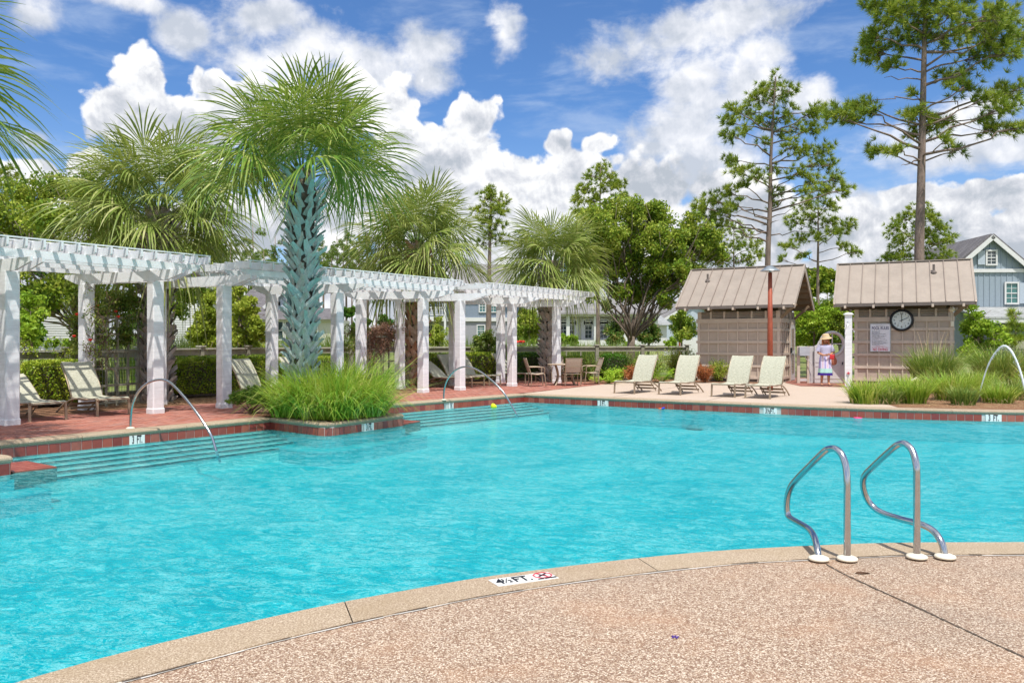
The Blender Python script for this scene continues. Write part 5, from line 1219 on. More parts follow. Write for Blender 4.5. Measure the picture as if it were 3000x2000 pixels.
trellis('dark trellis under the dry brown vine behind the bright grass', (tC.x, tC.y), (tD.x, tD.y), 1.7, 4, 4)
# ================================================================ fountain jet, path light, toys, litter
F0 = (11.55, 19.7); F1 = (12.35, 18.2)
pp = [(2866,1180),(2871,1150),(2878,1121),(2893,1075),(2913,1037),(2936,1014),(2955,1019),(2974,1048),(2990,1090),(3002,1135),(3014,1185),(3022,1222)]
pts = catmull([onplane(x, y, F0, F1) for x, y in pp], 6); jr = random.Random(5)
e = thing('fountain_jet', 'arching jet of water over the right-hand grasses', 'water jet', (F0[0], F0[1], 0))
MB().tube(pts, [.014 + .012 * i / len(pts) + jr.uniform(-.003, .005) for i in range(len(pts))], 7).build('stream', M['spray'], e, True, True)
bb = MB()
for k in range(420):
    i = int(len(pts) * (.35 + .65 * jr.random())) - 1; q = pts[i]; s_ = .018 + .05 * i / len(pts); r = jr.uniform(.003, .008)
    bb.lathe([(0, -r * 1.6), (r, 0), (0, r)], 4, (q.x + jr.gauss(0, s_ * .5), q.y + jr.gauss(0, s_ * .5), q.z - abs(jr.gauss(0, s_))), cap=False)
bb.build('droplets', M['spray'], e, True)
bb = MB(); bb.lathe([(0, 0), (.05, 0), (.04, .12), (.02, .16), (0, .16)], 12, (F0[0], F0[1], 0)); bb.build('nozzle', M['fascia'], e, True)
p = G(2684, 1142); e = thing('path_light', 'low garden light with a pale pyramid hood among the grasses', 'garden light', p)
MB().tube([(0, 0, 0), (0, 0, .30)], .03, 8).build('stem', M['fascia'], e); bb = MB(); bb.lathe([(.17, .29), (.165, .305), (.02, .40), (0, .41)], 4, (0, 0, 0)); bb.build('hood', M['cream'], e)
def toy(name, label, px, py, cat): return thing(name, label, cat, G(px, py, ZW))
e = toy('floating_ball', 'yellow ball floating over the steps near the right arched rail', 1443, 1194, 'ball')
bb = MB(); bb.lathe([(.0, -.07), (.055, -.05), (.08, 0), (.083, .04), (.07, .066), (.04, .078), (0, .08)], 16, (0, 0, .03)); bb.v = [tuple(Matrix.Rotation(.7, 3, 'Y') @ Vector(v)) for v in bb.v]; bb.build('ball', M['yellow'], e, smooth=True)
e = toy('pool_toy', 'blue and orange toy floating under the far tiles', 1948, 1197, 'pool toy')
bb = MB(); bb.lathe([(0, -.06), (.055, -.05), (.075, 0), (.06, .045), (0, .06)], 14, (.10, 0, .07)); bb.build('cap', M['blue'], e, smooth=True)
MB().tube([(.09, 0, .05), (.0, 0, .02), (-.10, 0, -.01), (-.17, .02, .0)], [.05, .055, .035, .012], 8).build('body', M['orange'], e, smooth=True); MB().tube([(-.02, -.04, .03), (-.10, -.07, .01)], [.025, .015], 6).build('fin', M['blue'], e, smooth=True)
e = toy('pink_ring', 'small pink toy floating against the far tiles below the grasses', 2513, 1224, 'pool toy')
MB().tube([(.08 * math.cos(k * math.pi / 8), .08 * math.sin(k * math.pi / 8), .0) for k in range(16)], .014, 6, closed=True).build('ring', M['pink'], e, smooth=True)
p = G(1978, 1866); e = thing('fallen_flower', 'tiny purple flower lying on the speckled deck', 'flower', p)
bb = MB(); [bb.add([(0, 0, .003), (.018 * math.cos(a - .4), .018 * math.sin(a - .4), .006), (.024 * math.cos(a), .024 * math.sin(a), .002), (.018 * math.cos(a + .4), .018 * math.sin(a + .4), .006)], [(0, 1, 2, 3)]) for a in (0, 1.26, 2.5, 3.8, 5.0)]; bb.build('petals', M['purple'], e)
p = G(2526, 1680); e = thing('fallen_leaf', 'small dark dry leaf lying on the deck below the grab rails', 'leaf', p)
MB().add([(-.05, 0, .004), (-.02, .018, .012), (.03, .016, .008), (.06, 0, .004), (.03, -.012, .010), (-.02, -.016, .006)], [(0, 1, 2, 3, 4, 5)]).build('blade', M['brownleaf'], e)

# ================================================================ the woman at the gate
pw = G(2418, 1130); sc_ = 1.0
e = thing('person', 'person in straw hat and pastel striped skirt standing at the moon gate', 'person', pw, -.15)
me = bpy.data.meshes.new('body')
J = dict(pelvis=(0,0,.92), waist=(0,.0,1.08), chest=(0,.01,1.27), neck=(0,.0,1.42), head0=(.0,-.02,1.50), head1=(.01,-.03,1.60),
 shl=(-.15,0,1.36), ell=(-.24,.02,1.12), wrl=(-.10,-.17,1.04), hal=(-.03,-.21,1.05), shr=(.15,0,1.36), elr=(.25,.0,1.12), wrr=(.14,-.18,1.06), har=(.07,-.22,1.07),
 hl=(-.09,0,.88), kl=(-.10,-.01,.50), al=(-.12,.02,.09), tl=(-.14,-.13,.03), hr=(.09,0,.88), kr=(.10,-.03,.50), ar=(.10,-.02,.09), tr=(.11,-.17,.03))
names = list(J); idx = {k: i for i, k in enumerate(names)}
Ed = [('pelvis','waist'),('waist','chest'),('chest','neck'),('neck','head0'),('head0','head1'),('chest','shl'),('shl','ell'),('ell','wrl'),('wrl','hal'),('chest','shr'),('shr','elr'),('elr','wrr'),('wrr','har'),('pelvis','hl'),('hl','kl'),('kl','al'),('al','tl'),('pelvis','hr'),('hr','kr'),('kr','ar'),('ar','tr')]
me.from_pydata([J[k] for k in names], [(idx[a], idx[b_]) for a, b_ in Ed], []); me.materials.append(M['skin'])
bo_ = mobj('body', me, e); sk = bo_.modifiers.new('skin', 'SKIN'); sk.use_smooth_shade = True; ss = bo_.modifiers.new('sub', 'SUBSURF'); ss.levels = ss.render_levels = 2
RR = dict(pelvis=(.15,.11), waist=(.125,.095), chest=(.15,.11), neck=(.052,.052), head0=(.075,.09), head1=(.085,.095), shl=.06, ell=.042, wrl=.030, hal=.034, shr=.06, elr=.042, wrr=.030, har=.034, hl=.10, kl=.062, al=.038, tl=.03, hr=.10, kr=.062, ar=.038, tr=.03)
for k in names:
    r = RR[k]; me.skin_vertices[0].data[idx[k]].radius = r if isinstance(r, tuple) else (r, r)
me.skin_vertices[0].data[idx['pelvis']].use_root = True
def ell_loft(prof, n=22, wob=0.0, nf=7):
    bb = MB(); vs = []
    for z, rx, ry, ox, oy in prof:
        for k in range(n):
            a = 2 * math.pi * k / n; q = 1 + wob * math.sin(nf * a) * max(0, (1.0 - z)); vs.append((ox + rx * q * math.cos(a), oy + ry * q * math.sin(a), z))
    return bb.add(vs, [(i * n + k, i * n + (k + 1) % n, (i + 1) * n + (k + 1) % n, (i + 1) * n + k) for i in range(len(prof) - 1) for k in range(n)])
ell_loft([(.36,.235,.19,0,0),(.40,.232,.19,0,0),(.60,.215,.175,0,0),(.80,.20,.16,0,0),(.95,.19,.145,0,0),(1.04,.16,.125,0,0),(1.08,.14,.115,0,0)], 42, .12).build('skirt', M['skirt'], e, smooth=True)
ell_loft([(1.0,.185,.14,0,0),(1.07,.165,.13,0,0),(1.18,.175,.135,0,.005),(1.28,.195,.14,0,.005),(1.35,.205,.125,0,0),(1.385,.17,.10,0,0)], 30, .02).build('blouse', M['blouse'], e, smooth=True)
for s_ in (-1, 1): MB().tube([(s_*.15,0,1.37),(s_*.205,.01,1.26),(s_*.235,.02,1.17)], [.082,.078,.085], 12, caps=False).build('sleeve', M['blouse'], e, smooth=True)
ell_loft([(1.30,.085,.05,.01,.07),(1.42,.105,.07,.0,.05),(1.52,.105,.09,.0,.02),(1.62,.10,.10,.01,-.0),(1.69,.07,.07,.01,-.01)], 18, 0).build('hair', M['hair'], e, smooth=True)
for s_ in (-1, 1): MB().tube([(s_*.088,-.02,1.60),(s_*.10,-.03,1.48),(s_*.095,-.07,1.34),(s_*.085,-.09,1.26)], [.03,.034,.030,.012], 8).build('hair_lock', M['hair'], e, smooth=True)
hat = bpy.data.objects.new('straw_hat', None); COL.objects.link(hat); hat.parent = e; hat.location = (.01, -.02, 1.64); hat.rotation_euler = (.10, -.12, 0)
bb = MB(); bb.lathe([(.195,-.045),(.17,-.012),(.125,.0),(.118,.06),(.10,.105),(.05,.12),(0,.122)], 28, cap=False); bb.lathe([(.192,-.052),(.168,-.02),(.12,-.008)], 28, cap=False); bb.build('brim', M['straw'], hat, smooth=True)
MB().tube([(.121*math.cos(k*math.pi/10), .121*math.sin(k*math.pi/10), .018) for k in range(20)], .012, 6, closed=True).build('band', M['cream'], hat)
fa = bpy.data.objects.new('face', None); COL.objects.link(fa); fa.parent = e
for s_ in (-1, 1): bb = MB(); bb.lathe([(0,-.009),(.012,0),(0,.009)], 8, (.01+s_*.033,-.122,1.565), cap=False); bb.build('eye', M['ink'], fa)
MB().tube([(.01,-.125,1.57),(.01,-.142,1.535),(.01,-.132,1.525)], [.008,.013,.008], 6).build('nose', M['skin'], fa, smooth=True); MB().tube([(-.015,-.120,1.497),(.01,-.127,1.494),(.035,-.120,1.497)], .006, 6).build('mouth', M['red'], fa)
for hx_, hy_, hz_, sg_ in ((-.03,-.21,1.05,1),(.07,-.22,1.07,-1)):
    for k in range(5):
        oz = .026 - .014 * k; ln = (.045,.06,.065,.06,.048)[k]
        MB().tube([(hx_, hy_ + .01, hz_ + oz), (hx_ + sg_ * ln * .5, hy_ - .022, hz_ + oz), (hx_ + sg_ * ln, hy_ - .012, hz_ + oz - .005)], [.010,.009,.007], 6).build('finger', M['skin'], e, smooth=True)
for tx, ty in ((-.14, -.06), (.11, -.10)): MB().box((tx, ty, .012), (.085, .24, .022)).build('sandal', M['black'], e)
bg_ = thing('shoulder_bag', 'tan bag hanging at the hip of the person in the straw hat', 'bag', pw + Vector((.235, -.05, .72)), -.15)
ell_loft([(-.02,.06,.04,0,0),(.02,.12,.06,0,0),(.12,.135,.065,0,0),(.20,.115,.05,0,0),(.25,.08,.03,0,0)], 18).build('pouch', M['bag'], bg_, smooth=True); MB().tube([(-.06,0,.22),(-.09,.02,.42),(-.09,.04,.62),(-.02,.08,.64),(.06,.02,.45),(.06,0,.22)], .011, 6).build('strap', M['bag'], bg_, smooth=True)
cl = thing('red_cloth', 'red cloth held at the waist by the person in the hat', 'cloth', pw + Vector((.10, -.235, 1.02)), -.1)
bb = MB(); n_=9
bb.add([(x * .018 - .04, -.012 * math.sin(x * 1.3) + .004 * z, -z * .032 + .04 + .01 * math.sin(x)) for z in range(6) for x in range(n_)], [(z * n_ + x, z * n_ + x + 1, (z + 1) * n_ + x + 1, (z + 1) * n_ + x) for z in range(5) for x in range(n_ - 1)]); o = bb.build('cloth', M['redcloth'], cl, smooth=True); sol = o.modifiers.new('thick', 'SOLIDIFY'); sol.thickness = .012
# ================================================================ plant builders
def rnd_unit(n_):
    v = rng.normal(size=(n_, 3)); return v / np.linalg.norm(v, axis=1, keepdims=True)
def leaf_quads(C_, size, up=.3, aspect=.55):
    """C_: (n,3) leaf centres -> (n*4,3) pointed leaf quads in random attitudes"""
    n_ = len(C_); a = rnd_unit(n_); nn = rnd_unit(n_); nn[:, 2] += up; b_ = np.cross(nn, a); b_ /= np.linalg.norm(b_, axis=1, keepdims=True) + 1e-9
    s_ = (size * rng.uniform(.65, 1.25, n_))[:, None]; w_ = s_ * aspect
    V = np.stack([C_ - a * s_ * .5, C_ + b_ * w_ * .5, C_ + a * s_ * .5, C_ - b_ * w_ * .5], 1); return V.reshape(-1, 3)
def clump_points(centres, radii, n_each, sub=7, shell=.55, subr=.40):
    """leaf centres gathered in sub-clumps near each blob's surface"""
    out = []
    for c_, r, k in zip(centres, radii, n_each):
        r = np.asarray(r if hasattr(r, '__len__') else (r, r, r)); m_ = max(3, int(sub)); u = rnd_unit(m_); rad = rng.uniform(shell, 1.0, (m_, 1)); cc = np.asarray(c_) + u * rad * r * .8
        w_ = rng.integers(0, m_, k); d = rnd_unit(k) * (rng.uniform(0, 1, (k, 1)) ** .45) * r * subr * rng.uniform(.7, 1.2, (m_, 1))[w_]
        out.append(cc[w_] + d)
    return np.concatenate(out)
def limb(bb, p, q, r0, r1, wob=.08, n_=5, k=7, rr=None):
    rr = rr or R_; p, q = Vector(p), Vector(q); d = q - p; L = d.length; pts = []
    for i in range(n_ + 1):
        t = i / n_; w_ = math.sin(t * math.pi) * wob * L; pts.append(p + d * t + Vector((rr.uniform(-w_, w_), rr.uniform(-w_, w_), rr.uniform(-w_, w_) * .6)))
    bb.tube(pts, [r0 + (r1 - r0) * i / n_ for i in range(n_ + 1)], k)
    return pts
def broadleaf(name, label, cat, Y, base_px, clusters, trunk_r, mat, leaf, dens=1.0, fork_py=None, bark='bark', ydep=None, z0=0.0, group=None, base_y=None, seed=0, limbs=True):
    """clusters: (px, py, r_px[, dy]) of the crown; base_px: x of the trunk foot"""
    rr = random.Random(seed); s_ = Y / F; base = Vector(((base_px - 1500) * s_, Y, z0)); e = thing(name, label, cat, base, 0, group)
    cs, rs, ks = [], [], []; R0 = max(c_[2] for c_ in clusters) * s_
    fz = H + (1000 - fork_py) * s_ if fork_py else None
    for c_ in clusters:
        dy = c_[3] if len(c_) > 3 else rr.uniform(-1, 1) * (ydep if ydep is not None else 1.2 * R0); p = D(c_[0], c_[1], Y + dy); r = c_[2] * s_ * 1.24
        cs.append((p.x, p.y, p.z)); rs.append((r, r, r * .85)); ks.append(max(60, int(dens * 33.0 * r * r / (leaf * leaf * .55))))
    pts = clump_points(cs, rs, ks, 11, .25, .46); o = npmesh('crown', leaf_quads(pts, leaf), 4, M[mat], e, True)
    tb = MB(); top = Vector((base.x, base.y, fz if fz else max(p[2] for p in cs) * .7)); top = top + Vector((rr.uniform(-.2, .2), 0, 0))
    tb.tube([base, base.lerp(top, .3) + Vector((rr.uniform(-.04, .04), 0, 0)), base.lerp(top, .7) + Vector((rr.uniform(-.06, .06), 0, 0)), top], [trunk_r * 1.35, trunk_r, trunk_r * .9, trunk_r * .8], 10)
    if limbs:
        for p, r in zip(cs, rs): 
            pl = limb(tb, top - Vector((0, 0, rr.uniform(0, .25) * (top.z - base.z))), p, trunk_r * .26, trunk_r * .06, .10, 5, 6, rr)
            for k in range(3): limb(tb, pl[3], Vector(p) + Vector([rr.uniform(-1, 1) * q for q in r]), trunk_r * .10, .008, .1, 3, 5, rr)
    tb.build('trunk', M[bark], e, True, True); return e
def tufts(C_, n_per, L, wd, up=.25, dirs=None):
    """pine needle tufts: thin triangles radiating from each centre"""
    n_ = len(C_) * n_per; c_ = np.repeat(C_, n_per, 0); d = rnd_unit(n_)
    if dirs is not None: d += np.repeat(dirs, n_per, 0) * .9
    d[:, 2] += up; d /= np.linalg.norm(d, axis=1, keepdims=True); s_ = np.cross(d, rnd_unit(n_)); s_ /= np.linalg.norm(s_, axis=1, keepdims=True)
    ln = (L * rng.uniform(.7, 1.15, n_))[:, None]; st_ = c_ + d * ln * .08
    return np.stack([st_ - s_ * wd, st_ + s_ * wd, c_ + d * ln], 1).reshape(-1, 3)
def pine(label, Y, trunk_px, clusters, r0, seed, L=.24, wd=.012, n_t=26, mat='needle', tuft_d=1.0, z0=0, depth=1.6, extra=()):
    rr = random.Random(seed); s_ = Y / F; tp = [D(x, y, Y) for x, y in trunk_px]; base = Vector((tp[0].x, Y, z0))
    e = thing('pine_tree', label, 'pine tree', base, 0, 'pine trees'); tb = MB(); path = [base] + tp
    zt = path[-1].z; tb.tube(catmull(path, 4), [r0 * (1 - .85 * max(0, (q.z - z0) / (zt - z0)) ** 1.2) for q in catmull(path, 4)], 12)
    tb.build('trunk', M['pinebark'], e, True, True); br = MB(); C_, Dd = [], []
    def trunk_at(z):
        for a, c_ in zip(path, path[1:]):
            if a.z <= z <= c_.z: return a.lerp(c_, (z - a.z) / (c_.z - a.z))
        return path[-1] if z > path[-1].z else path[0]
    for cl in clusters:
        px, py, r = cl[:3]; fl = cl[3] if len(cl) > 3 else .75; cen = D(px, py, Y); dist = math.hypot(cen.x - trunk_at(cen.z).x, 0); rp = r * s_
        dy = rr.uniform(-1, 1) * min(depth, .5 + dist * .8) ; cen = D(px, py, Y + dy)
        t0 = trunk_at(cen.z - .25 * dist - .2 + rr.uniform(-.2, .2)); pl = limb(br, t0, cen, max(.016, r0 * .12 + .010 * dist), .016, .09, 5, 6, rr)
        m_ = max(9, int(tuft_d * 8.5 * (rp / .30) ** 2))
        for k in range(m_):
            u = Vector((rr.gauss(0, .5), rr.gauss(0, .5), rr.gauss(0, .5) * fl)); 
            if u.length > 1.15: u = u * (1.0 / u.length)
            q = cen + u * rp; C_.append(tuple(q)); dd = (q - pl[3]); dd = dd.normalized() if dd.length > .01 else Vector((0, 0, 1)); Dd.append(tuple(dd))
            if k % 2 == 0: br.tube([pl[4] if rr.random() < .5 else cen, (cen + q) / 2 + Vector((0, 0, -.05)), q], [.012, .008, .006], 4, caps=False)
    for (x0, y0, x1, y1) in extra: limb(br, D(x0, y0, Y), D(x1, y1, Y + rr.uniform(-.6, .6)), .035, .008, .10, 5, 5, rr)
    br.build('branches', M['pinebark'], e, True, True)
    npmesh('needles', tufts(np.array(C_), int(n_t * 1.2), L * 1.30, wd * 1.35, .25, np.array(Dd)), 3, M[mat], e, True); return e
def grass_secs(n_, cen, r0, hgt, spread, w_, droop=.5, k=6, ecc=1.0):
    a = rng.uniform(0, 2 * np.pi, n_); rad = np.sqrt(rng.uniform(0, 1, n_)) * r0; bx = cen[0] + rad * np.cos(a) * ecc; by = cen[1] + rad * np.sin(a); az_ = a + rng.normal(0, .7, n_)
    h_ = hgt * rng.uniform(.55, 1.1, n_); sp = spread * rng.uniform(.15, 1.2, n_) * (.35 + rad / r0 * .75); dr = droop * rng.uniform(.1, 1.2, n_)
    secs = np.zeros((n_, k, 2, 3)); sx_, sy_ = -np.sin(az_), np.cos(az_); tw = rng.uniform(-.8, .8, n_)
    for i in range(k):
        t = i / (k - 1); out = sp * t ** 1.5 * h_; z = cen[2] + h_ * (t - dr * t ** 3 * .9); ww = w_ * (1 - t ** 2.2) * .5 + .0006; jx = ww * (sx_ * np.cos(tw) + np.cos(az_) * np.sin(tw)); jy = ww * (sy_ * np.cos(tw) + np.sin(az_) * np.sin(tw))
        x = bx + np.cos(az_) * out; y = by + np.sin(az_) * out
        secs[:, i, 0] = np.stack([x - jx, y - jy, z], 1); secs[:, i, 1] = np.stack([x + jx, y + jy, z], 1)
    return secs
def grass_clump(label, cen, n_, r0, hgt, spread, w_, mat, droop=.5, name='ornamental_grass', cat='grass clump', group=None, plumes=0, dead=0, ecc=1.0):
    e = thing(name, label, cat, (cen[0], cen[1], cen[2]), 0, group); strips('blades', grass_secs(n_, cen, r0, hgt, spread, w_, droop, ecc=ecc), M[mat], e, True)
    if dead: strips('dry_blades', grass_secs(dead, cen, r0 * 1.1, hgt * .45, spread * 1.2, w_, droop * 1.6), M['plume'], e, True)
    if plumes:
        S_ = grass_secs(plumes, cen, r0 * .6, hgt * 1.45, spread * .8, .010, .35); strips('seed_heads', S_, M['plume'], e, True)
    return e
# ---- sabal palms
def boot_mesh(L, w_, seed, mat):
    rr = random.Random(seed); bb = MB(); secs = [(0, 1.0, 0), (.35, .85, .015), (.7, .62, .05), (1.0, .50, .11)]; V = []
    for t, ww, o in secs:
        x = w_ / 2 * ww; z = L * t; d = .028 * (1 - t * .55); V += [(-x, -o, z), (0, -o - d, z), (x, -o, z), (0, -o + d * .4, z)]
    V[12] = (V[12][0], V[12][1], L * rr.uniform(.9, 1.08)); V[14] = (V[14][0], V[14][1], L * rr.uniform(.85, 1.1))
    fs = [(i * 4 + k, i * 4 + (k + 1) % 4, (i + 1) * 4 + (k + 1) % 4, (i + 1) * 4 + k) for i in range(3) for k in range(4)] + [(12, 13, 14, 15), (3, 2, 1, 0)]
    return bb.add(V, fs).mesh('leaf_base', M[mat])
def frond_secs(hub, d, side, nrm, L, nseg, droop, rr, wid=.05, fold=.22, spread=2.45):
    """segments of one fan leaf as strips"""
    k = 7; out = np.zeros((nseg, k, 2, 3)); costa = .28 * L
    for s_ in range(nseg):
        f = (s_ + .5) / nseg * 2 - 1; a = f * spread; L1 = L * (1.0 - .28 * abs(f) ** 1.5) * rr.uniform(.9, 1.08)
        b0 = hub + d * (costa * max(0, 1 - abs(f) * 1.2)); dirv_ = d * math.cos(a) + side * math.sin(a); dirv_ = (dirv_ - nrm * fold * abs(math.sin(a)) * .8).normalized()
        sd_ = nrm.cross(dirv_).normalized(); dr = droop * rr.uniform(.6, 1.5); tip = rr.uniform(.35, .75); lat = rr.uniform(-.12, .12)
        L1 = L1 - (b0 - hub).length * .35; tilt = rr.uniform(-.6, .6)
        for i in range(k):
            t = i / (k - 1); p = b0 + dirv_ * (L1 * t) + Vector((0, 0, -1)) * (dr * L1 * t ** 2.6) + sd_ * (lat * L1 * t * t)
            if t > tip: p = p + Vector((0, 0, -1)) * ((t - tip) ** 1.5 * L1 * .55 * droop * 1.6)
            ww = min(wid, 1.15 * L1 * t * spread / nseg + .004) * (1 if t < .45 else max(.05, 1 - ((t - .45) / .55) ** 1.1)); wv_ = (sd_ * math.cos(tilt * t) + nrm * math.sin(tilt * t)) * ww * .5
            out[s_, i, 0] = p - wv_; out[s_, i, 1] = p + wv_
    return out
def palm(label, base, z_crown, r_trunk, R_cr, seed, boots='bootgrey', leaf='palmleaf', n_fr=34, z_low=0.0, flare=1.35, lean=(0, 0), nseg=46, boot_L=.34, dead=4, n_boot=280, up_bias=0.0, flip=None, max_ring=None):
    rr = random.Random(seed); e = thing('sabal_palm', label, 'palm tree', base, 0, 'sabal palms'); H_ = z_crown - base[2]; B_ = Vector(base); top = Vector((lean[0], lean[1], H_))
    tr = MB(); tr.tube([top * t for t in (0, .15, .4, .7, .9, 1.0)], [r_trunk * .80, r_trunk * .70, r_trunk * .68, r_trunk * .75, r_trunk * .95, r_trunk * .7], 14); trunk = tr.build('trunk', M['fibre'], e, smooth=True)
    ms = [boot_mesh(boot_L * q, .17 * q2, seed + i, boots) for i, (q, q2) in enumerate(((1, 1), (1.15, .9), (.85, 1.1), (1.05, 1.25)))]
    per = 9; rings = n_boot // per; 
    for i in range(rings):
        t = (i + .5) / rings; z = H_ * (z_low + (1 - z_low) * t) - .16; rad = r_trunk * (.72 + (.30 * max(0, (t - .6) / .4)) * flare)
        for j in range(per):
            a = 2 * math.pi * (j + .5 * (i % 2)) / per + rr.uniform(-.06, .06); o = mobj('leaf_base', rr.choice(ms), trunk); cx = top * max(0, z / H_)
            o.location = (cx.x + math.cos(a) * rad, cx.y + math.sin(a) * rad, z + rr.uniform(-.03, .03)); tl = rr.uniform(.04, .20) + (.35 * max(0, (t - .55) / .45))
            crs = (.60 if i % 2 else -.60) * rr.uniform(.6, 1.2) * (1 - .6 * max(0, t - .6) / .4)
            o.rotation_euler = (Matrix.Rotation(a + math.pi / 2, 3, 'Z') @ Matrix.Rotation(tl, 3, 'X') @ Matrix.Rotation(crs, 3, 'Y')).to_euler(); sc = rr.uniform(.85, 1.15) * (1 - .15 * max(0, t - .6)); o.scale = (sc * r_trunk / .33, sc, sc)
    C0 = B_ + top
    for i in range(n_fr + dead):
        isd = i >= n_fr; t = (i + .5) / n_fr if not isd else 0
        elv = math.radians(84 - (96 - up_bias) * (t ** .9)) if not isd else math.radians(rr.uniform(-55, -30)); azm = i * 2.39996 + rr.uniform(-.25, .25)
        h_ = Vector((math.cos(azm), math.sin(azm), 0)); lp = R_cr * (.36 + .16 * rr.random()) * (1 if not isd else .8); st_ = C0 + h_ * r_trunk * .35 - Vector((0, 0, .25 * (1 - math.sin(max(0, elv)))))
        d0 = h_ * math.cos(elv) + Vector((0, 0, math.sin(elv))); mid = st_ + d0 * lp * .55; sag = .16 + .10 * (1 - abs(math.sin(elv))); e2 = elv - .16; d1 = h_ * math.cos(e2) + Vector((0, 0, math.sin(e2))); hub = mid + d1 * lp * .5 - Vector((0, 0, sag * lp * .3))
        L = R_cr * (.56 + .10 * rr.random()); e3 = e2 - .12; d = (h_ * math.cos(e3) + Vector((0, 0, math.sin(e3)))).normalized(); side = d.cross(Vector((0, 0, 1)))
        side = side.normalized() if side.length > .05 else Vector((-h_.y, h_.x, 0)); rol = rr.uniform(-.9, .9); nrm = side.cross(d).normalized(); side2 = side * math.cos(rol) + nrm * math.sin(rol); nrm2 = side2.cross(d).normalized()
        if nrm2.z < 0 and abs(nrm2.z) > .3: nrm2 = -nrm2; 
        fr = bpy.data.objects.new('frond', None); COL.objects.link(fr); fr.parent = e; fr.matrix_parent_inverse = PW(e).inverted()
        strips('blade', frond_secs(hub, d, side2, nrm2, L, nseg if not isd else 30, .16 + .24 * max(0, t - .1) + (.5 if isd else 0), rr, wid=.066 * R_cr / 2.2), M[leaf if not isd else 'palmyel'], fr)
        MB().tube([st_, st_.lerp(mid, .5) + Vector((0, 0, .02)), mid, hub, hub + d * L * .25], [.026, .019, .015, .012, .004], 5).build('petiole', M['petiole' if not isd else 'deadpetiole'], fr, smooth=True)
    return e
palm('tall palm with trunk painted a pool-lit teal, rising from the grass planter', (-4.35, 16.5, .0), 5.05, .285, 2.25, 21, 'bootteal', 'palmleaf', 34, .0, 1.25, (.02, 0), 52, .34, 0, 297, 20)
pb = G(458, 1180); palm('palm with shaggy grey trunk behind the nearest pergola', (pb.x, pb.y, 0), 4.75, .36, 2.25, 35, 'bootgrey', 'palmyel', 50, 0, 1.3, (.06, 0), 44, .36, 3, 270)
palm('palm with a rust-stained trunk behind the middle pergola', ((1214 - 1500) / F * 26.3, 26.3, 0), 4.75, .36, 2.25, 52, 'bootbrown', 'palmyel', 50, 0, 1.2, (.12, 0), 40, .36, 5, 243)
palm('rightmost palm, behind the far end of the pergolas', ((1607 - 1500) / F * 30.2, 30.2, 0), 4.55, .37, 2.12, 64, 'bootgrey', 'palmyel', 50, 0, 1.4, (.12, 0), 40, .34, 3, 243)
palm('palm at the far left whose fronds alone reach into view', (-8.72, 10.3, 0), 5.0, .33, 2.25, 77, 'bootteal', 'palmleaf', 36, 0, 1.5, (0, 0), 46, .36, 3, 200)

# ---- pines
zc = lambda L_: [(1500 + a / 1.568, b_ / 1.568, *r) for a, b_, *r in L_]
pine('tallest pine, its top beyond the frame, behind the right shed', 33, [(2693,753),(2697,600),(2702,383),(2708,128),(2712,-80),(2712,-190)],
 [(2712,-150,60),(2650,-90,60),(2780,-80,60),(2712,-40,65),(2712,38,55),(2622,38,52),(2788,38,52),(2640,-40,60),(2850,-30,60),(2571,150,60,.5),(2610,195,38,.5),(2660,108,50),(2712,95,40),(2769,108,52),(2852,83,60),(2903,38,50),(2909,108,58),(2948,153,52),(2858,166,52),(2788,225,50,.4),(2826,255,42,.5),(2967,268,55),(2929,319,45),(2990,372,40,.5),(2903,376,42,.5),(2871,345,32,.5),(2560,20,40),
  (2525,308,42,.4),(2469,338,46,.5),(2545,330,30,.4),(2500,350,30,.4),(2673,274,18),(2673,332,40,.5),(2712,357,42),(2750,363,34),(2578,440,36,.5),(2629,440,30,.4),(2680,395,26),(2807,440,28),(2769,414,24),(2600,60,50),(2555,110,40),(2940,60,50),(2985,110,45),(2880,290,35,.4)], .235, 1, .25, .011, 30, extra=[(2703,235,2590,228),(2700,290,2540,300),(2698,365,2560,372),(2697,300,2900,320),(2690,470,2640,485),(2705,250,2860,200),(2698,340,2950,400)])
pine('mid-height pine with wide lower boughs, behind the lamp-post shed', 40, [(2249,778),(2256,606),(2259,446),(2271,255),(2272,225)],
 [(2271,236,26),(2233,261,32),(2310,268,32),(2271,285,30),(2214,290,30),(2150,325,30),(2138,357,30),(2144,395,28),(2195,332,30),(2225,350,26),(2252,357,30),(2303,332,32),(2374,332,34,.6),(2412,319,30),(2380,376,32),(2335,375,28),(2176,383,26),(2310,434,32),(2355,440,30),(2412,446,34),(2431,485,28),(2393,478,28),(2144,472,30,.5),(2170,504,34,.6),(2221,517,28),(2265,500,22),(2335,510,32),(2380,529,28),(2450,523,30,.6),(2469,555,30,.6),(2055,606,32),(2093,587,34,.6),(2138,561,32),(2074,638,32,.5),(2119,631,34),(2150,600,30),(2265,561,26),(2259,600,16),(2418,555,28,.6),(2110,660,24,.5),(2350,560,22,.5),(2240,420,22),(2285,395,24),(2180,545,24)], .19, 2, .24, .012, 26, extra=[(2256,640,2080,600),(2255,680,2150,690),(2255,690,2380,680),(2256,640,2330,610),(2253,655,2283,645),(2253,655,2230,660)])
pine('slim pine right of the lamp-post shed, half over its gable', 48, [(2396,800),(2397,700),(2397,580),(2400,560)],
 [(2400,575,26),(2360,600,30),(2430,600,30),(2330,650,30),(2380,640,32),(2430,650,32),(2455,680,30),(2345,700,26),(2400,690,28),(2480,660,24),(2310,720,24,.5),(2500,740,22,.5),(2350,750,20,.5),(2470,720,22,.5),(2295,760,18)], .13, 3, .24, .014, 22)
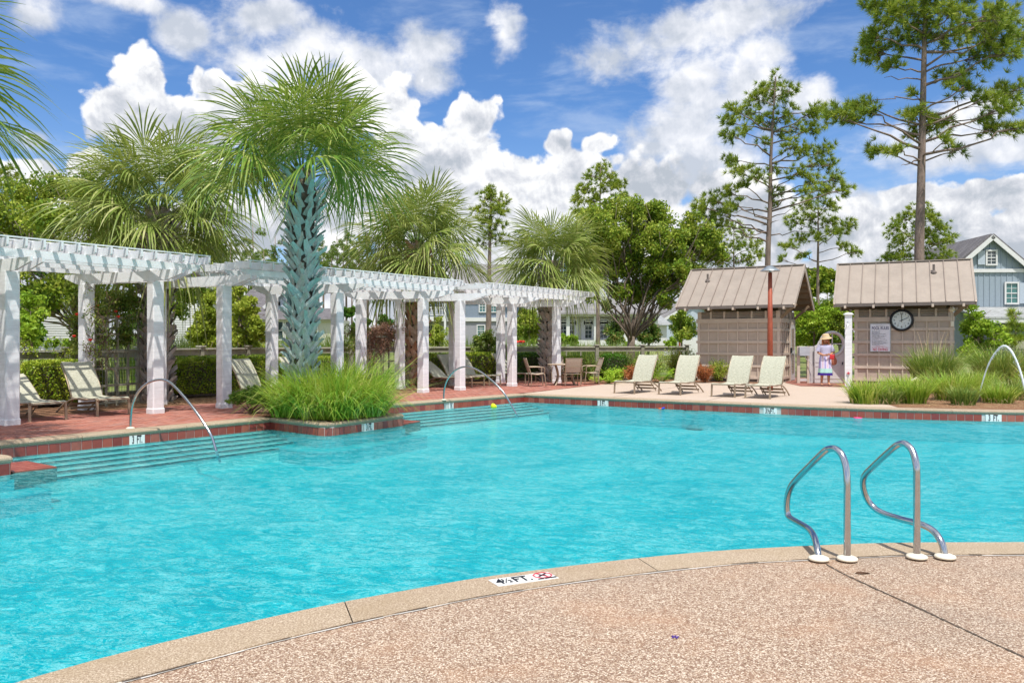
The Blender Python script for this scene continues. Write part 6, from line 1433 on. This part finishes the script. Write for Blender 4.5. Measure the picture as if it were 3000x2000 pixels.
pine('small pine low behind the shed roof, under the wide-boughed pine', 52, [(2150,800),(2150,700),(2152,660)],
 [(2150,668,22),(2110,690,26),(2180,690,26),(2205,720,24),(2100,730,26),(2150,720,28),(2130,765,28),(2190,760,28),(2225,745,20),(2075,760,20)], .12, 4, .24, .015, 20)
pine('rounded pine showing behind the tallest trunk, above the clock shed', 55, [(2690,800),(2690,700),(2690,620)],
 [(2690,622,30),(2650,640,28),(2730,640,28),(2620,670,28),(2690,670,34),(2755,670,30),(2640,710,32),(2730,710,34),(2780,700,22),(2610,755,32,.5),(2660,750,30),(2720,755,30),(2770,750,26)], .15, 5, .24, .016, 22)
pine('pine standing above the oak crown, right of the palms', 52, [(1752,760),(1757,620),(1760,490)],
 [(1760,492,24),(1735,515,26),(1785,520,24),(1715,550,28),(1760,550,28),(1810,545,28),(1695,585,26),(1745,590,28),(1825,575,22),(1790,600,26),(1700,620,24)], .15, 6, .24, .015, 24)
pine('dark narrow pine between the two middle palms', 40, [(1431,985),(1432,900),(1434,760),(1438,600),(1440,550)],
 [(1440,555,24),(1420,580,28),(1462,585,28),(1440,610,32),(1405,620,24),(1475,620,22),(1425,650,30),(1460,655,28),(1440,690,26),(1420,710,22),(1468,700,20)], .17, 7, .22, .013, 24)
pine('pine at the far left edge above the bushy oak', 44, [(20,900),(22,700),(24,510)],
 [(24,505,28),(-10,530,30),(45,540,28),(10,570,30),(50,590,24),(-15,600,30),(20,620,30)], .18, 8, .24, .014, 22)
pine('thin pine peeking over the oak behind the left palm', 50, [(262,900),(262,650),(262,510)], [(262,520,22),(240,545,24),(285,548,22),(225,585,22),(300,580,20),(262,580,24)], .13, 9, .24, .015, 20)
# far wood: shared copies
fp_rr = random.Random(44); protos = []
for v in range(4):
    tb = MB(); hh_ = (17, 19, 15, 18)[v]; tb.tube([(0, 0, 0), (.1, 0, hh_ * .5), (0, 0, hh_)], [.22, .17, .05], 7); tm = tb.mesh('trunk', M['pinebark'], True); C_ = []
    cs = [(fp_rr.gauss(0, 1.3), fp_rr.gauss(0, 1.3), hh_ * fp_rr.uniform(.62, 1.0)) for _ in range(16)]
    P_ = clump_points(cs, [(1.0, 1.0, .8)] * 16, [26] * 16, 6); V = tufts(P_, 9, .42, .045, .3); me_ = npmesh('crown', V, 3, M['needlefar']); bpy_m = me_.data; bpy.data.objects.remove(me_); protos.append((tm, bpy_m))
spots = []
for px in range(660, 1260, 17): spots.append((px + fp_rr.uniform(-7, 7), fp_rr.uniform(120, 165)))
for px in range(180, 660, 34): spots.append((px + fp_rr.uniform(-12, 12), fp_rr.uniform(105, 150)))
for px in range(-60, 180, 30): spots.append((px, fp_rr.uniform(95, 130)))
for px in list(range(2020, 2360, 40)) + list(range(2340, 2560, 26)) + list(range(2600, 2820, 45)): spots.append((px + fp_rr.uniform(-8, 8), fp_rr.uniform(150, 200)))
for i, (px, Y) in enumerate(spots):
    tm, cm = protos[i % 4]; sc = fp_rr.uniform(.80, 1.12) * (.72 if px > 1900 else 1)
    e = thing('far_pine', 'slim pine of the distant wood beyond the houses', 'pine tree', ((px - 1500) / F * Y, Y, .9), fp_rr.uniform(0, 6), 'slim pines of the distant wood'); e.scale = (sc, sc, sc)
    mobj('trunk', tm, e); mobj('crown', cm, e)

# ---- broadleaf trees
oak = [(1745,640,45),(1790,625,50),(1850,615,48),(1905,612,50),(1950,640,48),(1720,700,50),(1780,690,60),(1850,690,65),(1920,700,60),(1975,700,45),(1700,760,45),(1760,765,60),(1830,770,65),(1900,780,65),(1960,770,50),(1735,830,48),(1800,850,50),(1870,850,55),(1930,850,50),(1975,820,40),(2030,660,42),(2075,690,42),(2020,720,50),(2070,740,45),(2105,740,32),(2010,790,45),(2050,800,35),(1690,800,30),(1775,900,22),(1955,890,26)]
broadleaf('spreading_oak', 'large spreading live oak with forked trunk between the cottage and the shed', 'oak tree', 36, 1845, oak, .20, 'oakleaf', .15, .95, 985, seed=3)
lo = [(60,560,60),(150,540,60),(240,560,55),(330,600,50),(-30,620,80),(40,660,70),(130,640,75),(220,650,65),(310,670,60),(60,750,70),(160,740,70),(260,740,60),(90,840,55),(190,830,60),(280,850,55),(70,930,40),(330,780,55),(390,720,50),(380,820,50),(350,880,45),(250,900,40),(120,890,45),(-40,780,80),(500,740,50),(560,780,50),(540,850,55),(600,840,50),(510,900,40),(490,800,50),(620,720,45)]
broadleaf('leafy_oak', 'broad leafy oak filling the background behind the nearest pergola', 'oak tree', 29, 222, lo, .22, 'oakleaf', .15, .62, 960, seed=5)
broadleaf('lime_sapling', 'bright lime young tree left of the trellis', 'tree', 24, 84, [(84,880,32),(70,920,36),(100,940,34),(85,970,36),(60,980,28)], .06, 'limeleaf', .12, .9, seed=6)
broadleaf('cedar_tree', 'feathery yellow-green cedar between the two left pergola posts', 'cedar tree', 27.5, 610, [(610,880,26),(595,930,34),(630,930,32),(585,970,36),(640,975,36),(610,1000,40),(655,1000,30)], .08, 'cedar', .13, 1.1, seed=7)
broadleaf('cedar_tree', 'feathery yellow-green cedar between post and pale blue house', 'cedar tree', 27, 700, [(700,850,24),(690,890,30),(725,900,34),(700,940,38),(745,945,32),(690,985,36),(730,990,38),(765,985,26)], .08, 'cedar', .13, 1.1, seed=8)
broadleaf('small_tree', 'rounded young green tree beside the cottage porch', 'tree', 46, 1545, [(1545,915,22),(1530,940,28),(1560,945,28),(1545,970,34),(1520,975,22),(1572,972,22)], .07, 'oakleaf', .16, 1.0, seed=9, z0=0)
broadleaf('small_tree', 'conical young tree in front of the slate house balcony', 'tree', 48, 1286, [(1286,935,12),(1284,960,18),(1275,985,24),(1297,985,22),(1285,1005,30)], .06, 'cedar', .15, 1.0, seed=10)
broadleaf('magnolia', 'glossy bronze-green magnolia right of the oak trunk', 'magnolia tree', 50, 1900, [(1900,945,20),(1885,965,24),(1912,968,22),(1895,990,28),(1918,990,20)], .07, 'magnolia', .17, 1.0, seed=11)
broadleaf('magnolia', 'glossy magnolia left of the oak trunk', 'magnolia tree', 50, 1800, [(1802,945,18),(1795,970,24),(1812,975,20),(1800,995,26)], .07, 'magnolia', .17, 1.0, seed=12)
broadleaf('small_tree', 'light green young tree just left of the shed wall', 'tree', 55, 2000, [(1998,920,16),(1988,940,22),(2012,950,26),(1985,965,24),(2020,975,26),(1998,980,26)], .07, 'oakleaf', .17, 1.1, seed=13)
broadleaf('rose_bush', 'tall arching rose bush on the fence before the slate house', 'bush', 31.5, 1425, [(1425,985,24),(1400,1000,22),(1450,1000,24),(1425,1020,28),(1395,1030,20),(1455,1030,20)], .03, 'vine', .10, .8, seed=14)
broadleaf('light_bush', 'pale yellow-green bush beyond the gate', 'bush', 34, 2380, [(2355,880,28),(2360,930,34),(2385,905,30),(2400,950,34),(2370,980,34),(2420,920,26),(2345,1000,30),(2405,1000,32)], .05, 'limeleaf', .13, .85, seed=15)
broadleaf('light_bush', 'fresh green bush between gate and clock shed', 'bush', 34, 2465, [(2450,890,30),(2480,870,30),(2465,930,34),(2490,920,26),(2445,970,34),(2480,985,34)], .05, 'oakleaf', .13, .85, seed=16)
broadleaf('light_bush', 'yellow-green leafy bush right of the clock shed', 'bush', 31, 2860, [(2845,900,20),(2860,925,26),(2840,960,34),(2885,960,34),(2915,975,26),(2860,1000,36),(2900,1010,34),(2930,1000,24),(2845,1040,34),(2890,1050,34)], .05, 'limeleaf', .13, .8, seed=17)
pine('young longleaf pine sapling by the blue house porch', 36, [(2974,1010),(2974,930),(2974,920)], [(2974,925,14,1.3),(2968,950,16),(2980,965,18),(2955,985,16),(2985,995,16),(2968,1005,18)], .03, 20, .26, .012, 30)
broadleaf('green_shrubs', 'low green shrubs beyond the left fence', 'shrub', 33, 150, [(100,1010,20),(150,1005,18),(200,1008,20),(250,1012,18),(300,1010,20),(350,1012,20)], .02, 'limeleaf', .12, .8, seed=18, limbs=False)
# tall meadow grass beyond the fence
for i, (x0, x1, Y, py, mt_) in enumerate([(380,560,30,960,'grassolive'),(780,1050,33,955,'limeleaf'),(1320,1620,42,975,'grassolive'),(1640,1860,44,985,'grassolive'),(560,800,34,985,'grassolive')]):
    s_ = Y / F; n_ = 900; secs = []
    for k in range(9):
        px = x0 + (x1 - x0) * (k + .5) / 9; secs.append(grass_secs(260, ((px - 1500) * s_, Y + R_.uniform(-.8, .8), -.02), .8, max(.6, (1000 - py) * s_ + H), .35, .03, .35))
    o = strips('meadow_grass', np.concatenate(secs), M['grassolive']); props(o, 'tall meadow grass growing beyond the timber fence', 'grass', kind='stuff')
for i, (px, py, lb) in enumerate([(1560,985,'round yellow-green shrub under the porch, left of the palm trunk'),(1650,990,'round yellow-green shrub between post and porch'),(1678,990,'round shrub beside the porch steps'),(1965,1000,'lime shrub in front of the picket fence'),(1840,1010,'soft shrub at the foot of the oak')]):
    broadleaf('round_shrub', lb, 'shrub', 60, px, [(px, py, 14), (px - 9, py + 8, 12), (px + 9, py + 8, 12), (px, py + 14, 14)], .02, 'limeleaf', .18, 1.2, seed=30 + i, z0=.3, limbs=False, group='round shrubs by the cottage')
# dense distant foliage behind everything, left and middle
for i, (px0, px1, Y, py0, py1, mt_, lb) in enumerate([(-200, 420, 60, 560, 1000, 'darkleaf', 'dark wood edge behind the left oak'), (430, 760, 92, 890, 1000, 'oakleaf', 'low leafy wood edge between palms'), (900, 1240, 112, 905, 1010, 'darkleaf', 'undergrowth at the foot of the distant pines'), (1960, 2350, 130, 905, 1000, 'oakleaf', 'leafy wood edge behind the lamp-post shed'), (2330, 2560, 60, 800, 1000, 'oakleaf', 'leafy wood edge seen between the two sheds'), (2540, 2900, 100, 870, 1000, 'oakleaf', 'leafy wood edge behind the clock shed')]):
    s_ = Y / F; cs, rs, ks = [], [], []; rr = random.Random(90 + i); nb_ = 34
    for k in range(nb_):
        px, py = rr.uniform(px0, px1), py0 + (py1 - py0) * rr.random() ** .8; r = 34 * s_ if i not in (2,) else 26 * s_; p = D(px, py, Y + rr.uniform(-3, 3)); cs.append(tuple(p)); rs.append((r, r, r * .85)); ks.append(420)
    o = npmesh('wood_edge', leaf_quads(clump_points(cs, rs, ks), .011 * Y ** .9), 4, M[mt_]); props(o, lb, 'woodland', kind='stuff')

# ---- hedges and shrubs inside the garden
def hedge(label, cen, sz, rz, mat='hedgeleaf', leaf=.05, n_=14000, group='clipped boxwood', rnd=.22, name='boxwood_hedge'):
    e = thing(name, label, 'hedge', (cen[0], cen[1], 0), rz, group); w_, d_, h_ = sz
    u = rng.uniform(-1, 1, (n_ * 3, 3)); ax_ = rng.integers(0, 5, n_ * 3)      # five faces: +-x, +-y, top
    for k, (a_, s_) in enumerate(((0, 1), (0, -1), (1, 1), (1, -1), (2, 1))): u[ax_ == k, a_] = s_
    ar = np.array([d_ * h_, d_ * h_, w_ * h_, w_ * h_, w_ * d_ * 1.3]); keep = rng.uniform(0, 1, len(u)) < (ar / ar.max())[ax_]; u = u[keep][:n_]
    # round the box: superellipse, with lumps
    q = np.abs(u) ** 5; nrm = (q.sum(1) ** (1 / 5))[:, None]; v = u / nrm * (1 + rnd * 0)
    lump = 1 + .05 * np.sin(v[:, :1] * 7 + 1) * np.cos(v[:, 1:2] * 6) + rng.normal(0, .030, (len(v), 1)); v = v * lump
    P_ = v * np.array([w_ / 2, d_ / 2, h_ / 2]) + np.array([0, 0, h_ / 2 + .04]); P_[:, 2] = np.abs(P_[:, 2])
    npmesh('leaves', leaf_quads(P_, leaf, .9, .7), 4, M[mat], e)
    MB().box((0, 0, h_ / 2 - .02), (w_ * .84, d_ * .84, h_ * .86)).build('branch_core', M['fibre'], e); return e
def hp(px, py): g = G(px, py); return (g.x, g.y)
hedge('clipped boxwood hedge at the left behind the two nearest loungers', (-10.55, 18.7), (1.7, 1.1, 1.0), .85, n_=15000)
hedge('clipped boxwood seen through the timber trellis', (-9.35, 21.2), (.9, .8, .95), .4, n_=8000)
hedge('long clipped boxwood hedge left of the teal-trunked palm', (-7.9, 22.0), (3.0, 1.1, 1.02), .55, n_=26000)
hedge('clipped boxwood behind the teal-trunked palm', (-6.6, 25.4), (2.6, 1.0, .95), .75, n_=14000)
hedge('clipped boxwood behind the middle palm and the close posts', (-2.9, 29.0), (1.5, .9, 1.0), .75, n_=9000)
hedge('clipped boxwood behind the loungers of the far pergola', (-1.35, 30.1), (1.7, .9, 1.02), .55, n_=9000)
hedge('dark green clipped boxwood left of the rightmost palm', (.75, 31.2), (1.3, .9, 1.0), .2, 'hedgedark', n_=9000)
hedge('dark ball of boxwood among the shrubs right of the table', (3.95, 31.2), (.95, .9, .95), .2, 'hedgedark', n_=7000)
hedge('low boxwood between the last post and the ball boxwood', (2.35, 31.9), (1.3, .7, .85), .1, 'hedgeleaf', n_=6000)
def shrub(label, px, py, r, h, mat='oakleaf', leaf=.07, n_=2600, name='shrub', twigs=True, group='shrubs along the terrace bed', upright=.5):
    g = G(px, py); e = thing(name, label, 'shrub', g, 0, group); bb = MB(); C_ = []
    for k in range(38):
        a = R_.uniform(0, 6.28); rr_ = r * R_.uniform(.2, 1) ; t = Vector((math.cos(a) * rr_, math.sin(a) * rr_, h * R_.uniform(.55, 1.05) * (1 - .25 * rr_ / r))); bb.tube([(0, 0, 0), (t.x * .4, t.y * .4, t.z * .55), t], [.012, .008, .004], 4, caps=False)
        m_ = n_ // 38; q = rng.uniform(.25, 1.02, (m_, 1)); C_.append(np.array([t.x, t.y, t.z]) * np.hstack([q ** 1.3, q ** 1.3, q]) + rng.normal(0, r * .10, (m_, 3)))
    P_ = np.concatenate(C_); P_[:, 2] = np.abs(P_[:, 2]) + .02; npmesh('leaves', leaf_quads(P_, leaf, .2, .4), 4, M[mat], e)
    bb.build('stems', M['twig'], e); return e
for i, (px, py, r, h, mt_, lb) in enumerate([(1722,1117,.55,.95,'vine','olive shrub right behind the patio chairs'),(1800,1119,.5,.55,'fern','low spiky lime plant right of the patio table'),(1850,1112,.75,1.15,'vine','tall olive shrub behind the first terrace lounger'),(1855,1121,.45,.62,'reddish','reddish-brown shrub behind the first terrace lounger'),
  (1905,1118,.6,1.0,'oakleaf','leafy shrub between the first two terrace loungers'),(1975,1108,.9,1.35,'oakleaf','tall bushy shrub at the left corner of the lamp-post shed'),(2040,1112,.85,1.25,'oakleaf','bushy shrub against the lamp-post shed wall'),(2065,1121,.5,.7,'reddish','reddish-brown shrub behind the second terrace lounger'),(2105,1118,.55,.85,'oakleaf','shrub low against the shed, right of the reddish one'),
  (2160,1117,.55,.75,'hedgeleaf','yellow-green shrub behind the third lounger'),(2225,1117,.55,.78,'hedgeleaf','yellow-green shrub left of the lamp post base'),(2290,1115,.35,.7,'hedgeleaf','narrow yellow-green shrub by the louvred door'),(1765,1110,.5,.9,'vine','olive shrub before the timber fence posts')]):
    shrub(lb, px, py, r, h, mt_, .07 if mt_ != 'vine' else .06, 4200 if h > 1 else 3000)
def fernplant(label, px, py, n_=26, L=.85, name='fern', z=0.0):
    g = G(px, py, z); e = thing(name, label, 'fern', g, 0, 'ferns and low palmettos'); V = []
    for k in range(n_):
        a = R_.uniform(0, 6.28); el_ = R_.uniform(.5, 1.25); L1 = L * R_.uniform(.7, 1.1); prev = None
        for i in range(16):
            t = (i + 1) / 16; x = L1 * t * math.cos(el_) ; zz_ = L1 * (t * math.sin(el_) - .35 * t * t); p = np.array([math.cos(a) * x, math.sin(a) * x, zz_ + .02]); wl = .16 * L * math.sin(math.pi * min(1, t * .9 + .1)) + .01
            sdv = np.array([-math.sin(a), math.cos(a), 0]); fw = np.array([math.cos(a), math.sin(a), .1])
            for s_ in (-1, 1): tip = p + sdv * s_ * wl + fw * wl * .4 + np.array([0, 0, -.02]); V += [p - fw * .016, tip, p + fw * .016]
    npmesh('fronds', np.array(V), 3, M['fern'], e); return e
fernplant('bright lime fern between the first two terrace loungers', 1940, 1120, 34, 1.05); fernplant('small lime fern right of the patio chairs', 1782, 1124, 20, .6); fernplant('low lime palmetto beside the rightmost patio chair', 1752, 1122, 16, .55)
# vines on the trellises
def vine(label, P0, P1, z0, z1, n_, mat, leaf, flowers=0, hang=0, name='climbing_vine', bulge=.35, cat='vine'):
    a, c_ = Vector((*P0, 0)), Vector((*P1, 0)); e = thing(name, label, cat, a); k = 26; cs = []; rs = []
    for i in range(k):
        p = a.lerp(c_, R_.uniform(-.05, 1.05)); cs.append((p.x + R_.uniform(-bulge, bulge) * .5, p.y + R_.uniform(-bulge, bulge) * .5, z0 + (z1 - z0) * (R_.random() ** .8))); rs.append((.30, .26, .30))
    P_ = clump_points(cs, rs, [n_ // k] * k, 6, .2, .5); npmesh('leaves', leaf_quads(P_, leaf, .2, .55), 4, M[mat], e, True); bb = MB()
    for i in range(50):
        q = Vector(cs[R_.randrange(k)]); pts = [q + Vector((R_.uniform(-.3, .3), R_.uniform(-.15, .15), R_.uniform(-.45, .35))) * t for t in (0, .4, .8)]; pts.append(pts[-1] + Vector((R_.uniform(-.15, .15), 0, R_.uniform(-.25, .05)))); bb.tube(pts, .006, 4, caps=False)
    o_ = bb.build('stems', M['twig'], e, True); o_['kind'] = 'stuff'
    for i in range(flowers):
        q = Vector(cs[R_.randrange(k)]) + Vector((R_.uniform(-.2, .2), -.28, R_.uniform(-.2, .2))); f = MB(); f.lathe([(0, -.03), (.03, -.01), (.045, .02), (.02, .03), (0, .02)], 7, q, cap=False); f.build('flower', M['redflower'], e, True)
    return e
vine('green vine with red flowers over the timber trellis and left post', (tA.x - .3, tA.y - .1), (tB.x, tB.y), 1.35, 2.55, 9000, 'vine', .065, 5)
pv = D(262, 1000, 17.25); vine('thin vine strands climbing the pergola post by the trellis', (pv.x, pv.y), (pv.x + .35, pv.y + .1), .9, 2.9, 520, 'vine', .06, 1, bulge=.1)
vine('dry brown vine heap on the dark trellis behind the bright grass', (tC.x, tC.y), (tD.x, tD.y), .85, 2.05, 9000, 'deadvine', .055, 0, bulge=.5)
vine('sparse green vine left of the dry brown vine', (tC.x - .75, tC.y - .2), (tC.x - .1, tC.y), .4, 2.0, 1800, 'vine', .06)
vine('green leaves spilling over the fence rail at the far left', (-12.9, 17.0), (-10.9, 19.6), .95, 1.45, 3600, 'hedgeleaf', .06)

# ---- planter and bed grasses
Pc = [(-3.35, 15.25), (-3.75, 15.35), (-2.95, 15.75), (-3.45, 16.1), (-3.0, 16.5), (-3.95, 15.9), (-3.5, 16.8), (-4.3, 15.7)]
secs = [grass_secs(560, (x, y, .03), .34, (1.15, 1.15, 1.15, 1.4, 1.35, 1.35, 1.45, 1.1)[i], .95, .019, .78) for i, (x, y) in enumerate(Pc)]
secs += [grass_secs(230, (x, y, .03), .42, .80, 1.5, .019, 1.0) for (x, y) in Pc[:5] + Pc[7:]]
o = strips('planter_grass', np.concatenate(secs), M['grassbright']); props(o, 'thick bright green grass filling the planter below the teal palm', 'grass', kind='stuff')
strips_o = strips('grass_stalks', grass_secs(14, (-2.75, 16.6, .03), .4, 2.0, .35, .012, .3), M['twig'], o)
# juniper and dark twigs at the planter's left
e = thing('juniper', 'low dark green juniper left of the bright grass', 'shrub', G(735, 1212)); cs = [(-.15, 0, .38), (.05, .1, .45), (.25, 0, .36), (-.32, 0, .30), (.42, .1, .30), (.1, -.1, .30)]
Pn = np.concatenate([np.array(c_) + rnd_unit(60) * rng.uniform(.3, 1, (60, 1)) * np.array([.22, .2, .13]) for c_ in cs]); npmesh('foliage', tufts(Pn, 26, .085, .006, .5), 3, M['darkleaf'], e)
bb = MB(); [bb.tube([(R_.uniform(-.05, .05), 0, 0), (c_[0] * .5, c_[1], c_[2] * .5), c_], [.02, .014, .008], 5) for c_ in cs]; bb.build('stems', M['twig'], e)
shrub('yellow-green shrub between the juniper and the bright grass', 815, 1196, .5, .70, 'hedgeleaf', .05, 3200, group='planter shrubs')
shrub('dark tangled shrub at the left foot of the bright grass', 800, 1212, .35, .36, 'darkleaf', .04, 1400, group='planter shrubs')
gr = 'grass clumps of the right bed'
def bed(px, py, n_, r0, h, lb, sp=.7, mt_='grassolive', pl=0, dd=0, w_=.016): g = G(px, py); grass_clump(lb, (g.x, g.y, .0), int(n_ * 1.7), r0 * 1.12, h * 1.15, sp * .95, w_ * 1.1, mt_, .5, plumes=pl, dead=dd, group=gr)
bed(2535, 1181, 420, .30, .62, 'green clump at the left tip of the right bed, by the shower post', .75, 'grassbright', 0, 60)
bed(2600, 1182, 260, .25, .48, 'half-dry clump beside the left tip clump', .8, 'grassolive', 0, 140)
bed(2672, 1181, 460, .28, .66, 'bright green clump below the garden light', .7, 'grassbright', 0, 50)
bed(2790, 1172, 500, .35, .75, 'green clump left of the fountain nozzle', .75, 'grassbright', 0, 160)
bed(2745, 1152, 420, .35, .62, 'half-dry clump behind the garden light', .8, 'grassolive', 0, 180)
bed(2822, 1186, 360, .22, .48, 'small dense clump at the coping, left of the fountain jet', .6, 'grassolive', 0, 40)
bed(2880, 1160, 420, .30, .70, 'upright clump right at the fountain nozzle', .6, 'grassbright', 0, 80)
bed(2965, 1170, 380, .35, .55, 'browning clump near the right frame edge', .8, 'grassolive', 0, 260)
bed(2735, 1140, 1100, .42, 1.35, 'big tall seeding grass in front of the clock shed', .62, 'grassolive', 34, 120, .018)
bed(2925, 1135, 1000, .45, 1.35, 'big tall grass behind the fountain jet', .7, 'grassolive', 10, 160, .018)
bed(2995, 1128, 700, .45, 1.25, 'tall grass at the right frame edge', .6, 'grassolive', 10, 100, .018)
bed(2640, 1158, 420, .35, .60, 'rounded clump between the garden light and the left tip', .8, 'grassbright', 0, 80)
bed(2855, 1150, 420, .35, .75, 'clump between the two tall grasses', .8, 'grassolive', 0, 80)
bed(2925, 1180, 380, .28, .50, 'low tuft at the coping, right of the fountain nozzle', .8, 'grassbright', 0, 120)
bed(3060, 1165, 500, .4, .8, 'low grass just beyond the right frame edge', .8, 'grassbright', 0, 60)
# red canna flowers beyond the fence
e = thing('red_flowers', 'streak of red flowers above the fence behind the far pergola', 'flowers', D(1525, 1000, 33.8))
bb = MB()
for k in range(60): q = D(R_.uniform(1511, 1538), R_.uniform(998, 1004), 33.8 + R_.uniform(-.2, .2)); bb.lathe([(0, -.02), (.035, 0), (0, .03)], 5, q, cap=False)
bb.build('blooms', M['redflower'], e, True); bb = MB(); [bb.tube([(0 + k * .04 - .2, 0, -1.5), (k * .04 - .2, 0, .0)], .006, 4) for k in range(9)]; o_ = bb.build('stems', M['petiole'], e); o_['kind'] = 'stuff'
# pine straw scattered over the mulch, real strands
n_ = 9000; xy = rng.uniform(0, 1, (n_, 2)); cen = np.zeros((n_, 3)); cen[:, 0] = 8.9 + xy[:, 0] * 6.5; cen[:, 1] = 17.6 + xy[:, 1] * 4.5; cen[:, 2] = .012 + rng.uniform(0, .03, n_)
l2_ = 9000; t_ = rng.uniform(0, 1, l2_); c2_ = np.zeros((l2_, 3)); c2_[:, 0] = -9.3 + 7.5 * t_ + rng.normal(0, .5, l2_); c2_[:, 1] = 18.2 + 9.5 * t_ + rng.normal(0, .5, l2_); c2_[:, 2] = .02 + rng.uniform(0, .05, l2_)
for nm, cc_, par in (('pine_straw', cen, 'planting_bed'), ('pine_straw', c2_, 'mulch_bed')):
    yb = np.interp(cc_[:, 0], [p.x for p in bo[::-1]], [p.y for p in bo[::-1]]) if par == 'planting_bed' else cc_[:, 1] - 1
    cc_ = cc_[cc_[:, 1] > yb + .03]; a = rnd_unit(len(cc_)); a[:, 2] *= .15; b_ = np.cross(a, [0, 0, 1.0]); L_ = rng.uniform(.08, .16, (len(cc_), 1)); V = np.stack([cc_ - a * L_ / 2, cc_ + b_ * .004, cc_ + a * L_ / 2, cc_ - b_ * .004], 1).reshape(-1, 3)
    V[:, 2] = np.maximum(V[:, 2], .010); o = npmesh(nm, V, 4, M['plume'], bpy.data.objects[par]); o['kind'] = 'stuff'
